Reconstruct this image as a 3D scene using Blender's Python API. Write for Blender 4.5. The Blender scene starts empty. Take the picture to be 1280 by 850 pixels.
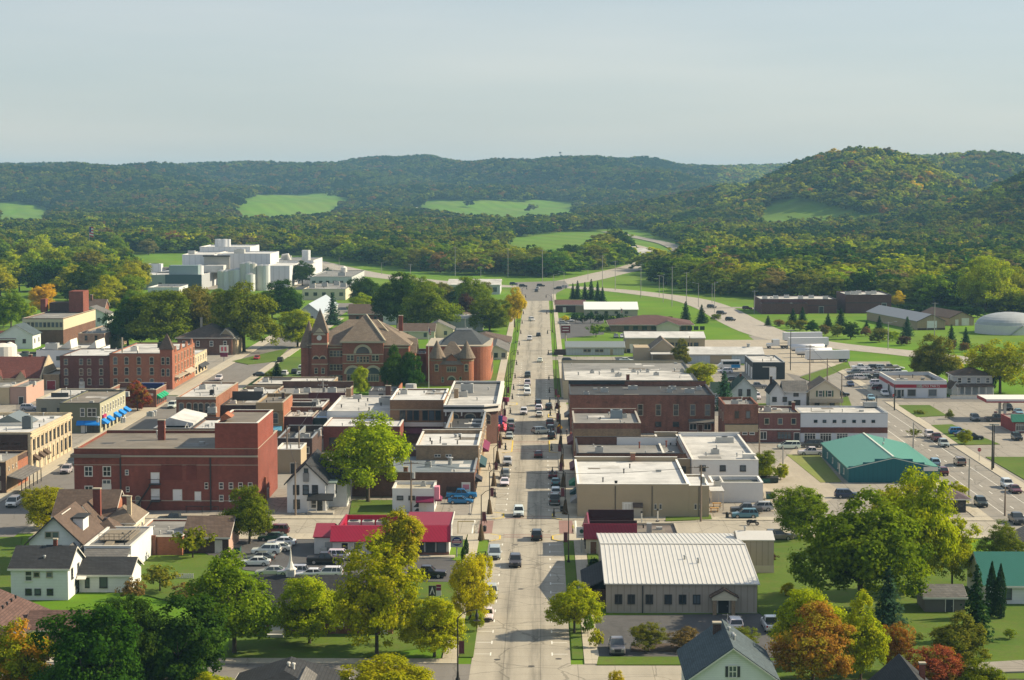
import bpy, math, random
import numpy as np
from mathutils import Vector, Matrix, Euler
rnd = random.Random(7)
R = math.radians
sc = bpy.context.scene
col = sc.collection
# ------------------------------------------------------------------ camera, sky, sun, exposure
F = 2590.0
CAM_H = 60.0
cd = bpy.data.cameras.new('camera')
cam = bpy.data.objects.new('camera', cd)
col.objects.link(cam)
cam.location = (0,0, CAM_H)
cam.rotation_euler = (R(90 - 4.416),0, R(0.816))
cd.sensor_width = 36.0
cd.lens = F / 1280 * 36.0
cd.clip_start = 1.0
cd.clip_end = 30000.0
sc.camera = cam
SUN_EL, SUN_AZ = 33.0,14.0          # azimuth measured from +X (right) towards +Y (beyond)
w = bpy.data.worlds.new('World')
sc.world = w
w.use_nodes = True
nt = w.node_tree
nt.nodes.clear()
sky = nt.nodes.new('ShaderNodeTexSky')
sky.sky_type = 'NISHITA'
sky.sun_disc = False
sky.sun_elevation = R(SUN_EL)
sky.sun_rotation = R(90 - SUN_AZ)
sky.altitude = 200
sky.air_density = 1.0
sky.dust_density = 0.7
sky.ozone_density = 2.0
veil = nt.nodes.new('ShaderNodeMix')      # thin even high haze over the clear sky
veil.data_type = 'RGBA'
veil.inputs[0].default_value = 0.68
tcw = nt.nodes.new('ShaderNodeTexCoord')   # faint streaks of high cloud in the veil
mpw = nt.nodes.new('ShaderNodeMapping'); mpw.inputs['Scale'].default_value = (2.0,2.0,16.0)
nzw = nt.nodes.new('ShaderNodeTexNoise'); nzw.inputs['Scale'].default_value = 1.6; nzw.inputs['Detail'].default_value = 5.0
crw = nt.nodes.new('ShaderNodeValToRGB')
crw.color_ramp.elements[0].position = 0.38; crw.color_ramp.elements[0].color = (2.92,3.28,3.52,1)
crw.color_ramp.elements[1].position = 0.72; crw.color_ramp.elements[1].color = (3.72,3.82,3.86,1)
nt.links.new(tcw.outputs['Generated'], mpw.inputs[0]); nt.links.new(mpw.outputs[0], nzw.inputs['Vector']); nt.links.new(nzw.outputs[0], crw.inputs[0])
nt.links.new(crw.outputs[0], veil.inputs[7])
bg = nt.nodes.new('ShaderNodeBackground')
bg.inputs[1].default_value = 0.081
out = nt.nodes.new('ShaderNodeOutputWorld')
nt.links.new(sky.outputs[0], veil.inputs[6])
nt.links.new(veil.outputs[2], bg.inputs[0])
nt.links.new(bg.outputs[0], out.inputs[0])
sl = bpy.data.lights.new('sun', 'SUN')
sl.energy = 4.2
sl.angle = R(0.55)
sl.color = (1.0,0.85,0.60)
so = bpy.data.objects.new('sun', sl)
col.objects.link(so)
sdir = Vector((math.cos(R(SUN_EL)) * math.cos(R(SUN_AZ)), math.cos(R(SUN_EL)) * math.sin(R(SUN_AZ)), math.sin(R(SUN_EL))))
so.rotation_euler = sdir.to_track_quat('Z', 'Y').to_euler()
so.location = (300,100,300)
sc.view_settings.view_transform = 'Standard'
sc.view_settings.look = 'None'
sc.view_settings.gamma = 1.0
sc.view_settings.use_curve_mapping = False
sc.view_settings.exposure = 1.0
cy = sc.cycles
cy.max_bounces = 8
cy.diffuse_bounces = 5
cy.glossy_bounces = 2
cy.transmission_bounces = 3
cy.transparent_max_bounces = 6
cy.volume_bounces = 0
cy.use_denoising = True
cy.caustics_reflective = False
cy.caustics_refractive = False
# ------------------------------------------------------------------ projection: photo pixel -> place on a level of the real world
_rot = Euler(cam.rotation_euler).to_matrix()
def P(u, v, z=0.0):
	d = _rot @ Vector(((u - 640) / F, -(v - 425) / F, -1.0))
	t = (z - CAM_H) / d.z
	return (d.x * t, d.y * t)
def PX(u, y):      # world X of image column u at depth y (level)
	d = _rot @ Vector(((u - 640) / F, 0.03,-1.0))
	return d.x / d.y * y
# ------------------------------------------------------------------ object helpers
def link(o, parent=None):
	col.objects.link(o)
	if parent is not None:
		o.parent = parent
	return o
def tag(o, label=None, cat=None, group=None, kind=None):
	if label: o['label'] = label
	if cat: o['category'] = cat
	if group: o['group'] = group
	if kind: o['kind'] = kind
	return o
def thing(name, label, cat, loc, rz=0.0, group=None):
	o = bpy.data.objects.new(name, None)
	o.empty_display_size = 0.5
	o.location = loc
	o.rotation_euler = (0,0, rz)
	link(o)
	return tag(o, label, cat, group)
class MB:
	"""collects faces, links them as one mesh object"""
	def __init__(s):
		s.v = []; s.f = []; s.m = []
	def face(s, pts, m=0):
		n = len(s.v)
		s.v += [tuple(p) for p in pts]
		s.f.append(tuple(range(n, n + len(pts))))
		s.m.append(m)
		return s
	def mesh(s, vs, fs, m=0):
		n = len(s.v)
		s.v += [tuple(p) for p in vs]
		for f in fs:
			s.f.append(tuple(i + n for i in f)); s.m.append(m)
		return s
	def box(s, x0, x1, y0, y1, z0, z1, m=0):
		return s.mesh([(x0, y0, z0),(x1, y0, z0),(x1, y1, z0),(x0, y1, z0),(x0, y0, z1),(x1, y0, z1),(x1, y1, z1),(x0, y1, z1)],
					  [(0,3,2,1),(4,5,6,7),(0,1,5,4),(1,2,6,5),(2,3,7,6),(3,0,4,7)], m)
	def prism(s, poly, z0, z1, m=0):          # horizontal polygon (counter-clockwise) raised
		n = len(poly)
		vs = [(x, y, z0) for x, y in poly] + [(x, y, z1) for x, y in poly]
		fs = [tuple(range(n - 1,-1,-1)), tuple(range(n, 2 * n))] + [(i, (i + 1) % n, n + (i + 1) % n, n + i) for i in range(n)]
		return s.mesh(vs, fs, m)
	def extr(s, prof, x0, x1, axis='x', m=0):  # profile of (a, z) pulled along an axis
		n = len(prof)
		if axis == 'x':
			vs = [(x0, a, z) for a, z in prof] + [(x1, a, z) for a, z in prof]
		else:
			vs = [(a, x0, z) for a, z in prof] + [(a, x1, z) for a, z in prof]
		fs = [tuple(range(n)), tuple(range(2 * n - 1, n - 1,-1))] + [(i, n + i, n + (i + 1) % n, (i + 1) % n) for i in range(n)]
		return s.mesh(vs, fs, m)
	def cyl(s, x, y, z0, z1, r0, r1=None, n=10, m=0):
		r1 = r0 if r1 is None else r1
		vs = [(x + r0 * math.cos(2 * math.pi * i / n), y + r0 * math.sin(2 * math.pi * i / n), z0) for i in range(n)]
		vs += [(x + r1 * math.cos(2 * math.pi * i / n), y + r1 * math.sin(2 * math.pi * i / n), z1) for i in range(n)]
		fs = [tuple(range(n - 1,-1,-1)), tuple(range(n, 2 * n))] + [(i, (i + 1) % n, n + (i + 1) % n, n + i) for i in range(n)]
		return s.mesh(vs, fs, m)
	def tube(s, pts, rad, n=6, m=0):
		pts = [Vector(p) for p in pts]
		rings = []
		for i, p in enumerate(pts):
			d = (pts[min(i + 1, len(pts) - 1)] - pts[max(i - 1,0)]).normalized()
			a = d.cross(Vector((0.3,0.1,1.0)) if abs(d.z) < 0.95 else Vector((1,0,0))).normalized()
			b = d.cross(a)
			r = rad[i] if isinstance(rad, (list, tuple)) else rad
			rings.append([p + r * (math.cos(2 * math.pi * k / n) * a + math.sin(2 * math.pi * k / n) * b) for k in range(n)])
		vs = [q for r_ in rings for q in r_]
		fs = []
		for i in range(len(rings) - 1):
			for k in range(n):
				fs.append((i * n + k, i * n + (k + 1) % n, (i + 1) * n + (k + 1) % n, (i + 1) * n + k))
		fs += [tuple(range(n - 1,-1,-1)), tuple(range((len(rings) - 1) * n, len(rings) * n))]
		return s.mesh(vs, fs, m)
	def data(s, name, mats, smooth=False):
		me = bpy.data.meshes.new(name)
		me.from_pydata(s.v, [], s.f)
		for m_ in (mats if isinstance(mats, (list, tuple)) else [mats]):
			me.materials.append(m_)
		me.polygons.foreach_set('material_index', s.m)
		if smooth:
			me.polygons.foreach_set('use_smooth', [True] * len(s.f))
		me.update()
		return me
	def build(s, name, mats, parent=None, smooth=False):
		return link(bpy.data.objects.new(name, s.data(name, mats, smooth)), parent)
def put(name, me, parent=None, loc=(0,0,0), rz=0.0):
	o = bpy.data.objects.new(name, me)
	o.location = loc
	o.rotation_euler = (0,0, rz)
	return link(o, parent)
def copy_tree(o, parent=None):
	c = o.copy()
	col.objects.link(c)
	c.parent = parent
	for ch in list(o.children):
		copy_tree(ch, c)
	return c
# ------------------------------------------------------------------ materials
def srgb(r, g, b):
	return tuple(((c / 255) / 12.92 if c / 255 < 0.04045 else ((c / 255 + 0.055) / 1.055) ** 2.4) for c in (r, g, b))
_mats = {}
def new_mat(name):
	m = bpy.data.materials.new(name)
	m.use_nodes = True
	n = m.node_tree
	n.nodes.clear()
	o = n.nodes.new('ShaderNodeOutputMaterial')
	b = n.nodes.new('ShaderNodeBsdfPrincipled')
	n.links.new(b.outputs[0], o.inputs[0])
	return m, n, b
def nd(n, t, **k):
	x = n.nodes.new(t)
	for a, v in k.items():
		setattr(x, a, v)
	return x
def mth(n, op, a, b=None, c=None):
	x = n.nodes.new('ShaderNodeMath'); x.operation = op
	for i, q in enumerate((a, b, c)):
		if q is None: continue
		if isinstance(q, (int, float)): x.inputs[i].default_value = q
		else: n.links.new(q, x.inputs[i])
	return x.outputs[0]
def mixc(n, f, a, b, mode='MIX'):
	x = n.nodes.new('ShaderNodeMix'); x.data_type = 'RGBA'; x.blend_type = mode
	for i, q in ((0, f),(6, a),(7, b)):
		if isinstance(q, (int, float)): x.inputs[i].default_value = q
		elif isinstance(q, tuple): x.inputs[i].default_value = (*q[:3], 1)
		else: n.links.new(q, x.inputs[i])
	return x.outputs[2]
def noise(n, vec, scale, detail=4.0, rough=0.6):
	x = n.nodes.new('ShaderNodeTexNoise')
	x.inputs['Scale'].default_value = scale
	x.inputs['Detail'].default_value = detail
	x.inputs['Roughness'].default_value = rough
	if vec is not None: n.links.new(vec, x.inputs['Vector'])
	return x.outputs[0]
def ramp(n, f, lo, hi):
	x = n.nodes.new('ShaderNodeMapRange')
	x.inputs[1].default_value = lo; x.inputs[2].default_value = hi
	n.links.new(f, x.inputs[0])
	return x.outputs[0]
def worldpos(n):
	return n.nodes.new('ShaderNodeNewGeometry').outputs['Position']
def vec(n, x, y, z):
	c = n.nodes.new('ShaderNodeCombineXYZ')
	for i, q in enumerate((x, y, z)):
		if isinstance(q, (int, float)): c.inputs[i].default_value = q
		else: n.links.new(q, c.inputs[i])
	return c.outputs[0]
def sep(n, v):
	s = n.nodes.new('ShaderNodeSeparateXYZ'); n.links.new(v, s.inputs[0])
	return s.outputs
def plain(name, c, rough=0.7, metal=0.0, var=0.12, scale=1.2, spec=0.3):
	"""painted or plain surface with worn, uneven tone"""
	if name in _mats: return _mats[name]
	m, n, b = new_mat(name)
	p = worldpos(n)
	f = mth(n, 'MULTIPLY_ADD', noise(n, p, scale, 5,0.65),2 * var, 1 - var)
	n.links.new(mixc(n, 1.0, c, vec(n, f, f, f), 'MULTIPLY'), b.inputs['Base Color'])
	b.inputs['Roughness'].default_value = rough
	b.inputs['Metallic'].default_value = metal
	b.inputs['Specular IOR Level'].default_value = spec
	_mats[name] = m
	return m
def brick(name, c, mortar=None, dirt=0.35, c2=None):
	"""masonry laid along x or y, courses by height, with streaked weathering"""
	if name in _mats: return _mats[name]
	m, n, b = new_mat(name)
	p = worldpos(n); s = sep(n, p)
	uv = vec(n, mth(n, 'ADD', s[0], s[1]), s[2], 0.0)
	t = nd(n, 'ShaderNodeTexBrick')
	t.inputs['Scale'].default_value = 1.0
	t.inputs['Brick Width'].default_value = 0.42
	t.inputs['Row Height'].default_value = 0.15
	t.inputs['Mortar Size'].default_value = 0.014
	t.inputs['Color1'].default_value = (*c, 1)
	d = c2 or tuple(q * 0.72 for q in c)
	t.inputs['Color2'].default_value = (*d, 1)
	mo = mortar or tuple(min(1, q * 0.7 + 0.09) for q in c)
	t.inputs['Mortar'].default_value = (*mo, 1)
	n.links.new(uv, t.inputs['Vector'])
	sx = vec(n, mth(n, 'ADD', s[0], s[1]), mth(n, 'MULTIPLY', s[2], 0.25),0.0)
	f1 = ramp(n, noise(n, sx, 0.9,6,0.7),0.3,0.7)
	f2 = ramp(n, noise(n, p, 0.18,4,0.6),0.3,0.75)
	f = mth(n, 'ADD', mth(n, 'MULTIPLY', f1, dirt), mth(n, 'MULTIPLY_ADD', f2, dirt * 0.9,1 - dirt))
	n.links.new(mixc(n, 1.0, t.outputs[0], vec(n, f, f, f), 'MULTIPLY'), b.inputs['Base Color'])
	b.inputs['Roughness'].default_value = 0.9
	b.inputs['Specular IOR Level'].default_value = 0.15
	_mats[name] = m
	return m
def siding(name, c, pitch=0.2, dark=0.75, rough=0.6, vertical=False, dirt=0.12):
	if name in _mats: return _mats[name]
	m, n, b = new_mat(name)
	p = worldpos(n); s = sep(n, p)
	a = mth(n, 'ADD', s[0], s[1]) if vertical else s[2]
	q = mth(n, 'FRACT', mth(n, 'DIVIDE', a, pitch))
	g = mth(n, 'GREATER_THAN', q, 0.82)
	f = mth(n, 'MULTIPLY_ADD', noise(n, p, 0.7,5,0.65),2 * dirt, 1 - dirt)
	f = mth(n, 'MULTIPLY', f, mth(n, 'MULTIPLY_ADD', g, dark - 1,1.0))
	n.links.new(mixc(n, 1.0, c, vec(n, f, f, f), 'MULTIPLY'), b.inputs['Base Color'])
	b.inputs['Roughness'].default_value = rough
	b.inputs['Specular IOR Level'].default_value = 0.3
	_mats[name] = m
	return m
def shingle(name, c, var=0.35):
	if name in _mats: return _mats[name]
	m, n, b = new_mat(name)
	p = worldpos(n); s = sep(n, p)
	t = nd(n, 'ShaderNodeTexBrick')
	t.inputs['Brick Width'].default_value = 0.6
	t.inputs['Row Height'].default_value = 0.22
	t.inputs['Mortar Size'].default_value = 0.02
	t.inputs['Scale'].default_value = 1.0
	t.inputs['Color1'].default_value = (*[q * 1.12 for q in c], 1)
	t.inputs['Color2'].default_value = (*[q * 0.8 for q in c], 1)
	t.inputs['Mortar'].default_value = (*[q * 0.5 for q in c], 1)
	n.links.new(vec(n, mth(n, 'ADD', s[0], s[1]), mth(n, 'MULTIPLY', s[2], 1.4),0.0), t.inputs['Vector'])
	f = mth(n, 'MULTIPLY_ADD', noise(n, p, 0.35,6,0.7),2 * var, 1 - var)
	n.links.new(mixc(n, 1.0, t.outputs[0], vec(n, f, f, f), 'MULTIPLY'), b.inputs['Base Color'])
	b.inputs['Roughness'].default_value = 0.9
	b.inputs['Specular IOR Level'].default_value = 0.2
	_mats[name] = m
	return m
def membrane(name, c, stain=0.45, seam=2.4, rough=0.7):
	"""flat roofing: laid sheets with seams, ponding stains and patches"""
	if name in _mats: return _mats[name]
	m, n, b = new_mat(name)
	p = worldpos(n); s = sep(n, p)
	q = mth(n, 'FRACT', mth(n, 'DIVIDE', s[1], seam))
	g = mth(n, 'GREATER_THAN', q, 0.965)
	f1 = ramp(n, noise(n, p, 0.16,6,0.68),0.38,0.7)
	f2 = noise(n, vec(n, mth(n, 'MULTIPLY', s[0], 0.3), s[1], 0.0),1.1,5,0.7)
	f3 = ramp(n, noise(n, p, 1.7,3,0.6),0.62,0.8)
	f = mth(n, 'MULTIPLY_ADD', f1,-stain, 1.0)
	tp = mth(n, 'GREATER_THAN', noise(n, vec(n, mth(n, 'SNAP', s[0], 4.3), mth(n, 'SNAP', s[1], 3.1),0.0),.37,2,.5),.58)
	f = mth(n, 'MULTIPLY', f, mth(n, 'MULTIPLY_ADD', tp, -.09,1.0))
	f = mth(n, 'MULTIPLY', f, mth(n, 'MULTIPLY_ADD', f2,0.3,0.85))
	f = mth(n, 'MULTIPLY', f, mth(n, 'MULTIPLY_ADD', g, -0.22,1.0))
	f = mth(n, 'MULTIPLY', f, mth(n, 'MULTIPLY_ADD', f3,-0.18,1.0))
	n.links.new(mixc(n, 1.0, c, vec(n, f, mth(n, 'MULTIPLY', f, 0.995), mth(n, 'MULTIPLY', f, 0.98)), 'MULTIPLY'), b.inputs['Base Color'])
	b.inputs['Roughness'].default_value = rough
	b.inputs['Specular IOR Level'].default_value = 0.3
	_mats[name] = m
	return m
def paving(name, c, joint=0.0, patch=0.25, crack=0.5, scale=1.0):
	"""asphalt or concrete: wheel wear, patches, cracks and poured joints"""
	if name in _mats: return _mats[name]
	m, n, b = new_mat(name)
	p = worldpos(n); s = sep(n, p)
	f = mth(n, 'MULTIPLY_ADD', noise(n, p, 0.09 * scale, 6,0.65), patch * 2,1 - patch)
	st = noise(n, vec(n, s[0], mth(n, 'MULTIPLY', s[1], 0.07),0.0),0.7,4,0.6)
	f = mth(n, 'MULTIPLY', f, mth(n, 'MULTIPLY_ADD', st, 0.34,0.83))
	f = mth(n, 'MULTIPLY', f, mth(n, 'MULTIPLY_ADD', noise(n, p, 2.5,3,0.7),0.24,0.88))
	v = nd(n, 'ShaderNodeTexVoronoi', feature='DISTANCE_TO_EDGE')
	v.inputs['Scale'].default_value = 0.13
	wv = nd(n, 'ShaderNodeVectorMath', operation='ADD')
	nn = nd(n, 'ShaderNodeTexNoise'); nn.inputs['Scale'].default_value = 0.5
	n.links.new(p, nn.inputs['Vector'])
	n.links.new(p, wv.inputs[0]); n.links.new(nn.outputs[1], wv.inputs[1])
	n.links.new(wv.outputs[0], v.inputs['Vector'])
	cr = mth(n, 'LESS_THAN', v.outputs['Distance'], 0.012)
	f = mth(n, 'MULTIPLY', f, mth(n, 'MULTIPLY_ADD', cr, -crack, 1.0))
	if joint:
		for a in (s[0], s[1]):
			q = mth(n, 'FRACT', mth(n, 'DIVIDE', a, joint))
			f = mth(n, 'MULTIPLY', f, mth(n, 'MULTIPLY_ADD', mth(n, 'GREATER_THAN', q, 0.975),-0.3,1.0))
	n.links.new(mixc(n, 1.0, c, vec(n, f, f, f), 'MULTIPLY'), b.inputs['Base Color'])
	b.inputs['Roughness'].default_value = 0.85
	b.inputs['Specular IOR Level'].default_value = 0.25
	_mats[name] = m
	return m
def grass(name, c1, c2, c3):
	if name in _mats: return _mats[name]
	m, n, b = new_mat(name)
	p = worldpos(n)
	a = mixc(n, ramp(n, noise(n, p, 0.05,6,0.65),0.35,0.65), c1, c2)
	a = mixc(n, ramp(n, noise(n, p, 0.4,6,0.75),0.5,0.75), a, c3)
	f = mth(n, 'MULTIPLY_ADD', noise(n, p, 3.0,3,0.7),0.6,0.7)
	n.links.new(mixc(n, 1.0, a, vec(n, f, f, f), 'MULTIPLY'), b.inputs['Base Color'])
	b.inputs['Roughness'].default_value = 0.95
	b.inputs['Specular IOR Level'].default_value = 0.1
	_mats[name] = m
	return m
def glass_mat(name, c=(0.02,0.025,0.03), rough=0.08):
	if name in _mats: return _mats[name]
	m, n, b = new_mat(name)
	oi = nd(n, 'ShaderNodeObjectInfo')
	# blinds or drapes behind some panes
	f = ramp(n, oi.outputs['Random'], 0.45,1.0)
	n.links.new(mixc(n, f, c, tuple(q * 5 for q in c)), b.inputs['Base Color'])
	b.inputs['Roughness'].default_value = rough
	b.inputs['Specular IOR Level'].default_value = 0.6
	_mats[name] = m
	return m
# ------------------------------------------------------------------ terrain
def sstep(a, b, x):
	t = np.clip((x - a) / (b - a),0,1)
	return t * t * (3 - 2 * t)
def height(x, y):
	x = np.asarray(x, float); y = np.asarray(y, float)
	wob = np.sin(x / 190 + 1.5 * np.sin(y / 700)) + 0.6 * np.sin(x / 83 + y / 260 + 1.1) + 0.35 * np.sin(x / 41 - y / 150)
	u = 677 + x * F / np.maximum(y, 100)
	# far ridge across the view
	prof = np.interp(u, [-300,0,150,250,400,480,600,690,760,850,930,1100,1500], [85,80,76,88,95,101,99,94,97,86,84,84,84])
	z = prof * sstep(3750,5500, y + 260 * wob) * (1 - 0.3 * sstep(5700,7500, y))
	z = np.maximum(z, 32 * sstep(3450,4200, y + 150 * wob))
	# nearer ridge on the left
	lp = np.interp(u, [-400,0,90,160,260,330], [84,78,79,66,30,0])
	z = np.maximum(z, lp * sstep(3500,4400, y + 140 * wob))
	# steep wooded hill and its spurs on the right
	wx = x + 14 * np.sin(y / 90); wy = y + 40 * np.sin(x / 60)
	h1 = 96 * np.exp(-((wx - 408) / 138) ** 2 - ((wy - 2760) / 330) ** 2)
	h1b = 40 * np.exp(-((wx - 300) / 150) ** 2 - ((wy - 3150) / 300) ** 2)
	h2 = 90 * np.exp(-((x - 605) / 150) ** 2 - ((wy - 2150) / 300) ** 2)
	h3 = np.interp(x, [420,640,800,1400], [0,86,92,95]) * sstep(3000,3800, y + 90 * wob)
	z = np.maximum.reduce([z, h1 + 0 * x, h1b, h2, h3])
	spur = np.sin(x / 105 + 1.2 * np.sin(y / 330) + 0.7 * np.sin(x / 47)) * np.sin(y / 410 + x / 500 + 0.6)
	z = z * (1 + 0.13 * spur * sstep(2900,3600, y)) - 9 * np.maximum(0, np.sin(x / 88 + y / 170)) ** 2 * sstep(12,45, z)
	z = z + (1.2 * wob * sstep(1800,3000, y))
	return np.maximum(z * sstep(1500,1900, y),0.0)
_ys = np.concatenate([np.linspace(-400,1400,19), np.arange(1425,8200,34.0)])
_xs = np.concatenate([np.linspace(-4200,-2100,12)[:-1], np.arange(-2100,2101,24.0), np.linspace(2100,4200,12)[1:]])
gx, gy = np.meshgrid(_xs, _ys)
gz = height(gx, gy) - 0.02
nx_, ny_ = len(_xs), len(_ys)
vv = np.stack([gx, gy, gz], -1).reshape(-1,3)
ii = np.arange(nx_ * ny_).reshape(ny_, nx_)
ff = np.stack([ii[:-1, :-1], ii[:-1,1:], ii[1:, 1:], ii[1:, :-1]], -1).reshape(-1,4)
me = bpy.data.meshes.new('ground')
me.from_pydata(vv.tolist(), [], ff.tolist())
me.polygons.foreach_set('use_smooth', [True] * len(ff))
LAWN = grass('lawn_grass', (0.065,0.118,0.016),(0.10,0.15,0.022),(0.105,0.11,0.034))
DRY = grass('dry_grass', (0.16,0.2,0.05),(0.2,0.21,0.07),(0.12,0.14,0.04))
FG = grass('field_grass', (0.08,0.185,0.008),(0.115,0.215,0.01),(0.085,0.14,0.012))
n_ = FG.node_tree; b_ = [q for q in n_.nodes if q.type == 'BSDF_PRINCIPLED'][0]; c_ = b_.inputs['Base Color'].links[0].from_socket; s_ = sep(n_, worldpos(n_))
mow = mth(n_, 'SINE', mth(n_, 'ADD', mth(n_, 'MULTIPLY', s_[0], .16), mth(n_, 'MULTIPLY', s_[1], .05)))     # mown and grazed swathes
pat = ramp(n_, noise(n_, worldpos(n_),.011,5,.7),.42,.6)
c_ = mixc(n_, mth(n_, 'MULTIPLY', pat, .3), c_, (0.17,0.175,0.045))
f_ = mth(n_, 'MULTIPLY_ADD', mow, .07,.96)
n_.links.new(mixc(n_, 1.0, c_, vec(n_, f_, f_, f_), 'MULTIPLY'), b_.inputs['Base Color'])
me.materials.append(FG)
ground = link(bpy.data.objects.new('ground', me))
tag(ground, 'grassy valley floor and hillsides under the town and woods', 'ground', kind='structure')
# ------------------------------------------------------------------ trees: leaf meshes
def leaf_mat():
	m, n, b = new_mat('leaves')
	def attr(nm, t):
		a = nd(n, 'ShaderNodeAttribute', attribute_type=t, attribute_name=nm)
		return a
	t1 = attr('tint', 'INSTANCER').outputs['Color']
	t2 = attr('tint2', 'INSTANCER').outputs['Color']
	lv = attr('leafvar', 'GEOMETRY').outputs['Color']
	s = nd(n, 'ShaderNodeSeparateColor'); n.links.new(lv, s.inputs[0])
	f = mth(n, 'GREATER_THAN', s.outputs[0], 0.62)
	f = mth(n, 'MULTIPLY_ADD', f, 0.75, mth(n, 'MULTIPLY', s.outputs[1], 0.22))
	c = mixc(n, f, t1, t2)
	k = mth(n, 'MULTIPLY_ADD', s.outputs[1], 0.7,0.65)
	c = mixc(n, 1.0, c, vec(n, k, k, k), 'MULTIPLY')
	n.nodes.remove(b)
	d = nd(n, 'ShaderNodeBsdfDiffuse'); n.links.new(c, d.inputs[0])
	tr = nd(n, 'ShaderNodeBsdfTranslucent')
	n.links.new(mixc(n, 1.0, c, (1.02,1.12,0.5), 'MULTIPLY'), tr.inputs[0])
	mx = nd(n, 'ShaderNodeMixShader'); mx.inputs[0].default_value = 0.46
	n.links.new(d.outputs[0], mx.inputs[1]); n.links.new(tr.outputs[0], mx.inputs[2])
	n.links.new(mx.outputs[0], [q for q in n.nodes if q.type == 'OUTPUT_MATERIAL'][0].inputs[0])
	return m
LEAF = leaf_mat()
BARK = plain('bark', (0.075,0.058,0.042),0.95, var=0.35, scale=4)
def leaf_mesh(name, cen, nrm, size, clump):
	"""many small leaf-spray faces; cen, nrm (n,3), size (n,), clump (n,) random per clump"""
	n = len(cen)
	g = np.random.default_rng(abs(hash(name)) % 1000 if False else len(name) * 17 + n)
	nrm = nrm / np.linalg.norm(nrm, axis=1, keepdims=True)
	t = g.normal(size=(n, 3))
	a = np.cross(nrm, t); a /= np.linalg.norm(a, axis=1, keepdims=True) + 1e-9
	b = np.cross(nrm, a)
	s = size[:, None]
	k = g.uniform(0.6,1.0,(n, 1))
	bow = nrm * s * 0.25
	q = np.stack([cen - a * s - b * s * k * 0.3, cen - a * s * 0.2 - b * s * k + bow, cen + a * s + bow * 0.2 - b * s * 0.1, cen + a * s * 0.2 + b * s * k, cen - a * s * 0.7 + b * s * k * 0.6], 1)
	me = bpy.data.meshes.new(name)
	me.vertices.add(n * 5)
	me.vertices.foreach_set('co', q.reshape(-1))
	me.loops.add(n * 5)
	me.loops.foreach_set('vertex_index', np.arange(n * 5, dtype=np.int32))
	me.polygons.add(n)
	me.polygons.foreach_set('loop_start', np.arange(0, n * 5,5, dtype=np.int32))
	try: me.polygons.foreach_set('loop_total', np.full(n, 5, dtype=np.int32))
	except Exception: pass
	me.update(calc_edges=True)
	at = me.attributes.new('leafvar', 'FLOAT_COLOR', 'FACE')
	c = np.ones((n, 4), np.float32)
	c[:, 0] = clump; c[:, 1] = g.uniform(0,1, n); c[:, 2] = 0
	at.data.foreach_set('color', c.reshape(-1))
	me.materials.append(LEAF)
	return me
def crown_points(seed, rx, rz, zc, nclump, nleaf, lsize, shape='round', lobe=0.33):
	"""clump centres through the crown's volume, biased outward; returns arrays for leaf_mesh"""
	g = np.random.default_rng(seed)
	# a few big limbs' worth of sub crowns gives the uneven outline
	nl = {'round': 10, 'oval': 8, 'open': 11, 'small': 6}.get(shape, 6)
	lobes = []
	for i in range(nl):
		a = 2 * math.pi * (i + g.uniform(-0.3,0.3)) / nl * 1.0
		r = g.uniform(0.38,0.68)
		hz = g.uniform(-0.72,0.5)
		lobes.append((rx * r * math.cos(a), rx * r * math.sin(a), zc + rz * hz, rx * g.uniform(0.42,0.62), rz * g.uniform(0.32,0.5)))
	lobes.append((rx * g.uniform(-.15,.15), rx * g.uniform(-.15,.15), zc + rz * 0.5, rx * 0.48, rz * 0.5))
	lobes.append((0,0, zc - rz * 0.1, rx * 0.6, rz * 0.6))
	cs = []
	while len(cs) < nclump:
		l = lobes[int(g.integers(len(lobes)))]
		d = g.normal(size=3); d /= np.linalg.norm(d)
		if d[2] < -0.75: continue
		r = g.uniform(0.62,1.0) ** 0.6
		p = np.array([l[0] + d[0] * l[3] * r, l[1] + d[1] * l[3] * r, l[2] + d[2] * l[4] * r])
		if p[2] < zc - rz * 0.98: continue
		cs.append((p, g.uniform(0.7,1.35) * lobe * rx * 0.55, g.uniform()))
	cen, nrm, sz, cl = [], [], [], []
	ctr = np.array([0,0, zc - rz * 0.2])
	for p, cr, cv in cs:
		k = max(4, int(nleaf * g.uniform(0.6,1.4)))
		d = g.normal(size=(k, 3)); d /= np.linalg.norm(d, axis=1, keepdims=True)
		rr = cr * g.uniform(0.35,1.0,(k, 1)) * np.array([1,1,0.72])
		c = p + d * rr
		out_ = (p - ctr); out_ = out_ / (np.linalg.norm(out_) + 1e-6)
		n_ = d * 0.75 + out_ * 0.55 + np.array([0,0,0.35]) + g.normal(size=(k, 3)) * 0.33
		cen.append(c); nrm.append(n_); sz.append(g.uniform(0.65,1.3, k) * lsize); cl.append(np.full(k, cv))
	return np.concatenate(cen), np.concatenate(nrm), np.concatenate(sz), np.concatenate(cl)
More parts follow.
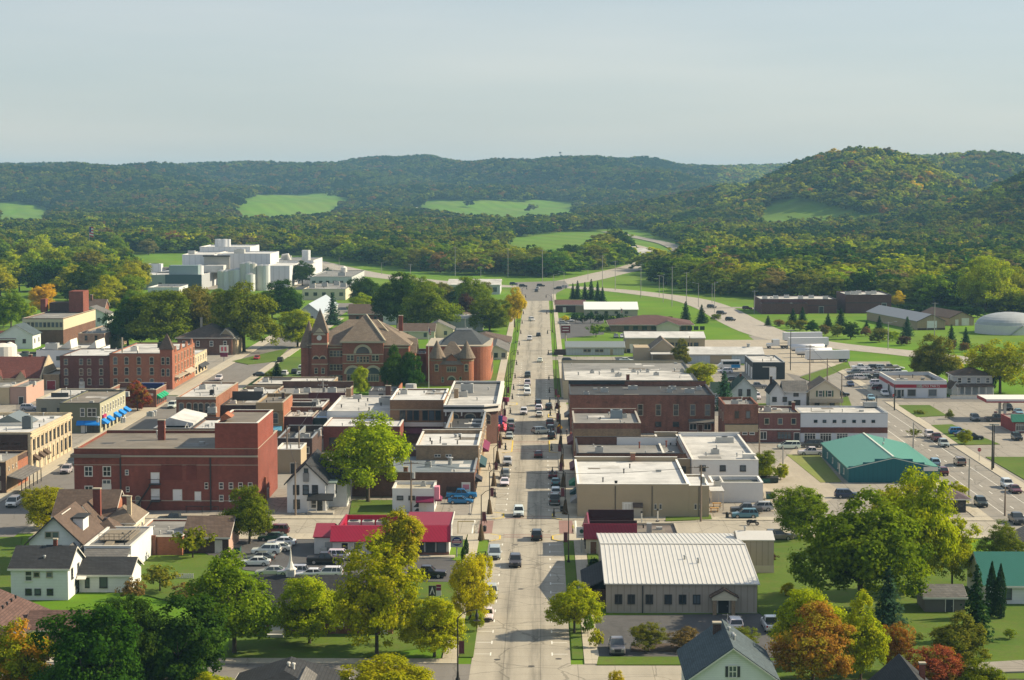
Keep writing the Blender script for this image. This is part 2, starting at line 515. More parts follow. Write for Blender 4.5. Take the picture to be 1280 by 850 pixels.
def conifer_points(seed, h, r, nt, nb, nleaf, lsize):
	g = np.random.default_rng(seed)
	cen, nrm, sz, cl = [], [], [], []
	for i in range(nt):
		f = i / nt
		z = h * (0.06 + 0.93 * f)
		R_ = r * (1 - f) ** 0.85 * g.uniform(0.85,1.12) + 0.12
		n_ = max(3, int(nb * (1 - f) + 3))
		for j in range(n_):
			a = 2 * math.pi * (j + g.uniform(0,1)) / n_
			L = R_ * g.uniform(0.72,1.12)
			cv = g.uniform()
			k = max(3, int(nleaf * (0.35 + 0.65 * (1 - f))))
			t = g.uniform(0.15,1.0, k)
			c = np.stack([np.cos(a) * L * t, np.sin(a) * L * t, z - 0.25 * L * t + 0.12 * h / nt * g.normal(size=k)], 1) + g.normal(size=(k, 3)) * 0.09 * R_
			cen.append(c)
			nrm.append(np.stack([np.cos(a) * np.ones(k) * 0.6, np.sin(a) * np.ones(k) * 0.6, np.full(k, 0.8)], 1) + g.normal(size=(k, 3)) * 0.35)
			sz.append(g.uniform(0.7,1.3, k) * lsize); cl.append(np.full(k, cv))
	return np.concatenate(cen), np.concatenate(nrm), np.concatenate(sz), np.concatenate(cl)
def column_points(seed, h, r, n, lsize):
	g = np.random.default_rng(seed)
	z = h * g.uniform(0.03,1, n) ** 0.9
	f = z / h
	R_ = r * np.clip(np.minimum(0.75 + 0.8 * f, 2.4 * (1.02 - f)),0.05,1.0)
	a = g.uniform(0,2 * math.pi, n)
	rr = R_ * g.uniform(0.75,1.05, n) * (1 + 0.12 * np.sin(5 * a + z * 3))
	c = np.stack([rr * np.cos(a), rr * np.sin(a), z], 1)
	nn = np.stack([np.cos(a), np.sin(a), np.full(n, 0.5)], 1) + g.normal(size=(n, 3)) * 0.4
	return c, nn, g.uniform(0.7,1.3, n) * lsize, g.uniform(0,1, n)
def trunk_mesh(name, seed, h, r, zc, rx, rz, limbs=6):
	g = random.Random(seed)
	b = MB()
	lean = (g.uniform(-.3,.3), g.uniform(-.3,.3))
	top = (lean[0], lean[1], zc + rz * 0.45)
	b.tube([(0,0,-0.15),(0,0,0.35),(lean[0] * 0.3, lean[1] * 0.3, h * 0.35),(lean[0] * .7, lean[1] * .7, zc), top], [r * 1.5, r, r * 0.8, r * 0.5, r * 0.12], 8)
	for i in range(limbs):
		a = 2 * math.pi * i / limbs + g.uniform(-.4,.4)
		z0 = g.uniform(0.5,1.0) * max(zc - rz * 0.5,1.0) + (0.25 * rz * g.random())
		L = rx * g.uniform(0.55,0.8)
		e = (math.cos(a) * L, math.sin(a) * L, z0 + rz * g.uniform(0.4,0.9))
		mid = (math.cos(a) * L * .45, math.sin(a) * L * .45, z0 + (e[2] - z0) * 0.45)
		b.tube([(0,0, z0), mid, e], [r * 0.5, r * 0.33, r * 0.08], 6)
		for _ in range(2):
			q = a + g.uniform(-.8,.8)
			b.tube([mid, (mid[0] + math.cos(q) * L * .5, mid[1] + math.sin(q) * L * .5, mid[2] + rz * g.uniform(.25,.6))], [r * 0.22, r * 0.05], 5)
	return b.data(name, BARK, True)
# unit kinds: (crown mesh, trunk mesh, nominal height, nominal crown radius)
KIND = {}
def kind_broad(key, seeds, H, rx, rz, ncl, nlf, ls, shape='round', tr=0.22, lobe=0.33, limbs=6):
	L = []
	zc = H - rz
	for s in seeds:
		L.append((leaf_mesh('crown', *crown_points(s, rx, rz, zc, ncl, nlf, ls, shape, lobe)), trunk_mesh('trunk', s, H, tr, zc, rx, rz, limbs), H, rx))
	KIND[key] = L
kind_broad('fine', (3,8,21,34),12,5.0,5.4,420,68,0.15, 'round', 0.26,0.36)
kind_broad('oval', (5,15,25),12,3.9,5.6,340,66,0.145, 'oval', 0.2,0.36)
kind_broad('open', (6,16),12,4.6,5.2,320,50,0.14, 'open', 0.2,0.34,9)
kind_broad('mid', (41,42,43,44),12,5.0,5.5,190,40,0.25, 'round', 0.24,0.38)
kind_broad('bush', (61,62),2.4,1.5,1.25,60,20,0.11, 'small', 0.06,0.42)
def kind_conifer(key, seeds, H, r, nt, nb, nl, ls):
	KIND[key] = [(leaf_mesh('crown', *conifer_points(s, H, r, nt, nb, nl, ls)),
				  MB().tube([(0,0,-.1),(0,0, H * 0.5),(0,0, H * 0.97)], [0.22,0.13,0.03], 7).data('trunk', BARK, True), H, r) for s in seeds]
kind_conifer('spruce', (71,72),12,3.0,26,11,13,0.26)
KIND['column'] = [(leaf_mesh('crown', *column_points(81,8,1.25,2600,0.16)), MB().tube([(0,0,-.1),(0,0,5)], [0.12,0.04], 6).data('trunk', BARK, True),8,1.25)]
def wood_kind(seed, rx, rz, ncl, nlf, ls):
	return leaf_mesh('wood_tree', *crown_points(seed, rx, rz, 12 - rz, ncl, nlf, ls, 'round', 0.42))
GREEN = {'dark': ((0.034,0.082,0.01),(0.06,0.118,0.012)), 'mid': ((0.135,0.195,0.01),(0.2,0.255,0.012)), 'lime': ((0.29,0.345,0.008),(0.38,0.395,0.01)),
		 'yellowgreen': ((0.3,0.345,0.01),(0.39,0.385,0.012)), 'gold': ((0.56,0.42,0.012),(0.58,0.4,0.016)), 'orange': ((0.36,0.155,0.03),(0.32,0.24,0.025)),
		 'maple': ((0.22,0.28,0.012),(0.52,0.24,0.02)), 'red': ((0.36,0.065,0.04),(0.3,0.2,0.025)), 'olive': ((0.16,0.18,0.022),(0.22,0.21,0.026)), 'brown': ((0.2,0.15,0.06),(0.25,0.19,0.06)),
		 'blue': ((0.05,0.11,0.055),(0.065,0.13,0.065)), 'pine': ((0.022,0.06,0.02),(0.04,0.085,0.025)), 'plum': ((0.085,0.04,0.038),(0.13,0.07,0.045))}
TREES = []
def tree(x, y, H, r, kind, tone, label, name=None, group=None, cat=None, z=0.0, var=None, jitter=0.12):
	cm, tm, H0, r0 = KIND[kind][(var if var is not None else rnd.randrange(99)) % len(KIND[kind])]
	nm = name or {'spruce': 'spruce_tree', 'column': 'columnar_evergreen', 'bush': 'shrub'}.get(kind, 'leafy_tree')
	t = thing(nm, label, cat or ('shrub' if kind == 'bush' else 'tree'),(x, y, z), rnd.uniform(0,6.28), group)
	t.scale = (r / r0, r / r0, H / H0)
	c = put('crown', cm, t); put('trunk', tm, t)
	j = [rnd.uniform(1 - jitter, 1 + jitter) for _ in range(3)]
	a, b = GREEN[tone]
	c['tint'] = [q * k for q, k in zip(a, j)]; c['tint2'] = [q * k for q, k in zip(b, j)]
	TREES.append((x, y, r))
	return t
# ------------------------------------------------------------------ woodland: far-off trees that read as one mass
def poly_in(px, py, poly):
	c = np.zeros(px.shape, bool); n = len(poly)
	for i in range(n):
		x0, y0 = poly[i]; x1, y1 = poly[(i + 1) % n]
		k = ((y0 > py) != (y1 > py)) & (px < (x1 - x0) * (py - y0) / (y1 - y0 + 1e-9) + x0)
		c ^= k
	return c
def pix(x, y, z):
	"""photo pixel of world points (for choosing what the view can contain)"""
	m = np.array(_rot.transposed())
	d = np.stack([x, y, z - CAM_H], -1) @ m.T
	return 640 + d[..., 0] / -d[..., 2] * F, 425 - d[..., 1] / -d[..., 2] * F
# open ground, as outlines seen on the terrain (fields, meadows, verges, highway, town)
OPEN = [
 [(284,284),(298,252),(330,244),(426,242),(434,254),(424,276),(350,282)],
 [(505,268),(540,252),(600,250),(700,252),(728,257),(722,280),(640,284),(560,278)],
 [(612,322),(640,296),(720,290),(775,292),(765,312),(720,334),(640,334)],
 [(760,288),(800,286),(835,300),(868,312),(850,338),(800,336),(780,318)],
 [(926,287),(952,264),(1000,250),(1032,261),(1062,269),(1102,273),(1088,285),(1000,288)],
 [(-10,288),(-10,254),(34,256),(70,264),(66,286)],
]
def gen_wood():
	g = np.random.default_rng(11)
	pts = []
	y = 830.0
	while y < 6100:
		s = np.interp(y, [1000,2000,3200,4500,6000], [14.5,13.5,13,14.5,17])
		x0, x1 = -0.262 * y - 40 - 0.013 * y, 0.262 * y + 40
		xs = np.arange(x0, x1, s)
		xs = xs + g.uniform(-.42,.42, len(xs)) * s
		ys = y + g.uniform(-.42,.42, len(xs)) * s
		pts.append(np.stack([xs, ys, np.full(len(xs), s)], 1))
		y += s * 0.9
	p = np.concatenate(pts)
	z = height(p[:, 0], p[:, 1])
	u, v = pix(p[:, 0], p[:, 1], z)
	keep = (u > -70) & (u < 1350) & (v < 400)
	un, vn = u + 7 * np.sin(p[:, 0] / 37 + p[:, 1] / 51), v + 1.3 * np.sin(p[:, 0] / 43) + .7 * np.sin(p[:, 1] / 17)     # ragged borders and a few field trees
	for o in OPEN:
		keep &= ~poly_in(un, vn, o) | (g.uniform(size=len(u)) < .0008)
	return p[keep], z[keep], u[keep], v[keep]
# ------------------------------------------------------------------ paved and planted ground of the town
CONC = paving('street_concrete', (0.335,0.305,0.25), joint=4.6, patch=0.24, crack=0.32)
SIDE = paving('sidewalk_concrete', (0.40,0.36,0.285), joint=1.6, patch=0.18, crack=0.15)
ASPH = paving('worn_asphalt', (0.17,0.158,0.145), patch=0.22, crack=0.2)
DARKASPH = paving('dark_asphalt', (0.085,0.083,0.085), patch=0.2, crack=0.15)
LOT = paving('lot_concrete', (0.26,0.238,0.205), joint=6.0, patch=0.26, crack=0.35)
GRAVEL = paving('gravel', (0.33,0.29,0.23), patch=0.3, crack=0.0, scale=2)
WHITEP = plain('road_paint', (0.68,0.67,0.62),0.8, var=0.2, scale=2)
YELP = plain('kerb_yellow', (0.60,0.43,0.05),0.8, var=0.2, scale=2)
REDP = paving('brick_crosswalk', (0.25,0.15,0.13), patch=0.2, crack=0.1)
MULCH = plain('planting_soil', (0.07,0.05,0.035),0.95, var=0.4, scale=3)
def sheet(name, poly, top, mat, desc, thick=0.25):
	a = sum(poly[i][0] * poly[(i + 1) % len(poly)][1] - poly[(i + 1) % len(poly)][0] * poly[i][1] for i in range(len(poly)))
	if a < 0: poly = poly[::-1]
	o = MB().prism(poly, top - thick, top).build(name, mat)
	return tag(o, desc, None, None, 'structure')
def rect(x0, x1, y0, y1): return [(x0, y0),(x1, y0),(x1, y1),(x0, y1)]
def Q(*pts): return [P(u, v) for u, v in pts]
def ribbon(pts, w):
	L, Rr = [], []
	for i, p in enumerate(pts):
		a = Vector(pts[max(i - 1,0)]); b = Vector(pts[min(i + 1, len(pts) - 1)])
		d = (b - a).normalized(); n_ = Vector((-d.y, d.x))
		ww = w[i] if isinstance(w, (list, tuple)) else w
		L.append(tuple(Vector(p) + n_ * ww / 2)); Rr.append(tuple(Vector(p) - n_ * ww / 2))
	return L, Rr
def strip(name, pts, w, top, mat, desc):
	L, Rr = ribbon(pts, w)
	b = MB()
	for i in range(len(pts) - 1):
		b.face([(*Rr[i], top),(*Rr[i + 1], top),(*L[i + 1], top),(*L[i], top)])
	return tag(b.build(name, mat), desc, None, None, 'structure')
def curve(px, n=6):
	"""smooth polyline through photo pixels lying on the ground"""
	p = [Vector(P(*q)) for q in px]
	o = []
	for i in range(len(p) - 1):
		a, b, c, d = p[max(i - 1,0)], p[i], p[i + 1], p[min(i + 2, len(p) - 1)]
		for k in range(n):
			t = k / n
			o.append(tuple(0.5 * ((2 * b) + (c - a) * t + (2 * a - 5 * b + 4 * c - d) * t * t + (3 * b - a - 3 * c + d) * t ** 3)))
	o.append(tuple(p[-1]))
	return o
ML, MR = -8.7,3.7
# streets: one level, cut so that none lies over another
def street_mat(base, name, x0):
	"""the street's concrete with darker oil stained lanes and tar patches"""
	m = base.copy(); m.name = name; n = m.node_tree
	b = [q for q in n.nodes if q.type == 'BSDF_PRINCIPLED'][0]; c = b.inputs['Base Color'].links[0].from_socket
	s = sep(n, worldpos(n))
	w_ = mth(n, 'SINE', mth(n, 'MULTIPLY', mth(n, 'SUBTRACT', s[0], x0),3.3))
	l_ = ramp(n, mth(n, 'ABSOLUTE', mth(n, 'SUBTRACT', mth(n, 'ABSOLUTE', mth(n, 'SUBTRACT', s[0], x0)),1.9)),1.5,.4)
	st = ramp(n, noise(n, vec(n, mth(n, 'MULTIPLY', s[0], 1.4), mth(n, 'MULTIPLY', s[1], .05),0.0),1.0,5,.65),.35,.7)
	pt = mth(n, 'GREATER_THAN', noise(n, vec(n, mth(n, 'SNAP', s[0], 3.1), mth(n, 'SNAP', s[1], 9.2),0.0),.31,2,.5),.6)
	f = mth(n, 'SUBTRACT', 1.0, mth(n, 'MULTIPLY', mth(n, 'MULTIPLY', l_, st),.42))
	f = mth(n, 'MULTIPLY', f, mth(n, 'MULTIPLY_ADD', pt, -.1,1.0))
	n.links.new(mixc(n, 1.0, c, vec(n, f, f, f), 'MULTIPLY'), b.inputs['Base Color'])
	return m
sheet('main_street', rect(ML, MR, 120,1165),0.02, street_mat(CONC, 'main_street_concrete', -2.5), 'pale concrete main street running straight through the town')
for n_, (x0, x1, y0, y1, m_, d_) in enumerate([
	(-101, ML, 243,253.5, ASPH, 'asphalt cross street nearest the viewer, west arm'),(MR, 80,243,253.5, CONC, 'concrete cross street nearest the viewer, east arm'),
	(-89, ML, 348,363.5, CONC, 'concrete cross street by the red roofed restaurant'),(MR, 80,348,363, CONC, 'concrete cross street beside the big tan building'),
	(-330,-101,348,362, CONC, 'concrete cross street beyond the side street'),(-89, ML, 557,571, ASPH, 'cross street behind the downtown block'),(MR, 80,557,571, ASPH, 'cross street by the brick building'),
	(-330,-101,557,573, ASPH, 'cross street by the hotel'),(MR, 80,690,704, LOT, 'side lane beside the grey workshop'),(93,240,348,362, ASPH, 'cross street below the filling station lawn'),(93,240,560,574, ASPH, 'cross street in front of the parts shop')]):
	sheet('cross_street', rect(x0, x1, y0, y1),0.02, m_, d_)
sheet('side_street', rect(-101,-89,120,1010),0.02, ASPH, 'asphalt side street past the pale stone block')
sheet('side_street', rect(80,93,120,800),0.02, paving('east_street', (0.24,0.222,0.195), joint=5.0, patch=0.2, crack=0.3), 'wide side street past the green roofed shop')
hw = curve([(380,325),(450,341),(520,350),(580,355),(640,358),(690,355),(725,350),(760,342),(790,335),(812,328)])
strip('highway', hw, 22,0.03, paving('highway_concrete', (0.33,0.30,0.26), joint=0, patch=0.15, crack=0.15), 'pale highway crossing the head of main street')
hw2 = curve([(676,357),(720,359.5),(770,363),(815,368),(860,374.5),(893,385),(925,402),(958,416),(1000,426),(1060,434),(1140,442),(1220,452),(1320,464)])
strip('highway', hw2, [18] * len(hw2),0.045, paving('highway_concrete', (0,0,0)), 'pale highway curving down past the fire trees and fields')
sheet('highway_junction', Q((648,368),(644,353),(706,351),(712,358),(696,366),(692,376),(656,376)),0.055, ASPH, 'wide junction of main street and the highway', 0.05)
strip('access_road', curve([(880,386),(920,384.5),(950,386)]),9,0.05, LOT, 'short access drive off the highway')
wr = curve([(812,328),(850,318),(835,306),(800,298),(775,293),(758,290)])
strip('valley_road', [(x, y) for x, y in wr], 14,0.6, LOT, 'road winding up the valley through the meadows')
strip('valley_path', curve([(770,303),(800,309),(825,318)]),8,0.6, GRAVEL, 'pale gravel drive on the meadow bank')
# kerbed walks of downtown: raised 0.13
K = 0.13
for x0, x1, y0, y1, d_ in [(-12.6, ML, 363.5,557, 'west main street walk in the shop block'),(MR, 6.7,363,557, 'east main street walk in the shop block'),
	(-12.4,-10.4,253.5,348, 'west walk by the church lawn'),(5.4,7.3,253.5,348, 'east walk by the metal roofed hall'),
	(-13.5,-11.2,571,1090, 'west walk beyond the shop block'),(5.6,7.4,571,690, 'east walk beyond the shop block'),(5.6,7.4,704,1090, 'east walk beyond the lane'),
	(-105,-101,363,556, 'walk along the pale stone block'),(-89,-86,363.5,557, 'walk behind the theatre'),
	(-105,-101,574,800, 'walk along the hotel'),(-89,-86,571,900, 'walk along the courthouse'),(93,95.6,362,560, 'east walk of the side street'),(77.2,80,363,557, 'west walk of the side street'),(77.2,80,253.5,348, 'west walk by the big trees'),(93,95.6,253.5,348, 'east walk near the teal roofed house'),(93,95.6,574,690, 'walk along the car lot')]:
	sheet('sidewalk', rect(x0, x1, y0, y1), K, SIDE, d_)
for x0, x1, y0, y1 in [(-86,-12.6,363.5,367.5),(-86,-12.6,342.5,348),(6.7,77.2,363,366.5),(7.3,77.2,345,348),(-10.4, ML, 342.5,348),(MR, 5.4,342,348),(-89,-12.4,253.5,256),(7.3,77.2,253.5,255.5),(-330,-105,362,366)]:
	sheet('sidewalk', rect(x0, x1, y0, y1), K + 0.004, SIDE, 'concrete walk along a cross street kerb')
# kerb build-outs at the crossings, with yellow painted kerb faces
def buildout(x0, x1, y0, y1, desc, yc=True):
	c = 1.6 if abs(y1 - y0) > 4 else 0.6
	out_x, in_x = (x1, x0) if x0 < -5 else (x0, x1)
	s_ = -1 if out_x > in_x else 1
	poly = [(in_x, y0),(out_x + s_ * c, y0),(out_x, y0 + c),(out_x, y1 - c),(out_x + s_ * c, y1),(in_x, y1)]
	sheet('kerb_extension', poly, K + 0.008, SIDE, desc)
	if yc:
		b = MB()
		pts = [Vector((*q, 0)) for q in poly[0:6]]
		cx, cy_ = sum(p.x for p in pts) / 6, sum(p.y for p in pts) / 6
		for i in range(5):
			a, e = pts[i], pts[i + 1]
			d = (e - a).normalized(); n_ = Vector((-d.y, d.x, 0))
			if (a + e).x / 2 * n_.x + (a + e).y / 2 * n_.y > cx * n_.x + cy_ * n_.y: n_ = -n_
			q = [a, e, e + n_ * 0.28, a + n_ * 0.28]
			if (q[1] - q[0]).cross(q[2] - q[1]).z < 0: q = q[::-1]
			b.face([(p.x, p.y, K + 0.014) for p in q])
		tag(b.build('painted_kerb', YELP), 'yellow painted kerb edge', kind='structure')
for a in [(ML, -6.6,363.6,371, 'build-out at the far west corner'),(MR, 1.9,363.1,371,0),(ML, -6.4,453,476,0),(MR, 1.7,453,476,0),(ML, -6.4,549,557,0),(MR, 1.7,520,530,0),(ML, -6.8,341,348,0),(MR, 1.8,341,348,0)]:
	buildout(min(a[0], a[1]), max(a[0], a[1]), a[2], a[3], 'kerb build-out of pale concrete at a crossing')
# crossings and parking marks
for y_ in (345.2,347.4,364.6,366.8,456,458.6,470.5,473):
	sheet('crosswalk_band', rect(-6.4,1.7, y_, y_ + 0.55),0.03, REDP, 'brick red crossing band across main street', 0.004)
for x_ in (-9.6,4.3):
	sheet('crosswalk_band', rect(x_ - 1.2, x_ + 1.2,349,362.5),0.031, REDP, 'brick red crossing over the cross street', 0.004)
b = MB()
for s_, xk in ((-1, ML),(1, MR)):
	for y0, y1 in ((258,342),(373,452),(477,520),(572,680)):
		y_ = y0 + 1
		while y_ < y1:
			xa, xb = (xk + 0.3, xk + 2.3) if s_ < 0 else (xk - 2.3, xk - 0.3)
			b.box(xa, xb, y_, y_ + 0.16,0.02,0.026)
			xe = xb if s_ < 0 else xa
			b.box(xe - .08, xe + .08, y_ - 0.8, y_ + 0.96,0.02,0.027)
			y_ += 6.6
tag(b.build('parking_marks', WHITEP), 'white painted parking bay marks along main street', kind='structure')
b = MB()
for y_ in (348.6,361.8): b.box(-9.8,-9.4, y_, y_ + .01,.02,.03)
for x_ in (-11.9,5.9,7.4): b.box(x_, x_ + 0.3,349,362.5,0.02,0.032)
for y_ in np.arange(260,560,9.0): b.box(86.4,86.55, y_, y_ + 3,0.02,0.026)
for x_ in (83.2,89.8): b.box(x_, x_ + .12,370,550,0.02,0.026)
tag(b.build('lane_marks', WHITEP), 'white painted lane and stop lines', kind='structure')
# manhole covers
for x_, y_ in ((-5.5,256),(-1.2,252.5),(2.2,256.5),(-3,301),(-4.2,338),(-2.2,400)):
	tag(MB().cyl(x_, y_, 0.0,0.03,0.42, n=14).build('manhole_cover', plain('cast_iron', (0.06,0.055,0.05),0.7)), 'round iron cover in the street', kind='structure')
# asphalt and concrete lots
lots = [
 ('parking_lot', rect(-86,-12.6,367.5,553), LOT, 0.05, 'worn concrete yards behind the shops'),
 ('parking_lot', rect(6.7,77.2,366.5,553), LOT, 0.05, 'concrete yards behind the east shops'),
 ('parking_lot', Q((741,775),(757,769.5),(973,767),(1010,800),(1010,822),(748,823)), DARKASPH, 0.05, 'asphalt car park of the metal roofed hall'),
 ('parking_lot', Q((205,668),(398,667),(398,689),(418,692),(560,697),(590,712),(588,728),(400,725),(300,712)), DARKASPH, 0.06, 'asphalt car park of the red roofed restaurant'),
 ('parking_lot', rect(95.6,240,405,560), LOT, 0.05, 'concrete forecourt of the filling station'),
 ('parking_lot', Q((1060,452),(1112,452),(1130,500),(1080,500)), LOT, 0.06, 'concrete car sales lot'),
 ('parking_lot', rect(95.6,112,574,660), LOT, 0.05, 'concrete yard of the parts shop'),
 ('parking_lot', Q((860,455),(960,468),(1028,458),(1060,520),(880,520)), ASPH, 0.05, 'asphalt yard round the black workshop'),
 ('parking_lot', Q((870,425),(990,425),(1050,440),(1058,452),(1000,470),(870,445)), GRAVEL, 0.04, 'gravel lorry yard'),
 ('parking_lot', Q((697,398),(755,398),(755,418),(697,424)), DARKASPH, 0.05, 'asphalt car park by the pylon sign'),
 ('parking_lot', rect(8.5,76,574,690), LOT, 0.03, 'concrete yards beyond the cross street'),
 ('parking_lot', rect(-86,-60,574,592), ASPH, 0.05, 'car park before the courthouse'),
 ('parking_lot', rect(-200,-105,366,557), LOT, 0.05, 'paved yards behind the stone block'),
 ('parking_lot', Q((20,505),(50,505),(70,520),(20,525)), ASPH, 0.055, 'rear car park'),
 ('parking_lot', rect(-240,-105,574,720), LOT, 0.03, 'paved yards by the hotel'),
 ('parking_lot', Q((150,362),(400,362),(440,345),(400,330),(150,335)), LOT, 0.03, 'paved yard of the dairy plant'),
 ('parking_lot', rect(52,80,256,262), DARKASPH, 0.05, 'drive'),
 ('drive', Q((1180,834),(1300,827),(1300,842),(1186,845)), LOT, 0.05, 'pale drive at the corner lawn'),
 ('drive', Q((980,575),(992,561),(1025,566),(1010,585),(1055,618),(1000,640),(960,640),(950,600)), GRAVEL, 0.055, 'gravel alley beside the green roofed shop'),
]
for i_, (n_, poly, m_, z_, d_) in enumerate(lots): sheet(n_, poly, 0.04 + 0.004 * i_ + (0.24 if 'corner lawn' in d_ else 0), m_, d_)
lawns = [
 (Q((500,815),(592,800),(598,752),(585,728),(400,730),(300,760),(280,826),(440,826)), 'mown church lawn', LAWN),
 (rect(-10.3, ML + .15,257,330), 'grass verge on the west kerb', LAWN),(rect(MR + .2,5.3,256,340), 'grass verge on the east kerb', LAWN),
 (rect(7.4,9,300,332), 'small lawn beside the metal roofed hall', LAWN),
 (Q((748,822),(930,822),(930,832),(746,832)), 'grass strip before the hall car park', LAWN),
 (Q((945,672),(1010,672),(1180,690),(1290,760),(1290,850),(960,850),(990,800),(948,766)), 'shaded lawn under the big trees', LAWN),
 (Q((160,695),(265,695),(300,712),(240,760),(165,740)), 'bright lawn behind the brick annexe', LAWN),
 (Q((0,672),(28,672),(12,741),(-20,741)), 'lawn by the white houses', LAWN),
 (Q((983,569),(1024,569),(1052,603),(1026,604)), 'rough grass beside the green roofed shop', DRY),
 (Q((832,646),(888,644),(890,650),(832,652)), 'grass strip by the tan building', LAWN),
 (Q((440,626),(492,626),(490,650),(436,648)), 'small lawn under the lime tree', LAWN),
 (Q((1123,507),(1162,507),(1184,520),(1146,522)), 'trimmed lawn island', LAWN),(Q((1164,532),(1190,531),(1250,556),(1200,557)), 'planted lawn island', LAWN),
 (Q((1232,572),(1300,572),(1300,612),(1280,600)), 'lawn beside the walk', LAWN),
 (Q((290,452),(340,440),(360,436),(345,452),(310,456)), 'corner lawn', LAWN),(rect(-86,-60,592,700), 'courthouse lawn', LAWN),
 (rect(3.95,5.5,574,656), 'planted verge', LAWN),(rect(-11,-8.9,574,600), 'verge', LAWN),(rect(-11,-8.9,616,690), 'verge', LAWN),(rect(-20,-13.6,610,640), 'lawn', LAWN),
 (Q((858,446),(930,452),(930,457),(858,452)), 'verge', LAWN),(Q((1000,472),(1052,455),(1062,459),(1015,478)), 'verge', LAWN),(Q((1035,503),(1060,496),(1066,512),(1040,512)), 'lawn', LAWN),
 (Q((745,409),(760,402),(782,410),(770,417),(750,415)), 'planted island', LAWN),
 (Q((900,505),(965,505),(965,514),(900,514)), 'house lawn', LAWN),
]
for i_, (poly, d_, m_) in enumerate(lawns): sheet('lawn', poly, 0.125 + 0.004 * i_, m_, d_)
sheet('planting_bed', Q((790,806),(920,804),(925,815),(788,815)),0.15, MULCH, 'bare soil bed under the small trees')
# ------------------------------------------------------------------ building kit
def fb(u0, u1, vb, vt):
	"""front wall seen from its foot to its top: x0, x1, y, height"""
	x0, y = P(u0, vb); x1, _ = P(u1, vb)
	z = 0.0
	for _ in range(30):
		pv = float(pix(np.float64((x0 + x1) / 2), np.float64(y), np.float64(z))[1])
		z += (pv - vt) * y / F
	return x0, x1, y, z
def ft(u0, u1, vt, h):
	x0, y = P(u0, vt, h); x1, _ = P(u1, vt, h)
	return x0, x1, y, h
def yb(u, v, h): return P(u, v, h)[1]
GLASS = glass_mat('window_glass')
TRIMW = plain('white_trim', (0.62,0.60,0.55),0.6)
TRIMD = plain('dark_trim', (0.04,0.042,0.045),0.6)
TRIMS = plain('stone_trim', (0.36,0.32,0.25),0.8)
METALG = plain('grey_metal', (0.36,0.37,0.37),0.45,0.5)
HVAC = plain('unit_metal', (0.42,0.42,0.40),0.5,0.2, var=0.2, scale=2)
BLACKM = plain('black_metal', (0.02,0.021,0.023),0.5)
CONCB = plain('block_concrete', (0.33,0.31,0.27),0.9)
M_ROOFW = membrane('white_membrane', (0.58,0.58,0.575),0.36)
M_ROOFWG = membrane('grey_white_membrane', (0.54,0.53,0.51),0.5)
M_ROOFG = membrane('grey_membrane', (0.24,0.235,0.225),0.4)
M_ROOFD = membrane('dark_membrane', (0.05,0.05,0.052),0.35)
M_ROOFB = membrane('brown_ballast', (0.20,0.175,0.145),0.4)
M_ROOFS = membrane('slate_blue_membrane', (0.17,0.2,0.225),0.35)
B_RED = brick('red_brick', (0.215,0.056,0.037), dirt=0.35)
B_ORANGE = brick('orange_brick', (0.34,0.125,0.065), dirt=0.25)
B_BROWN = brick('brown_brick', (0.16,0.075,0.05), dirt=0.4)
B_TAN = brick('tan_brick', (0.30,0.21,0.13), dirt=0.35)
B_DARK = brick('dark_brick', (0.075,0.04,0.032), dirt=0.3)
B_OLD = brick('old_brick', (0.25,0.105,0.065), dirt=0.5, c2=(0.17,0.07,0.05))
B_CREAM = brick('cream_stone', (0.56,0.46,0.31), dirt=0.2)
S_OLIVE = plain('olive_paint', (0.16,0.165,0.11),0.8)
S_TAN = plain('tan_render', (0.37,0.30,0.205),0.9, var=0.1, scale=0.4)
S_WHITE = siding('white_siding', (0.66,0.67,0.68),0.22,0.8)
S_CREAM = siding('cream_siding', (0.60,0.54,0.41),0.22,0.8)
S_TAUPE = siding('taupe_ribbed', (0.37,0.32,0.275),0.9,0.78, vertical=True)
S_GREYR = siding('grey_ribbed', (0.46,0.48,0.5),1.0,0.85, vertical=True)
S_BROWNR = siding('tan_ribbed', (0.36,0.265,0.17),0.9,0.8, vertical=True)
S_TEAL = siding('teal_ribbed', (0.012,0.105,0.125),0.9,0.85, vertical=True)
S_BLACKR = siding('black_ribbed', (0.03,0.034,0.038),0.6,0.8, vertical=True)
R_BROWN = shingle('brown_shingle', (0.115,0.082,0.066))
R_DARK = shingle('dark_shingle', (0.036,0.038,0.043))
R_GREY = shingle('grey_shingle', (0.14,0.135,0.13))
R_TAN = shingle('tan_shingle', (0.19,0.15,0.115))
R_MAROON = shingle('maroon_shingle', (0.13,0.045,0.038))
R_BLUE = shingle('slate_shingle', (0.07,0.095,0.11))
_wm = {}
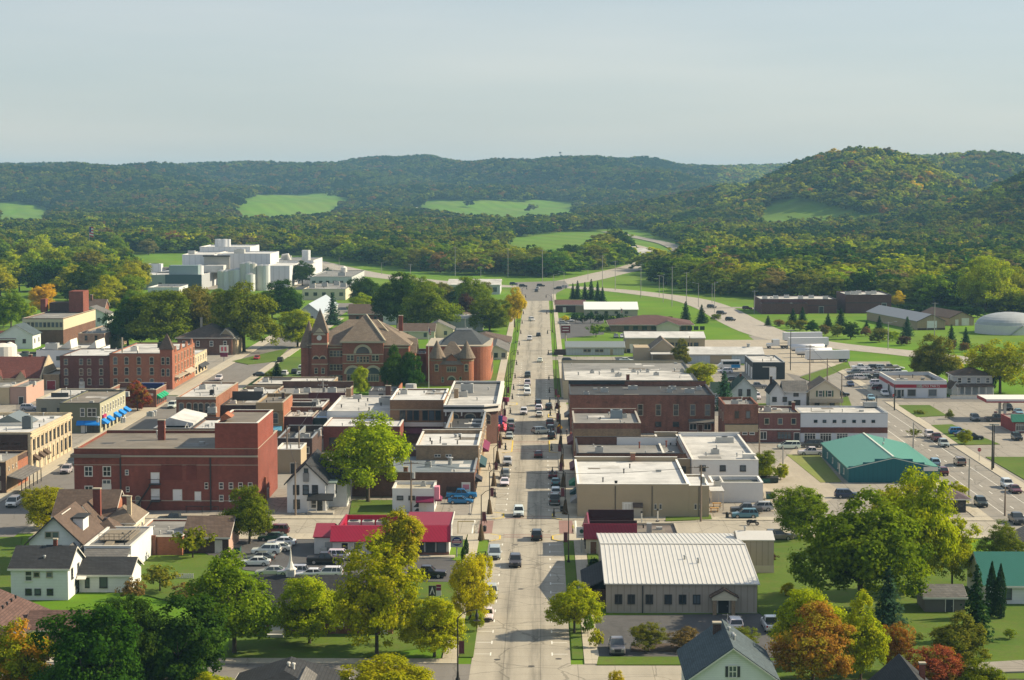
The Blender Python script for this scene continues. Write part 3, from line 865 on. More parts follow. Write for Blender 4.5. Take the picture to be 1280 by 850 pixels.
def win_mesh(w, h, style, fr):
	k = (round(w, 2), round(h, 2), style, fr.name)
	if k in _wm: return _wm[k]
	b = MB(); t = min(0.14, w * 0.16); pr = 0.09
	b.box(-w / 2 - t, w / 2 + t, -pr - 0.09,0.02,-h / 2 - t - .04,-h / 2)          # sill
	b.box(-w / 2 - t, -w / 2,-pr, 0.02,-h / 2, h / 2); b.box(w / 2, w / 2 + t, -pr, 0.02,-h / 2, h / 2)
	if style == 'arch':
		n_ = 7; ro = w / 2 + t * 1.6; ri = w / 2
		for i in range(n_):
			a0, a1 = math.pi * i / n_, math.pi * (i + 1) / n_
			q = [(ri * math.cos(a), h / 2 + ri * 0.55 * math.sin(a)) for a in (a0, a1)] + [(ro * math.cos(a), h / 2 + ro * 0.7 * math.sin(a)) for a in (a1, a0)]
			b.extr(q, -pr - 0.05,0.02, 'y')
	else:
		b.box(-w / 2 - t, w / 2 + t, -pr - .03,0.02, h / 2, h / 2 + t)
	mu = 0.05
	if style in ('double', 'arch', 'cross'): b.box(-w / 2, w / 2,-pr + .02,-0.0,-mu, mu)
	if style in ('pair', 'cross', 'shop'): b.box(-mu, mu, -pr + .015,-0.0,-h / 2, h / 2)
	if style == 'shop':
		for q in (-w / 4, w / 4): b.box(q - mu, q + mu, -pr + .015,-0.0,-h / 2, h / 2)
		b.box(-w / 2, w / 2,-pr + .02,-0.0, h * .28 - mu, h * .28 + mu)
	f = b.data('window', fr)
	g = MB()
	if style == 'arch':
		n_ = 7
		g.face([(-w / 2,-.03,-h / 2),(w / 2,-.03,-h / 2)] + [(w / 2 * math.cos(math.pi * i / n_),-.03, h / 2 + w / 2 * .55 * math.sin(math.pi * i / n_)) for i in range(n_ + 1)])
	else: g.face([(-w / 2,-.03,-h / 2),(w / 2,-.03,-h / 2),(w / 2,-.03, h / 2),(-w / 2,-.03, h / 2)])
	_wm[k] = (f, g.data('pane', GLASS))
	return _wm[k]
class Bldg:
	def __init__(s, name, label, cat, x0, x1, y0, y1, group=None, rz=0.0):
		s.w, s.d = x1 - x0, y1 - y0
		s.x0, s.y0 = x0, y0
		s.root = thing(name, label, cat, ((x0 + x1) / 2, y0,0), rz, group)
		s.top = 0
	def flat(s, h, wall, roof, par=0.55, pt=0.3, coping=TRIMS, z0=0.0, a=None, name='wall', back=0.0):
		"""walls with a parapet round a sunken roof; a = (x0, x1, y0, y1) of a block inside the footprint"""
		x0, x1, y0, y1 = a or (-s.w / 2, s.w / 2,0, s.d)
		b = MB()
		b.box(x0, x1, y0, y0 + pt, z0, h); b.box(x0, x1, y1 - pt, y1, z0, h + back)
		b.box(x0, x0 + pt, y0 + pt, y1 - pt, z0, h); b.box(x1 - pt, x1, y0 + pt, y1 - pt, z0, h)
		b.build(name, wall, s.root)
		rp = MB().box(x0 + pt, x1 - pt, y0 + pt, y1 - pt, max(z0, h - par - 0.3), h - par).build('roof', roof, s.root)
		if coping:
			c = MB(); e = 0.06; q = h + 0.004
			c.box(x0 - e, x1 + e, y0 - e, y0 + pt + e, q, q + .1); c.box(x0 - e, x1 + e, y1 - pt - e, y1 + e, q + back, q + .1 + back)
			c.box(x0 - e, x0 + pt + e, y0 + pt + e, y1 - pt - e, q, q + .1); c.box(x1 - pt - e, x1 + e, y0 + pt + e, y1 - pt - e, q, q + .1)
			c.build('coping', coping, s.root)
		s.top = max(s.top, h)
		s.rz = h - par
		if (x1 - x0) * (y1 - y0) > 90 and h < 11.5:      # patches, pipes and hatches every flat roof collects
			g = random.Random(int(h * 97 + (x1 - x0) * 31 + y1 * 7)); q = h - par
			for i in range(2 + int((x1 - x0) * (y1 - y0) / 260)):
				a_, b_ = g.uniform(x0 + 1, x1 - 3), g.uniform(y0 + 1, y1 - 4)
				MB().box(a_, min(x1 - pt - .1, a_ + g.uniform(1.5,6)), b_, min(y1 - pt - .1, b_ + g.uniform(1.2,5)), q, q + .012 + .004 * i).build('roof_patch', g.choice([M_ROOFWG, M_ROOFG, M_ROOFWG, M_ROOFB, roof]), s.root)
			s.vents([(g.uniform(x0 + 1, x1 - 1), g.uniform(y0 + 1, y1 - 1)) for _ in range(3)], h=g.uniform(.4,.8), r=.11, m=g.choice([METALG, BLACKM, HVAC]))
			u_, v_ = g.uniform(x0 + 1.5, x1 - 1.5), g.uniform(y0 + 1.5, y1 - 1.5)
			MB().box(u_ - .5, u_ + .5, v_ - .4, v_ + .4, q, q + .45).build('roof_hatch', HVAC, s.root)
		return s
	def gable(s, he, hr, axis, wall, roof, over=0.4, a=None, z0=0.0, th=0.16, trim=TRIMW, soffit=True):
		x0, x1, y0, y1 = a or (-s.w / 2, s.w / 2,0, s.d)
		b = MB()
		if axis == 'y':
			m_ = (x0 + x1) / 2; b.extr([(x0, z0),(x1, z0),(x1, he),(m_, hr),(x0, he)], y0, y1, 'y')
			sl = (hr - he) / (m_ - x0)
			r = MB()
			r.extr([(x0 - over, he - over * sl + .03),(m_, hr + .03),(m_, hr + .03 + th),(x0 - over, he - over * sl + th + .03)], y0 - over, y1 + over, 'y')
			r.extr([(x1 + over, he - over * sl + .03),(x1 + over, he - over * sl + th + .03),(m_ + .001, hr + .03 + th),(m_ + .001, hr + .03)], y0 - over, y1 + over, 'y')
			f = MB()
			for yy in (y0 - over - .06, y1 + over):
				f.extr([(x0 - over, he - over * sl - .1),(m_, hr - .1),(m_, hr + .06),(x0 - over, he - over * sl + .06)], yy, yy + .06, 'y')
				f.extr([(m_ + .001, hr - .1),(x1 + over, he - over * sl - .1),(x1 + over, he - over * sl + .06),(m_ + .001, hr + .06)], yy, yy + .06, 'y')
		else:
			m_ = (y0 + y1) / 2; b.extr([(y0, z0),(y1, z0),(y1, he),(m_, hr),(y0, he)], x0, x1, 'x')
			sl = (hr - he) / (m_ - y0)
			r = MB()
			r.extr([(y0 - over, he - over * sl + .03),(m_, hr + .03),(m_, hr + .03 + th),(y0 - over, he - over * sl + th + .03)], x0 - over, x1 + over, 'x')
			r.extr([(y1 + over, he - over * sl + .03),(y1 + over, he - over * sl + th + .03),(m_ + .001, hr + .03 + th),(m_ + .001, hr + .03)], x0 - over, x1 + over, 'x')
			f = MB()
			for xx in (x0 - over - .06, x1 + over):
				f.extr([(y0 - over, he - over * sl - .1),(m_, hr - .1),(m_, hr + .06),(y0 - over, he - over * sl + .06)], xx, xx + .06, 'x')
				f.extr([(m_ + .001, hr - .1),(y1 + over, he - over * sl - .1),(y1 + over, he - over * sl + .06),(m_ + .001, hr + .06)], xx, xx + .06, 'x')
			f.box(x0 - over, x1 + over, y0 - over - .07, y0 - over - .005, he - over * sl - .12, he - over * sl + th)
		b.build('wall', wall, s.root); r.build('roof', roof, s.root)
		if trim: f.build('bargeboard', trim, s.root)
		s.top = max(s.top, hr)
		return s
	def hip(s, he, hr, wall, roof, over=0.5, a=None, z0=0.0, axis=None, run=None, trim=TRIMW, walls=True):
		x0, x1, y0, y1 = a or (-s.w / 2, s.w / 2,0, s.d)
		if walls: MB().box(x0, x1, y0, y1, z0, he).build('wall', wall, s.root)
		X0, X1, Y0, Y1 = x0 - over, x1 + over, y0 - over, y1 + over
		w_, d_ = X1 - X0, Y1 - Y0
		r_ = run if run is not None else min(w_, d_) / 2
		if w_ >= d_: A, B_ = (X0 + r_, (Y0 + Y1) / 2),(X1 - r_, (Y0 + Y1) / 2)
		else: A, B_ = ((X0 + X1) / 2, Y0 + r_),((X0 + X1) / 2, Y1 - r_)
		q = [(X0, Y0, he),(X1, Y0, he),(X1, Y1, he),(X0, Y1, he),(*A, hr),(*B_, hr),(X0, Y0, he - .15),(X1, Y0, he - .15),(X1, Y1, he - .15),(X0, Y1, he - .15)]
		if w_ >= d_: fs = [(0,1,5,4),(1,2,5),(2,3,4,5),(3,0,4)]
		else: fs = [(0,1,4),(1,2,5,4),(2,3,5),(3,0,4,5)]
		fs += [(6,7,1,0),(7,8,2,1),(8,9,3,2),(9,6,0,3),(9,8,7,6)]
		MB().mesh(q, fs).build('roof', roof, s.root)
		if trim:
			f = MB(); e = .04
			f.box(X0 - e, X1 + e, Y0 - e, Y0 - .005, he - .17, he + .02); f.box(X1 + .005, X1 + e, Y0, Y1, he - .17, he + .02); f.box(X0 - e, X0 - .005, Y0, Y1, he - .17, he + .02)
			f.build('fascia', trim, s.root)
		s.top = max(s.top, hr)
		return s
	def spot(s, side, t, a=None):
		x0, x1, y0, y1 = a or (-s.w / 2, s.w / 2,0, s.d)
		if side == 'S': return (x0 + t, y0),0.0
		if side == 'E': return (x1, y0 + t), math.pi / 2
		return (x0, y0 + t),-math.pi / 2
	def win(s, side, ts, zc, w, h, style='double', fr=TRIMW, a=None, bare=False):
		x0, x1, y0, y1 = a or (-s.w / 2, s.w / 2,0, s.d)
		L = (x1 - x0) if side == 'S' else (y1 - y0)
		if isinstance(ts, int): ts = [L * (i + 0.5) / ts for i in range(ts)]
		elif isinstance(ts, tuple):
			n_, a0, a1 = ts; ts = [a0 + (a1 - a0) * i / max(1, n_ - 1) for i in range(n_)]
		f, g = win_mesh(w, h, style, fr)
		for t in ts:
			(x, y), rz = s.spot(side, t, a)
			o = put('window', f, s.root, (x, y, zc), rz)
			put('pane', g, o)
		return s
	def door(s, side, t, w=1.1, h=2.2, m=TRIMD, z0=0.0, a=None, fr=TRIMW, name='door'):
		(x, y), rz = s.spot(side, t, a)
		b = MB(); b.box(-w / 2, w / 2,-.05,.02, z0 + .02, z0 + h)
		o = b.build(name, m, s.root); o.location = (x, y, 0); o.rotation_euler.z = rz
		f = MB(); f.box(-w / 2 - .1,-w / 2,-.1,.02, z0, z0 + h); f.box(w / 2, w / 2 + .1,-.1,.02, z0, z0 + h); f.box(-w / 2 - .1, w / 2 + .1,-.1,.02, z0 + h, z0 + h + .12)
		f.build('door_frame', fr, o)
		MB().box(w * .32, w * .38,-.1,-.05, z0 + h * .45, z0 + h * .52).build('handle', METALG, o)
		return s
	def band(s, sides, z0, z1, proud, m, name='cornice', a=None):
		x0, x1, y0, y1 = a or (-s.w / 2, s.w / 2,0, s.d)
		b = MB(); e = proud
		if 'S' in sides: b.box(x0 - (e if 'W' in sides else 0), x1 + (e if 'E' in sides else 0), y0 - e, y0 + .01, z0, z1)
		if 'E' in sides: b.box(x1 - .01, x1 + e, y0 + .012, y1, z0, z1)
		if 'W' in sides: b.box(x0 - e, x0 + .01, y0 + .012, y1, z0, z1)
		b.build(name, m, s.root)
		return s
	def awning(s, side, t, w, z, dep, m, drop=0.8, a=None):
		(x, y), rz = s.spot(side, t, a)
		o = MB().extr([(-.02, z),(-dep, z - drop),(-dep, z - drop - .25),(-.02, z - drop - .25)], -w / 2, w / 2, 'x').build('awning', m, s.root)
		o.location = (x, y, 0); o.rotation_euler.z = rz
		return s
	def unit(s, x, y, w=1.6, d=1.3, h=1.1, z=None, m=HVAC):
		z = s.rz if z is None else z
		b = MB(); b.box(x - w / 2, x + w / 2, y - d / 2, y + d / 2, z + .15, z + h); b.box(x - w / 2 - .08, x + w / 2 + .08, y - d / 2 - .08, y + d / 2 + .08, z, z + .15)
		u = b.build('rooftop_unit', m, s.root)
		f = MB(); f.cyl(x, y, z + h, z + h + .12, min(w, d) * .38, n=12)
		f.build('fan_grille', BLACKM, u)
		return s
	def vents(s, pts, z=None, h=0.6, r=0.14, m=METALG):
		z = s.rz if z is None else z
		for x, y in pts:
			b = MB(); b.cyl(x, y, z, z + h, r, n=8); b.cyl(x, y, z + h, z + h + .15, r * 1.7, r * 1.2, n=8); b.build('roof_vent', m, s.root)
		return s
	def chimney(s, x, y, w, d, z0, z1, m=B_RED):
		b = MB(); b.box(x - w / 2, x + w / 2, y - d / 2, y + d / 2, z0, z1)
		o = b.build('chimney', m, s.root)
		MB().box(x - w / 2 - .08, x + w / 2 + .08, y - d / 2 - .08, y + d / 2 + .08, z1 + .004, z1 + .18).build('chimney_cap', TRIMS, o)
		return s
	def part(s, name, mb, m, smooth=False): return mb.build(name, m, s.root, smooth)
FONT = None
def lettering(s_, text, size, m, parent, loc, rz=0.0, depth=0.03, name='lettering'):
	c = bpy.data.curves.new(name, 'FONT'); c.body = text; c.size = size; c.extrude = depth; c.align_x = 'CENTER'; c.align_y = 'CENTER'
	c.resolution_u = 2
	t = bpy.data.objects.new('tmp', c); col.objects.link(t)
	me = bpy.data.meshes.new_from_object(t.evaluated_get(bpy.context.evaluated_depsgraph_get()))
	bpy.data.objects.remove(t)
	me.materials.clear(); me.materials.append(m)
	o = bpy.data.objects.new(name, me)
	o.location = loc; o.rotation_euler = (math.pi / 2,0, rz)
	return link(o, parent)
# ------------------------------------------------------------------ east of main street
BURG = siding('burgundy_metal', (0.24,0.018,0.04),0.5,0.7, vertical=True, rough=0.4)
CRIM = siding('crimson_metal', (0.36,0.018,0.052),0.55,0.75, vertical=True, rough=0.4)
M_RIB = plain('ribbed_white_metal', (0.60,0.585,0.55),0.4,0.15, var=0.1, scale=0.3)
# long hall with ribbed metal roof
x0, x1, y0, h = fb(758,946,766,730.5)
B = Bldg('metal_hall', 'long taupe ribbed metal hall with pale ribbed roof and gabled porch beside its car park', 'hall', x0, x1, y0,325)
B.gable(h, 5.9, 'x', S_TAUPE, M_RIB, over=0.35, trim=None)
rb = MB()
D = B.d; m_ = D / 2; sl = (5.9 - h) / m_
for i in range(34):
	xx = -B.w / 2 - .25 + i * (B.w + .5) / 33
	rb.extr([(-.35, h - .35 * sl + .16),(m_, 5.9 + .16),(m_, 5.9 + .25),(-.35, h - .35 * sl + .25)], xx - .05, xx + .05, 'x')
	rb.extr([(m_ + .002,5.9 + .16),(D + .35, h - .35 * sl + .16),(D + .35, h - .35 * sl + .25),(m_ + .002,5.9 + .25)], xx - .05, xx + .05, 'x')
B.part('roof_rib', rb, M_RIB)
B.part('ridge_cap', MB().box(-B.w / 2 - .35, B.w / 2 + .35, m_ - .25, m_ + .25,5.9 + .22,5.9 + .32), M_RIB)
sc_ = B.w / (946 - 758)
B.win('S', [(u - 758) * sc_ for u in (773,789,811.5,835,853,870.5)], 1.95,0.8,1.05, 'pair', TRIMD)
B.part('sign_panel', MB().box((857 - 852) * sc_ - .5,(857 - 852) * sc_ + .9,-.06,0,2.9,3.4), plain('taupe_panel', (0.33,0.3,0.26)))
px_ = (904 - 758) * sc_ - B.w / 2
pb = MB(); pb.extr([(px_ - 2.0,2.55),(px_, 3.7),(px_ + 2.0,2.55),(px_ + 2.0,2.4),(px_, 3.5),(px_ - 2.0,2.4)], -1.8,0.3, 'y')
B.part('porch_roof', pb, R_BROWN)
B.part('porch_gable', MB().extr([(px_ - 1.75,2.1),(px_ + 1.75,2.1),(px_ + 1.75,2.5),(px_, 3.45),(px_ - 1.75,2.5)], -1.65,-1.35, 'y'), S_CREAM)
for q in (-1.35,1.25): B.part('porch_column', MB().box(px_ + q - .25, px_ + q + .25,-1.6,-1.15,0,2.09), B_TAN)
B.door('S', (904 - 758) * sc_, 1.5,2.1, TRIMD)
B.part('downpipe', MB().box((803 - 852) * sc_ - .07,(803 - 852) * sc_ + .07,-.13,-.01,0, h - .2), TRIMD)
B.vents([(1.2,12),(3.0,10)], z=5.2, h=0.6)
wg = MB(); B.part('entry_wing', wg.box(-B.w / 2 - 2.9,-B.w / 2 - .01,3.5,17,0,2.6), B_DARK)
B.part('entry_wing_roof', MB().extr([(-B.w / 2 - 3.3,2.5),(-B.w / 2 - .02,4.0),(-B.w / 2 - .02,4.2),(-B.w / 2 - 3.3,2.7)], 3.0,17.5, 'y'), R_DARK)
B.part('foundation', MB().box(-B.w / 2 - .03, B.w / 2 + .03,-.04,-.01,0,.18), CONCB)
x0, x1, y0, h2 = fb(919,967,717,676)
C = Bldg('block_annex', 'small tall taupe block with white footing behind the metal hall', 'annex', x0 + .4, x1, y0, y0 + 7)
C.gable(h2, h2 + .8, 'x', S_TAUPE, M_RIB, over=.15, trim=None); C.part('footing', MB().box(-C.w / 2 - .05, C.w / 2 + .05,-.06,-.005,0,1.25), plain('pale_block', (0.5,0.46,0.38))); C.vents([(-C.w * .25,3.5)], z=h2 + .5, h=1.0)
# burgundy mansard eatery on the corner
B = Bldg('corner_eatery', 'small cream eatery with a burgundy metal mansard on the street corner', 'restaurant', 7.2,22.4,329.5,342.5)
B.flat(2.9, plain('cream_render', (0.5,0.45,0.36)), membrane('eatery_roof', (0.17,0.14,0.12)), par=.25, coping=TRIMS)
ex = -B.w / 2 + 8.2
B.part('mansard', MB().extr([(-.5,2.6),(.35,4.9),(.75,4.9),(.75,2.92),(-.4,2.5)], -B.w / 2 - .4, ex, 'x'), BURG)
B.part('mansard_side', MB().extr([(-B.w / 2 - .4,2.6),(-B.w / 2 + .35,4.9),(-B.w / 2 + .6,4.9),(-B.w / 2 + .6,2.9)], .76,12.5, 'y'), BURG)
B.part('parapet_back', MB().box(-B.w / 2 + .61, ex, .76,1.0,2.9,5.35), plain('dark_parapet', (0.035,0.012,0.015)))
B.part('parapet_back', MB().box(-B.w / 2 + .61, ex, 12.2,12.5,2.9,5.3), plain('dark_parapet', (0,0,0)))
B.part('hood', MB().box(ex + 1.8, ex + 2.6,5,5.9,2.6,4.2), HVAC).parent = B.root
B.unit(ex - 4,6,2,1.6,1.2,2.65); B.door('S', 1.2,1.0,2.1, B_BROWN); B.win('W', 4,1.6,1.6,1.3, 'pair', TRIMD)
# big tan building, stepped white roof
x0, x1, y0, h = fb(721.8,886,646.5,605.5)
B = Bldg('tan_store', 'big plain tan building with a wide white membrane roof stepping down at its back corner', 'store', x0, x1, y0, y0 + 33)
B.flat(h, S_TAN, M_ROOFW, par=.35, coping=plain('bright_coping', (0.75,0.74,0.7)), a=(-B.w / 2, B.w / 2 - 3.6,0,33), back=.5)
B.flat(h - .25, S_TAN, M_ROOFW, par=.3, coping=plain('bright_coping', (0,0,0)), a=(B.w / 2 - 3.58, B.w / 2,0,14))
s_ = B.w / (886 - 721.8)
for u in (822.5,872.5): B.win('S', [(u - 722) * s_ - .45,(u - 722) * s_ + .45], 1.95,.38,.85, 'plain', TRIMW)
B.win('S', [(784.5 - 722) * s_], 1.9,1.0,1.1, 'pair', plain('bright_coping', (0,0,0))); B.part('window_surround', MB().box((784.5 - 804) * s_ - .95,(784.5 - 804) * s_ + .95,-.05,0,.75,2.75), TRIMW)
B.part('shed', MB().box((797 - 804) * s_ - .8,(797 - 804) * s_ + .8,-1.3,-.01,0,1.9), CONCB); B.part('shed_roof', MB().extr([(-1.45,1.95),(0,2.5),(0,2.65),(-1.45,2.1)], (797 - 804) * s_ - .9,(797 - 804) * s_ + .9, 'x'), R_BROWN)
for u in (769,815,873.5): B.part('downpipe', MB().box((u - 804) * s_ - .06,(u - 804) * s_ + .06,-.12,-.01,.2, h - .3), TRIMD)
B.vents([((770 - 804) * s_, 3.2),((771.5 - 804) * s_, 3.2)], m=BLACKM); B.band('S', 3.9,3.98,.03, S_TAN, 'string_course')
B.awning('W', 6,5,3.0,1.2, plain('grey_awning', (0.2,.2,.2))); B.awning('W', 14,3,3.2,1.2, plain('dark_awning', (0.02,.06,.07))); B.awning('W', 26,5,3.2,1.2, plain('green_awning', (0.02,.16,.08)))
B.chimney(B.w * -.02,32.2,.9,.9, h, h + 1.3, B_OLD)
xw = x1
# patio canopy + low white building + grey-white roofed block
x0, x1, y0, h = fb(890,953.5,628,603.5)
B = Bldg('low_white_shed', 'low white building with sunken dark roof beside parked cars', 'shed', x0, x1, y0, y0 + 8.5)
B.flat(h, plain('white_paint', (0.62,0.62,0.62), var=.06), membrane('dull_green_roof', (0.09,0.1,0.09)), par=.6, coping=plain('bright_coping', (0,0,0))); B.part('divider', MB().box(-B.w / 2 + 2,-B.w / 2 + 2.25,.3,8.2, h - .6, h + .02), TRIMW)
x0, x1, y0, h = ft(888,948,575,6.0)
B = Bldg('grey_roofed_block', 'white walled block with a dirty grey white roof behind the low white shed', 'commercial building', x0 - 3.5, x1, y0, yb(900,543,6))
B.flat(6.0, plain('white_paint', (0,0,0)), M_ROOFWG, par=.4, coping=TRIMW, back=.4); B.unit(2.5,30,3.6,1.6,1.2); B.unit(-1,12,1.6,1.2,1.0); B.vents([(0,20),(3,8),(-3,9)]); B.part('low_parapet', MB().box(B.w / 2 - 2.5, B.w / 2,5,6.5,5.6,6.5), TRIMW)
B.win('S', (3,2, B.w - 3),4.4,.9,.9, 'plain', TRIMD)
x0b = x0 - 3.6
x0, x1, y0, h = ft(835,889,581,5.6)
B = Bldg('dark_roofed_block', 'tan block with a stained dark flat roof between white parapets behind the big tan building', 'commercial building', x0, x0b, 402.5, yb(850,543,5.6))
B.flat(5.6, S_TAN, M_ROOFD, par=.7, coping=TRIMW, back=.5); B.unit(-1,8); B.vents([(2,14),(-2,22),(1,27)], m=BLACKM); B.win('S', (2, B.w - 3, B.w - 1.4),3.6,.9,.9, 'pair', TRIMD)
B = Bldg('patio_canopy', 'flat white canopy over a patio beside the tan building', 'canopy', P(888,646)[0] + .4, P(909,646)[0], 373,384)
B.part('canopy_roof', MB().box(-B.w / 2, B.w / 2,0,10,3.5,3.8), M_ROOFW); B.unit(.5,6,1.2,1.2,1.0,3.8)
for q in (-1,1):
	for r_ in (.3,9.5): B.part('post', MB().box(q * (B.w / 2 - .2) - .08, q * (B.w / 2 - .2) + .08, r_, r_ + .16,0,3.49), TRIMW)
# row behind along main street
XW = 7.0
B = Bldg('parapet_shop', 'shop with a white inner wall and dark parapets behind the white membrane roof', 'shop', XW, 28.3,403,427)
B.flat(6.6, B_BROWN, M_ROOFG, par=1.3, coping=TRIMD, back=.3); B.part('parapet_lining', MB().box(-2, B.w / 2 - .31,23.4,23.69,5.3,6.85), plain('white_paint', (0,0,0))); B.vents([(2.4,18),(8,20)], h=1.2, m=B_RED); B.unit(-6,12); B.awning('W', 12,10,3.3,1.3, plain('maroon_awning', (0.12,.03,.05)))
x0, x1, y0, h = ft(717,801,529,7.6)
B = Bldg('layered_brick_shop', 'narrow brick shop with patched tan brick and pale green plaster side wall', 'shop', XW, x1, y0, y0 + 24)
B.flat(7.6, B_OLD, M_ROOFG, par=.5, coping=CONCB, back=.5); B.part('patched_wall', MB().box(-B.w / 2 + .02, B.w / 2 - .02,-.07,-.005,4.6,6.4), B_TAN); B.part('plaster_wall', MB().box(-B.w / 2 + .02, B.w / 2,-.09,-.005,1.5,4.59), plain('pale_green_plaster', (0.3,0.29,0.2)))
B.unit(B.w * .17,14,2.6,2.2,1.9, m=plain('blue_grey_metal', (0.2,.24,.27))); B.unit(B.w * .3,15,1,1,.9); B.vents([(3,4),(-4,12),(1,20)]); B.win('W', 3,5.2,1,1.8, 'arch', TRIMS); B.awning('W', 12,12,3.2,1.3, plain('maroon_awning', (0,0,0)))
x0, x1, y0, h = fb(712,893,541.5,494)
B = Bldg('brick_block', 'long two storey old brick block with tall narrow windows and rooftop ducts', 'brick building', XW - .2, x1, y0, yb(800,480, h))
B.flat(h, B_OLD, M_ROOFD, par=.5, coping=TRIMD, back=.7); s_ = B.w / 181
B.win('S', [(u - 712) * s_ for u in (800,822.5,844.5,865.5,884)], 5.6,1.05,2.5, 'double', TRIMS)
B.win('S', [(u - 712) * s_ for u in (822.5,844.5)], 2.2,1.2,.9, 'plain', TRIMD); B.part('lean_to_roof', MB().extr([(-1.6,2.6),(0,3.3),(0,3.45),(-1.6,2.75)], (860 - 802.5) * s_, (892 - 802.5) * s_, 'x'), R_GREY)
B.win('S', [(u - 712) * s_ for u in (866,884)], 1.6,1.5,1.3, 'pair', TRIMW); B.door('S', (875 - 712) * s_, 1,2.1, B_BROWN)
for i in range(7):
	q = -B.w / 2 + (i + 1) * B.w / 8
	B.part('brick_gable_motif', MB().extr([(q - .7,7.2),(q + .7,7.2),(q, 7.7)], -.08,0, 'y'), B_BROWN)
B.band('S', h - 1.1, h - .85,.12, B_OLD, 'corbel')
for i, u in enumerate((733,757,795,840,846,865,880)): B.unit((u - 802.5) * s_, 5 + (i * 7) % 15,1.3 + (i % 3) * .5,1.2,.9 + .2 * (i % 2))
B.win('W', (5,3, B.d - 3),5.8,1.1,2.2, 'arch', TRIMS); B.win('W', 3,1.8,4,2.4, 'shop', TRIMD); B.awning('W', 16,8,3.4,1.2, plain('grey_awning', (0,0,0)))
B.part('parapet_mark', MB().box(-B.w / 2 + .0,-B.w / 2 + 14, B.d - .6, B.d - .31, h, h + .9), TRIMD)
# brick and white strip on the back street
x0, x1, y0, h = fb(905,947.5,553,506)
B = Bldg('narrow_brick_house', 'narrow two storey brick building with faded painted wall sign and tan shop front', 'brick building', x0, x1, y0, y0 + 16)
B.flat(h, B_OLD, M_ROOFG, par=.6, coping=B_OLD); B.win('S', [B.w * .37, B.w * .7], 6.4,.9,1.6, 'plain', B_BROWN); B.part('shop_panel', MB().box(-B.w / 2 + .2, B.w / 2 - .02,-.08,0,2.4,4.1), plain('tan_panel', (0.42,.34,.22),.9, var=.25)); B.band('S', 4.12,4.3,.15, TRIMD, 'ledge')
B.win('S', (4,1.4, B.w - 1.4),2.1,1.0,.4, 'plain', TRIMW); B.unit(-1,6); B.vents([(2,10)]); B.win('W', 3,5.6,.9,1.5, 'arch', TRIMS)
x0, x1, y0, h = fb(947.5,1000,553,516.5)
B = Bldg('red_brick_shops', 'two storey red brick shop row between narrow brick building and white fronted hall', 'shop', x0 + .05, x1, y0, y0 + 15)
B.flat(h, brick('plum_brick', (0.2,.075,.065)), M_ROOFG, par=.4, coping=TRIMS); B.band('S', 2.85,3.1,.12, TRIMW, 'fascia_band'); B.win('S', (3, B.w * .2, B.w * .84),4.9,.9,1.2, 'plain', TRIMS)
B.win('S', [B.w * .12], 1.6,1.3,1.6, 'pair', TRIMW); B.win('S', [B.w * .62], 1.6,3.0,1.5, 'shop', B_BROWN); B.door('S', B.w * .92,1.2,2.2, TRIMD); B.chimney(B.w / 2 - .9,6,.7,.7, h, h + 1.8, B_RED); B.unit(-2,7)
x0, x1, y0, h = fb(1000,1109,553,516.5)
B = Bldg('white_fronted_hall', 'long white fronted building with seven tiny windows above a brown brick shop front', 'commercial building', x0 + .05, x1, y0, y0 + 15)
B.flat(h, plain('cool_white_paint', (0.56,.58,.62), var=.05), M_ROOFWG, par=.3, coping=METALG); B.win('S', [(u - 1000) / 109 * B.w for u in (1019,1030,1042.5,1054.5,1067,1079,1091)], 4.9,.62,.42, 'plain', TRIMD)
B.part('brick_front', MB().box(-B.w / 2 + .02, B.w / 2,-.1,0,2.2,3.5), brick('rust_brick', (.16,.055,.04))); B.win('S', [2.2,5.8,9.6], 1.2,2.4,1.7, 'shop', TRIMW); B.part('stepped_end', MB().box(B.w / 2 - 3.4, B.w / 2 - .3,13.2,14.6, h, h + 1.1), METALG)
# teal shop with green roof
x0, x1, y0, _ = fb(1060.5,1173,603.5,586)
B = Bldg('green_roofed_shop', 'teal metal shop with a broad green roof and stepped false front', 'shop', x0, x1, y0,448)
GREENM = siding('green_metal', (0.055,0.23,0.155),0.8,0.8, vertical=True, rough=.35)
B.gable(2.9,5.0, 'y', S_TEAL, GREENM, over=.3, trim=plain('pale_trim', (.5,.55,.5)), a=(-B.w / 2, B.w / 2,.3, B.d))
w2 = B.w / 2
B.part('stepped_front', MB().extr([(-w2,0),(w2 + .1,0),(w2 + .1,3.3),(w2 * .68,3.3),(w2 * .68,4.1),(w2 * .42,4.1),(w2 * .42,4.8),(-w2 * .42,4.8),(-w2 * .42,4.1),(-w2 * .68,4.1),(-w2 * .68,3.3),(-w2,3.3)], -.02,.28, 'y'), S_TEAL)
B.part('ridge_cap', MB().box(-.2,.2,.3, B.d + .3,5.2,5.28), plain('pale_trim', (0,0,0)))
B.win('W', (4,6,30),1.5,.7,1.0, 'plain', TRIMW); B.door('W', 12,1,2.1, TRIMW); B.part('sign_board', MB().box(w2 * .66, w2 * .98,-.1,-.03,2.4,3.2), TRIMW); B.vents([(1.5,22),(3,30)], z=4.6)
B = Bldg('corner_kiosk', 'small dark walled kiosk with a mauve hip roof at the kerb', 'kiosk', P(1176,640)[0], P(1206,640)[0], P(1190,641)[1], P(1190,641)[1] + 7)
B.hip(2.6,3.9, plain('dark_wall', (.05,.045,.045)), shingle('mauve_shingle', (.12,.09,.105)), over=.8); B.win('S', 2,1.5,1.2,1.0, 'pair', TRIMD); B.door('E', 2,1,2, TRIMD)
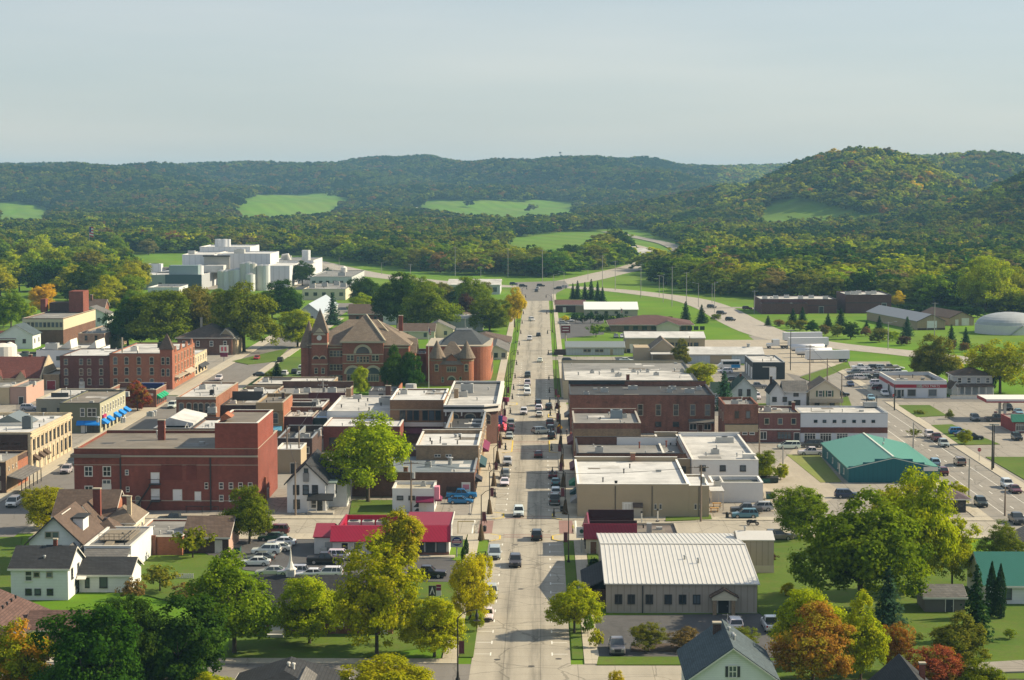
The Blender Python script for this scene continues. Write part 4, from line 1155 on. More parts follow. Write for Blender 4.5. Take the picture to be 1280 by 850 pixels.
# beyond the cross street
x0, x1, y0, h = ft(704.5,872,475.6,5.1)
B = Bldg('tan_warehouse', 'wide low tan store with a two toned grey roof dotted with vents', 'store', x0, x1, y0, yb(790,452.5,5.1))
B.flat(5.1, plain('buff_paint', (.45,.38,.25), var=.08), M_ROOFWG, par=.25, coping=TRIMD, back=.5); B.part('roof_dark_strip', MB().box(-B.w / 2 + .31, B.w / 2 - .31, B.d * .55, B.d - .32,4.8,4.86), M_ROOFG)
for i, (q, r_) in enumerate([(-14,18),(-10,24),(-8,20),(-4,27),(-2.5,19),(-3,14),(-2,16),(2,27),(4,27),(6,27),(3,21),(8,18),(14,30),(16,28),(17,26)]):
	B.unit(q, r_, .9 + .3 * (i % 3),.8,.7 + .2 * (i % 2)) if i % 2 else B.vents([(q, r_)], h=.8, r=.2)
B.chimney(B.w * -.02,.8,.9,.9,5.1,6.6, B_RED)
B.win('S', (6,4, B.w - 4),3.2,1.2,1.0, 'pair', TRIMD)
x0, x1, y0, h = fb(708,780,444,434)
B = Bldg('grey_workshop', 'long pale workshop with a slate grey metal roof beside the tan concrete yard', 'workshop', x0, x1, y0, y0 + 13)
B.gable(h, h + 1.4, 'x', S_GREYR, plain('slate_metal', (.2,.23,.235),.5,.2), over=.4); B.win('S', [6.5,7.7,10.5,12.0], 1.6,1.2,.8, 'plain', TRIMS); B.door('S', 15.5,1,2.1, S_TAN); B.win('S', [21.3], 1.6,1.0,1.0, 'plain', TRIMD); B.part('bin_store', MB().box(-B.w / 2 - 4,-B.w / 2 - .2,0,2.2,0,1.9), B_DARK)
x0, x1, y0, h = fb(793,844,450,436)
B = Bldg('gabled_garage', 'tan gabled garage with a dark door and brown roof', 'garage', x0, x1, y0, y0 + 14)
B.gable(3.6,7.0, 'y', S_TAN, R_TAN, over=.5, a=(-B.w * .12, B.w / 2,0,14)); B.part('side_block', MB().box(-B.w / 2,-B.w * .12 - .01,-.5,12,0,4.2), S_TAN); B.door('S', B.w * .2,3.0,3.2, TRIMD, fr=S_TAN)
B.part('carport_roof', MB().extr([(-7.5,2.5),(-5.0,2.5),(-.6,2.6),(-.6,2.75),(-7.5,2.65)], -B.w * .12, B.w / 2, 'x'), M_ROOFW)
for q in (-B.w * .1, B.w / 2 - .2): B.part('carport_post', MB().box(q, q + .15,-7.2,-7.05,0,2.48), TRIMW)
x0, x1, y0, h = ft(782,881,422.5,5.2)
B = Bldg('long_tan_store', 'long tan store with a white sloping roof behind the gabled garage', 'store', x0, x1, y0, y0 + 20)
B.gable(5.2,6.6, 'x', S_TAN, M_ROOFW, over=.3); B.win('S', (5,16, B.w - 3),3.0,1.3,1.0, 'pair', TRIMD); B.door('S', 3,3,3, TRIMW)
x0, x1, y0, h = fb(861,948,455,443)
B = Bldg('pale_blue_shed', 'long pale blue metal shed with a low white roof', 'shed', x0, x1 + 1.5, y0, y0 + 14)
B.gable(h, h + 1.8, 'x', siding('pale_blue_ribbed', (.42,.47,.52),1,.88, vertical=True), M_ROOFW, over=.4); B.door('S', 9.5,2.5,2.6, TRIMW, fr=S_TAN); B.part('tan_bay', MB().box(-B.w / 2 + 7,-B.w / 2 + 14,-.12,0,0, h - .3), S_TAN); B.vents([(B.w * .33,7)], z=4.6, h=1.4, r=.5)
x0, x1, y0, h = fb(941,981,474.5,453)
B = Bldg('black_workshop', 'black metal workshop with white doors and a flat grey roof', 'workshop', x0, x1, y0,648)
B.flat(h, S_BLACKR, M_ROOFWG, par=.2, coping=METALG); B.door('S', B.w * .62,1.9,3.6, plain('white_door', (.7,.7,.7))); B.part('track', MB().box(-B.w * .2, B.w * .2,-.1,-.01,3.72,3.95), TRIMW)
for t in (4,11.5,19): B.door('W', t, 4.2,3.4, plain('white_door', (0,0,0)), name='garage_door')
x0, x1, y0, h = fb(764,864,415,408)
B = Bldg('hip_roofed_clinic', 'long low building under a broad maroon brown hip roof', 'clinic', x0, x1, y0, y0 + 26)
B.hip(2.9,6.0, B_TAN, shingle('maroon_brown_shingle', (.115,.062,.058)), over=1.2); B.gable(2.7,4.4, 'y', S_CREAM, shingle('maroon_brown_shingle', (0,0,0)), over=.5, a=(2,11,-2.5,8)); B.win('S', (6,6,24),1.6,1.6,1.2, 'pair', TRIMD); B.win('S', (4,36, B.w - 3),1.6,1.6,1.2, 'pair', TRIMD)
x0, x1, y0, h = fb(731,797,395,387)
B = Bldg('white_roofed_barn', 'tan metal barn with a bright white roof behind a row of round evergreens', 'barn', x0, x1, y0, y0 + 24)
B.gable(h, h + 2.6, 'x', plain('greige_metal', (.36,.33,.28)), plain('bright_white_metal', (.72,.72,.7),.4), over=.4); B.win('S', (4,5, B.w - 5),1.6,1.2,.8, 'plain', TRIMD)
x0, x1, y0, h = fb(694.5,731,390.5,381)
B = Bldg('maroon_shop', 'low dark shop with a maroon brown roof near the highway junction', 'shop', x0, x1, y0, y0 + 20)
B.gable(3.4,5.0, 'x', B_DARK, shingle('maroon_brown_shingle', (0,0,0)), over=.5); B.part('tan_end', MB().box(B.w * .18, B.w / 2,-.1,0,0,3.1), S_TAN); B.door('S', 4,1.2,2.2, TRIMW)
for nm, lb, u0, u1, vb, vt, dd in (('long_brick_plant', 'long low maroon brick plant with rooftop vents below the woods', 950,1045.5,391.5,374,28),('brick_gymnasium', 'taller windowless maroon brick hall below the woods', 1057,1114,391.5,368.5,30)):
	x0, x1, y0, h = fb(u0, u1, vb, vt)
	B = Bldg(nm, lb, 'brick building', x0, x1, y0, y0 + dd)
	B.flat(h, brick('maroon_brick', (.135,.05,.045), dirt=.15), M_ROOFWG, par=.3, coping=TRIMD); B.door('S', B.w * (.8 if dd == 28 else .84),2,3 if dd == 28 else 4.5, TRIMD)
	for i in range(6 if dd == 28 else 5): B.unit(-B.w * .42 + i * B.w * .16,6 + (i * 5) % 12,2.2,2,1.4)
	B.band('S', h * .55, h * .58,.06, TRIMD, 'string_course')
	if dd == 28: B.flat(h - 1.6, brick('maroon_brick', (0,0,0)), M_ROOFG, a=(-B.w / 2, B.w * .1,-6,-.02), par=.3, coping=TRIMD)
x0, x1, y0, h = fb(1146,1182,412.5,402)
B = Bldg('tan_barn', 'tan metal barn with a grey roof and a big white door', 'barn', x0, x1, y0, y0 + 62, rz=R(10))
B.gable(3.6,6.2, 'y', S_BROWNR, plain('grey_barn_roof', (.25,.26,.28),.5,.2), over=.4, trim=B_BROWN); B.door('S', B.w * .52,4,3.6, plain('white_door', (0,0,0)), name='barn_door'); B.part('wainscot', MB().box(-B.w / 2 - .04, B.w / 2 + .04,-.06,0,0,.8), B_DARK)
x0, x1, y0, h = fb(1186,1218,407,399)
B = Bldg('tan_barn', 'smaller tan gabled shed beside the big tan barn', 'barn', x0, x1, y0, y0 + 34, rz=R(10))
B.gable(3.2,5.6, 'y', S_BROWNR, R_BROWN, over=.4, trim=B_BROWN); B.door('S', B.w * .3,1.2,2.4, TRIMW); B.door('S', B.w * .65,3,3, TRIMW)
# domed tank
cx, cy_ = P(1262,416); rr = 13.5
t = thing('domed_tank', 'round white tank under a shallow grey dome', 'tank', (cx, cy_, 0))
MB().cyl(0,0,0,3.6, rr, n=48).build('tank_wall', plain('tank_white', (.55,.55,.55)), t)
b = MB(); n_ = 48; K_ = 7
for k in range(K_):
	a0, a1 = math.pi / 2 * k / K_, math.pi / 2 * (k + 1) / K_
	for i in range(n_):
		q0, q1 = 2 * math.pi * i / n_, 2 * math.pi * (i + 1) / n_
		f_ = lambda a, q: ((rr - .4) * math.cos(a) * math.cos(q),(rr - .4) * math.cos(a) * math.sin(q),3.62 + 4.6 * math.sin(a))
		b.face([f_(a0, q0), f_(a0, q1), f_(a1, q1), f_(a1, q0)] if k < K_ - 1 else [f_(a0, q0), f_(a0, q1), f_(a1, q0)])
b.build('dome', plain('dome_grey', (.34,.36,.37),.5,.1, var=.25, scale=.3), t, True)
for i in range(24): pass
MB().tube([(-3,-rr - .3,0),(2,-rr - .3,3.7)], .25,4).build('stair', METALG, t)
# parts shop
x0, x1, y0, h = fb(1118,1183,497.5,476)
B = Bldg('parts_shop', 'white parts shop with a red band reading AUTO PARTS round its flat roof', 'shop', x0, x1, y0, yb(1102,465,4.8))
WH = plain('cool_white_paint', (0,0,0)); REDB = plain('red_band', (.3,.012,.03),.5)
B.flat(h, WH, M_ROOFB, par=.9, coping=TRIMW); B.band('SW', h - 1.95, h - 1.0,.06, REDB, 'red_band')
lettering(B, 'AUTO PARTS', .95, TRIMW, B.root, (B.w * .17,-.1, h - 1.48)); B.part('emblem_board', MB().box(-B.w * .08, B.w * .025,-.12,-.065, h - 1.9, h - 1.0), plain('emblem_grey', (.25,.22,.2))); B.part('emblem', MB().box(-B.w * .065, B.w * .01,-.14,-.122, h - 1.62, h - 1.3), TRIMS)
B.win('S', [B.w * .33, B.w * .73], 1.5,2.1,1.7, 'plain', METALG); B.door('S', B.w * .085,1.2,2.3, TRIMD); B.win('S', [B.w * .03, B.w * .15], 1.4,.7,1.7, 'plain', METALG); B.unit(-B.w * .3,5,3,1.4,1); B.unit(1,3,.9,.9,.9, m=BLACKM); B.door('W', 9,3,3, TRIMD, name='garage_door')
# porch house by the parts shop
x0, x1, y0, h = fb(1196,1243,496,472)
B = Bldg('porch_house', 'pale two storey house with brown roof and white columned porch among the trees', 'house', x0, x1, y0 + 3, y0 + 13)
B.hip(5.6,7.6, siding('grey_siding', (.42,.43,.44)), R_BROWN, over=.5); B.win('S', 4,4.3,.9,1.3); B.win('W', 2,4.3,.9,1.3)
B.part('porch_roof', MB().extr([(-2.8,2.7),(-.01,3.3),(-.01,3.45),(-2.8,2.85)], -B.w / 2, B.w / 2, 'x'), R_BROWN); B.part('porch_floor', MB().box(-B.w / 2, B.w / 2,-2.7,-.01,0,.5), TRIMW)
for i in range(6): B.part('column', MB().cyl(-B.w / 2 + .3 + i * (B.w - .6) / 5,-2.5,.51,2.69,.17, n=8), TRIMW)
C = Bldg('side_garage', 'brown roofed low garage tucked beside the porch house', 'garage', P(1184,492)[0], P(1196,492)[0] - .3, y0 + 2, y0 + 10); C.gable(2.4,4.0, 'y', S_WHITE, R_BROWN); C.door('S', C.w / 2,1.8,2, TRIMW)
# filling station: canopy and store
x0, y0 = P(1233,502,5.0)
t = thing('station_canopy', 'flat white filling station canopy with a red stripe over the pumps', 'canopy', (x0, y0,0))
MB().box(0,26,0,11,4.7,5.6).build('canopy_roof', plain('canopy_white', (.62,.6,.58)), t); MB().box(-.05,26,-.05,-.01,4.75,5.05).build('red_stripe', REDB, t); MB().box(-.06,-.01,-.05,11,4.75,5.5).build('red_stripe', REDB, t)
for q in (5.2,15,24):
	for r_ in (2.5,8.5): MB().box(q - .3, q + .3, r_ - .3, r_ + .3,0,4.69).build('canopy_post', TRIMW, t)
def pump(x, y, lb):
	t = thing('fuel_pump', lb, 'fuel pump', (x, y, .05)); MB().box(-.5,.5,-.3,.3,0,.25).build('base', CONCB, t); MB().box(-.4,.4,-.22,.22,.26,1.9).build('cabinet', TRIMW, t); MB().box(-.3,.3,-.24,-.225,1.1,1.6).build('screen', GLASS, t); MB().box(-.42,.42,-.25,.25,1.91,2.15).build('header', REDB, t); MB().tube([(.42,0,1.5),(.6,-.1,.8),(.45,-.2,.5)], .03,5).build('hose', BLACKM, t)
pump(x0 + 3, y0 + 3, 'white fuel pump with red header on the open side of the canopy'); pump(x0 + 7.5, y0 + 3, 'white fuel pump with red header by the canopy post')
x0, x1, y0, h = fb(1267,1330,541,527)
B = Bldg('station_store', 'red walled filling station store with a teal roof at the picture edge', 'store', x0, x1, y0, y0 + 14)
B.flat(3.0, brick('station_red', (.3,.05,.045)), M_ROOFG, par=.2, coping=None); B.part('mansard', MB().extr([(-.9,2.7),(.3,4.4),(.8,4.4),(.8,3.05),(-.8,2.6)], -B.w / 2 - .6, B.w / 2, 'x'), GREENM); B.win('S', 4,1.3,1.8,1.5, 'shop', TRIMW)
# houses by the back street
x0, x1, y0, h = fb(914,946,505,488)
B = Bldg('green_roofed_cottage', 'white cottage with a dark green gable roof beside the tall spruce', 'house', x0, x1, y0, y0 + 11)
B.gable(3.6,7.0, 'y', S_WHITE, shingle('green_shingle', (.03,.06,.045)), over=.4); B.win('S', [B.w * .35, B.w * .68], 3.1,.75,1.6, 'plain', TRIMD); B.gable(2.8,5.2, 'x', S_WHITE, shingle('green_shingle', (0,0,0)), a=(-B.w / 2 - 4.8,-B.w / 2 - .02,3,9)); B.chimney(-.4,6,.5,.5,6.6,7.6, B_RED)
x0, x1, y0, h = fb(962,1008,511,490)
B = Bldg('ell_house', 'white two storey house with grey brown cross roofs', 'house', x0, x1, y0, y0 + 10)
B.gable(4.6,6.9, 'x', S_WHITE, R_GREY, over=.4, a=(-B.w * .1, B.w / 2,.5,8)); B.gable(4.4,6.8, 'y', S_WHITE, R_DARK, over=.4, a=(-B.w / 2,-B.w * .12,-.8,9)); B.win('S', [B.w * .12, B.w * .4], 2.6,.9,1.0, 'double', TRIMD, a=(-B.w / 2, B.w / 2,-.8,9)); B.win('S', [B.w * .72], 3.9,1.1,1.0, 'double', TRIMD, a=(-B.w / 2, B.w / 2,.5,9)); B.win('S', [B.w * .75], 1.5,1.4,1.3, 'plain', TRIMD, a=(-B.w / 2, B.w / 2,.5,9)); B.door('S', B.w * .56,.9,2, TRIMD, a=(-B.w / 2, B.w / 2,.5,9)); B.chimney(-B.w * .4,6,.6,.6,6,7.9, B_DARK)
x0, x1, y0, h = fb(1013,1051,512,487)
B = Bldg('shuttered_house', 'tan gabled house with green shutters and a wide front deck', 'house', x0, x1, y0 + 2, y0 + 12)
B.gable(5.0,7.6, 'y', S_CREAM, R_TAN, over=.5); B.win('S', [B.w * .36, B.w * .66], 4.0,.9,1.5, 'double', TRIMW)
for q in (.24,.46,.56,.76): B.part('shutter', MB().box(B.w * (q - .5) - .2, B.w * (q - .5) + .2,-.08,-.01,3.2,4.8), plain('green_shutter', (.02,.07,.04)))
B.part('deck', MB().box(-B.w / 2 - .3, B.w / 2 + .5,-2.8,-.01,1.9,2.15), TRIMS); B.part('deck_rail', MB().box(-B.w / 2 - .3, B.w / 2 + .5,-2.85,-2.78,2.15,3.0), TRIMS)
for q in (-1,0,1): B.part('deck_post', MB().box(q * (B.w / 2) - .1, q * (B.w / 2) + .1,-2.75,-2.55,0,1.89), TRIMS)
B.win('S', 2,1.0,1,1, 'plain', TRIMD)
# bottom right: houses and outbuildings
x0, y0 = P(844,812,4.6)
B = Bldg('blue_grey_roofed_house', 'white gabled house with a slate blue roof, brick chimney and dark shuttered window', 'house', P(848,846)[0], P(946,846)[0], 228,242)
B.gable(4.6,8.0, 'y', S_WHITE, R_BLUE, over=.55); B.win('S', [B.w * .5], 5.3,.75,1.2, 'cross', TRIMW); B.win('S', [B.w * .2, B.w * .8], 2.4,.9,1.3, 'double')
for q in (-.62,.62): B.part('shutter', MB().box(q - .2, q + .2,-.08,-.01,4.7,5.9), TRIMD)
B.chimney(-.9,10.5,.9,.8,6.4,8.5, B_DARK); B.vents([(.35,9),(.5,6),(.6,5)], z=7.6, h=.7); B.part('aerial', MB().tube([(.5,12.5,7.5),(.5,12.5,9.2)], .03,4).tube([(-.1,12.5,9.1),(2.2,12.5,8.9)], .02,4).tube([(1.2,12.1,9.0),(1.2,12.9,9.0)], .02,4).tube([(1.8,12.1,8.95),(1.8,12.9,8.95)], .02,4), METALG)
B = Bldg('dark_gabled_house', 'dark roofed gabled house at the bottom edge between the maples', 'house', P(1050,850)[0], P(1136,850)[0], 215,229)
B.gable(3.2,6.9, 'y', S_WHITE, R_DARK, over=.5); B.chimney(1.6,9,.6,.6,4.5,7.2, B_RED)
x0, x1, y0, h = fb(1225,1330,756,731)
B = Bldg('teal_roofed_house', 'white house with a deep teal metal roof behind the dark evergreens', 'house', x0 + .8, x1, y0, y0 + 13)
B.gable(h, h + 3.4, 'x', S_WHITE, siding('teal_metal', (.015,.12,.1),.5,.8, vertical=True), over=.5); B.win('S', [3.2,6.5], 1.7,.7,1.6, 'double', TRIMD)
B = Bldg('garden_shed', 'weathered dark grey garden shed under the big tree', 'shed', P(1155,765)[0], P(1205,765)[0], P(1170,766)[1], P(1170,766)[1] + 6)
B.gable(2.2,3.3, 'x', plain('weathered_board', (.12,.11,.1)), R_GREY, over=.3); B.door('S', 3.4,1,1.9, TRIMD)
B = Bldg('white_gabled_garage', 'small white gabled garage beside the pale willow', 'garage', P(1268,700)[0], P(1330,700)[0], P(1270,702)[1], P(1270,702)[1] + 8)
B.gable(2.6,4.6, 'y', S_WHITE, R_GREY, over=.4); B.door('S', 2.5,2.2,2.1, TRIMW)
# ------------------------------------------------------------------ west of main street
# red roofed restaurant
x0, x1, _, _ = ft(415,561,676,2.5); y0 = P(480,695)[1]
B = Bldg('red_roofed_restaurant', 'low white restaurant under a bright crimson ribbed metal roof', 'restaurant', x0, x1, y0, y0 + 13)
B.flat(2.9, plain('restaurant_white', (.55,.54,.52)), CRIM, par=.2, coping=None)
B.part('mansard', MB().extr([(-.7,2.45),(1.3,4.7),(1.6,4.7),(1.6,2.92),(-.6,2.35)], -B.w / 2 - .3, B.w / 2 + .3, 'x'), CRIM)
B.part('roof_slope', MB().extr([(1.62,4.6),(12.8,4.9),(12.8,5.1),(1.62,4.75)], 2.2, B.w / 2 + .3, 'x'), siding('dull_crimson_metal', (.22,.02,.045),.55,.8, vertical=True))
B.part('roof_edge', MB().extr([(-.7,2.4),(1.3,4.65),(12.9,4.95),(12.9,5.2),(1.3,4.95),(-.75,2.6)], B.w / 2 + .31, B.w / 2 + .45, 'x'), TRIMW)
B.part('side_mansard', MB().extr([(-B.w / 2 - .3,2.9),(-B.w / 2 + 1.0,4.7),(-B.w / 2 + 1.3,4.7),(-B.w / 2 + 1.3,2.92)], 1.62,12.6, 'y'), CRIM)
B.part('rear_screen', MB().box(-B.w / 2 + 1.31,2.19,12.3,12.6,2.9,4.6), CRIM)
for q in (-6.4,-4.1,-1.8): B.unit(q, 6.5,1.9,2.2,1.9,2.7)
B.win('S', (4, B.w - 6.5, B.w - 1.2),1.5,1.3,1.5, 'plain', TRIMD); B.win('S', (4,2,8),1.6,1.0,1.0, 'plain', TRIMW); B.part('brick_base', MB().box(B.w / 2 - 7.5, B.w / 2 + .03,-.08,0,0,.7), B_OLD); B.part('kerb_walk', MB().box(B.w / 2 - 7.4, B.w / 2 + 1,-2.2,-.1,.05,.22), SIDE)
xw0 = P(394,687)[0] + 0.3
C = Bldg('restaurant_wing', 'small white lean-to with a dull crimson roof beside the red roofed restaurant', 'annex', xw0, x0 - .4, y0 + 1.5, y0 + 12)
C.gable(2.7,4.0, 'x', plain('restaurant_white', (0,0,0)), siding('dull_crimson_metal', (0,0,0)), over=.2, trim=None); C.door('S', 2.2,1.0,2.0, METALG); C.part('outdoor_unit', MB().box(C.w / 2 - 1.6, C.w / 2 - .5,-1.3,-.3,.05,1.2), HVAC)
# small white cafe building with pink corner
x0, x1, y0, h = fb(490.5,543,640,611)
B = Bldg('little_white_shop', 'little white flat roofed shop with a maroon awning and painted wall emblem', 'shop', x0, x1, y0, y0 + 8)
B.flat(h, plain('white_paint', (0,0,0)), membrane('buff_roof', (.42,.38,.3),.3), par=.35, coping=TRIMW, back=.2); B.win('S', [1.4,3.5], 2.6,.9,.5, 'plain', TRIMD); B.part('wall_emblem', MB().extr([(-.6,.9),(.9,.9),(.9,1.5),(.2,2.2),(0,1.6)], -.03,0, 'y'), BLACKM).location.x = .6
B.part('wall_emblem', MB().extr([(-.8,.15),(.9,.15),(.7,.6),(-.4,.7)], -.03,0, 'y'), BLACKM).location.x = 1.0
B.awning('S', B.w - 1.7,3.2,2.9,1.3, plain('wine_awning', (.16,.01,.05),.5)); B.part('pink_corner', MB().box(B.w / 2 + .01, B.w / 2 + .9,-.2,2.2,2.3,4.6), plain('pink_paint', (.6,.22,.3))); B.door('S', B.w - 2.1,1.2,2.1, TRIMW); B.unit(1.5,5.5,.9,.8,.8); B.awning('E', 4,4,2.7,1.2, plain('wine_awning', (0,0,0)))
# long brown brick with slate roof
x0, x1, y0, h = fb(440,602.5,621,590.5)
B = Bldg('brown_brick_store', 'long plain brown brick building with a slate blue flat roof beside the small lot', 'store', x0,-12.7, y0, yb(560,568, h))
B.flat(h, B_BROWN, M_ROOFS, par=.35, coping=METALG, back=.9); s_ = B.w / 162
B.unit((537 - 521) * s_, 10,1.2,1.2,1.1); B.vents([((566 - 521) * s_, 13)], h=1.4, r=.4); B.chimney((511 - 521) * s_, .6,.8,.8, h - 1.5, h + .9, B_OLD); B.vents([((575 - 521) * s_, 1.5)])
B.part('blocked_window', MB().box((565 - 521) * s_, (580 - 521) * s_, -.06,-.005,.6,2.0), B_DARK); B.part('wall_notice', MB().box((585.5 - 521) * s_, (597 - 521) * s_, -1.3,-1.2,.3,3.0), TRIMW); B.part('notice_panel', MB().box((587 - 521) * s_, (595.5 - 521) * s_, -1.32,-1.305,1.7,2.6), plain('notice_pink', (.55,.2,.25))); B.win('E', (3,3,18),1.7,3.2,2.2, 'shop', TRIMD); B.awning('E', 7,5,3.3,1.3, plain('navy_awning', (.02,.02,.03)))
# white roofed store
x0, x1, y0, h = ft(520,605,557,7.2)
B = Bldg('tan_brick_store', 'tan brick store with a bright white roof stepping above the slate blue roof', 'store', x0,-12.5, y0, yb(560,539,7.2))
B.flat(7.2, B_TAN, M_ROOFW, par=.5, coping=TRIMW, back=.3); B.vents([(-3.4,6),(-4.0,11),(2,14)], m=BLACKM); B.vents([(1,17),(1.8,18)], r=.3); B.win('S', [B.w * .32, B.w * .37, B.w * .5, B.w * .54], 5.2,.5,.4, 'plain', TRIMW); B.win('E', (4,3,19),5.2,1.0,1.8, 'double', TRIMW); B.awning('E', 10,12,3.3,1.3, plain('dark_awning', (0,0,0)))
xa = x0
B = Bldg('sunken_roof_shop', 'shop with a sunken dark roof behind a tall grey green parapet', 'shop', xa + 4.8,-12.5, yb(560,539,7.2) + .3,468)
B.flat(7.8, B_TAN, M_ROOFD, par=1.6, coping=METALG); B.vents([(-2,8),(3,12)]); B.unit(-4,14); B.win('E', 5,5.4,1,1.8, 'double', TRIMW); B.awning('E', 11,14,3.3,1.3, plain('wine_awning', (0,0,0)))
# corner store with white cornices, chamfered corner
x0, x1, y0, h = ft(554.5,622,506,9.2)
y1 = yb(590,476,9.2)
B = Bldg('cornice_store', 'large corner store ringed by bold white cornices round a dark grey roof', 'store', x0, x1, y0, y1)
w2 = B.w / 2; c = 3.2
poly = [(-w2,0),(w2 - c, 0),(w2, c * .8),(w2, B.d),(-w2, B.d)]
B.part('wall', MB().prism(poly, 0, h - .9), brick('umber_brick', (.13,.06,.045)))
e = .55
po = [(-w2,-e),(w2 - c + .2,-e),(w2 + e, c * .8 - .2),(w2 + e, B.d),(-w2, B.d)]
def ring(pin, pout, z0, z1):
	b = MB(); n_ = len(pin)
	for i in range(n_):
		j = (i + 1) % n_
		b.face([(*pout[i], z0),(*pout[j], z0),(*pout[j], z1),(*pout[i], z1)]); b.face([(*pin[j], z0),(*pin[i], z0),(*pin[i], z1),(*pin[j], z1)])
		b.face([(*pout[i], z1),(*pout[j], z1),(*pin[j], z1),(*pin[i], z1)]); b.face([(*pout[j], z0),(*pout[i], z0),(*pin[i], z0),(*pin[j], z0)])
	return b
pi_ = [(-w2 + .35,.35),(w2 - c - .1,.35),(w2 - .35, c * .8 + .15),(w2 - .35, B.d - .35),(-w2 + .35, B.d - .35)]
B.part('parapet', ring(pi_, po, h - .38, h), plain('cornice_white', (.62,.6,.56))); B.part('cornice_dark_band', ring(pi_, [(-w2,-.1),(w2 - c + .05,-.1),(w2 + .1, c * .8 - .05),(w2 + .1, B.d),(-w2, B.d)], h - .9, h - .385), TRIMD); B.part('lower_cornice', ring(pi_, po, h - 1.6, h - 1.0), plain('cornice_white', (0,0,0)))  # dark band closing the wall between the two white cornices
B.part('roof', MB().prism(pi_, h - .95, h - .7), M_ROOFG); B.part('roof_patch', MB().box(-w2 + .6, w2 - .5,2.5, B.d * .45, h - .695, h - .66), M_ROOFWG)
B.rz = h - .7; B.unit(-2,34,3,2.4,2.2); B.unit(-2.5,24,2,1.6,1.4); B.chimney(-w2 + 2,21,1,1, h - .6, h + 1.4, B_TAN); B.vents([(5,10),(1,16),(3,40)])
B.win('S', [2.2,6.0,9.5], 5.7,2.2,1.6, 'arch', TRIMS);
for q in (-w2 + .5,-w2 + 4.1, w2 - c - .3): B.part('bracket', MB().box(q - .15, q + .15,-.5,-.0, h - 2.5, h - 1.62), TRIMW)
B.win('E', (7,6, B.d - 5),5.6,1.2,2.2, 'arch', TRIMS); B.awning('E', 12,12,3.6,1.8, plain('rose_awning', (.5,.06,.1),.6),.9); B.awning('E', 28,10,3.4,1.6, plain('wine_awning', (0,0,0))); B.part('blue_wall_sign', MB().box(w2 + .02, w2 + 1.0,6.4,6.6,4.0,6.0), plain('sign_blue', (.05,.1,.4)))
B.part('round_turret_sign', MB().cyl(w2 + .9, B.d - 6,4.6,5.6,.9, n=14), plain('wine_awning', (0,0,0)))
xc = x0
# brown brick with white roof and row of windows
x0, x1, y0, h = ft(487.5,554,500,10)
B = Bldg('six_window_brick', 'brown brick building with a bright white roof and a row of six tall windows', 'commercial building', x0, xc - .1, y0, yb(520,486,10))
B.flat(10, brick('caramel_brick', (.25,.135,.07), dirt=.25), M_ROOFW, par=.3, coping=plain('bright_coping', (0,0,0))); s_ = B.w / 66.5
B.win('S', [(u - 487.5) * s_ for u in (503,512,520,531,539,547)], 6.5,1.0,2.0, 'plain', TRIMD); B.band('S', 7.7,7.85,.1, TRIMS, 'lintel_course'); B.band('S', 4.0,4.9,.5, TRIMW, 'ledge'); B.awning('S', B.w / 2 + 1, B.w - 3,3.8,1.2, plain('maroon_awning', (0,0,0)),1.2); B.vents([(3,18),(6,14)], r=.3); B.unit(-4,16)
x6 = x0
x0, x1, y0, h = ft(409,487,514,7)
B = Bldg('white_roof_block', 'wide low block with a dirty white roof beside the six window brick', 'commercial building', x0, x6 - .1, y0, yb(450,495,7))
B.flat(7, plain('white_paint', (0,0,0)), M_ROOFWG, par=.25, coping=TRIMW); B.unit(B.w * .33,17,3,3,1.7); B.vents([(-5,10),(-2,22),(0,24),(4,14),(2,4)], m=BLACKM); B.unit(-3,30,2,1.4,1); B.chimney(-B.w / 2 + 2, B.d - 2,1.2,1,7,9, B_TAN)
B.win('S', 5,4.5,1,1.4, 'plain', TRIMD)
x0b, x1b, y0b, _ = ft(404,500,533,5.6)
C = Bldg('lower_white_roof', 'lower red brick shop with a white roof half hidden by the big lime tree', 'shop', x0b, x1b, y0b, y0 - .2)
C.flat(5.6, B_RED, M_ROOFW, par=.25, coping=TRIMW); C.vents([(-3,6),(2,10)]); C.win('S', 4,2.2,1.4,1.6, 'plain', TRIMD)
# theatre
x0, x1, y0, h = fb(93.5,323.5,638,561)
B = Bldg('red_brick_theatre', 'big red brick theatre with a tall fly tower and outside fire stairs', 'theatre', x0, x1, y0, yb(200,538, h))
B.flat(h, B_RED, M_ROOFB, par=.5, coping=TRIMS); s_ = B.w / 230; X = lambda u: (u - 93.5) * s_
tx0 = X(270) - B.w / 2; w2 = B.w / 2
TB = (tx0, w2 + .015,-.02, B.d * .78)
B.flat(h + 4.7, brick('tower_brick', (.24,.055,.035), dirt=.25), M_ROOFB, par=.35, a=TB, z0=h + .12, coping=TRIMW, name='fly_tower')
B.part('tower_gable', MB().extr([(tx0 + .3, h + 4.4),(tx0 + 2.4, h + 5.2),(tx0 + 1.2, h + 6.0),(tx0 + .4, h + 5.4)], 4.5,8.5, 'y'), B_ORANGE)
B.band('SW', h - 1.6, h - 1.0,.55, plain('tin_cornice', (.16,.13,.11)), 'cornice', a=(-w2, X(152) - w2,0, B.d)); B.band('S', h - 1.5, h - 1.2,.22, TRIMS, 'cornice', a=(X(152) - w2 + .02, w2,0, B.d)); B.band('S', h - 3.0, h - 2.9,.05, TRIMS, 'cable_course')
B.win('S', [X(111.5), X(134.5)], 7.2,1.25,1.6, 'cross', TRIMW); B.win('S', [X(111.5)], 3.6,1.25,1.6, 'cross', TRIMW); B.door('S', X(134),1.5,2.5, TRIMW, z0=2.2); B.win('S', [X(134)], 5.25,1.3,.6, 'pair', TRIMW)
B.win('S', [X(159.5)], 7.0,.5,.8, 'double', TRIMW); B.win('S', [X(160.3)], 3.9,.5,.8, 'double', TRIMW)
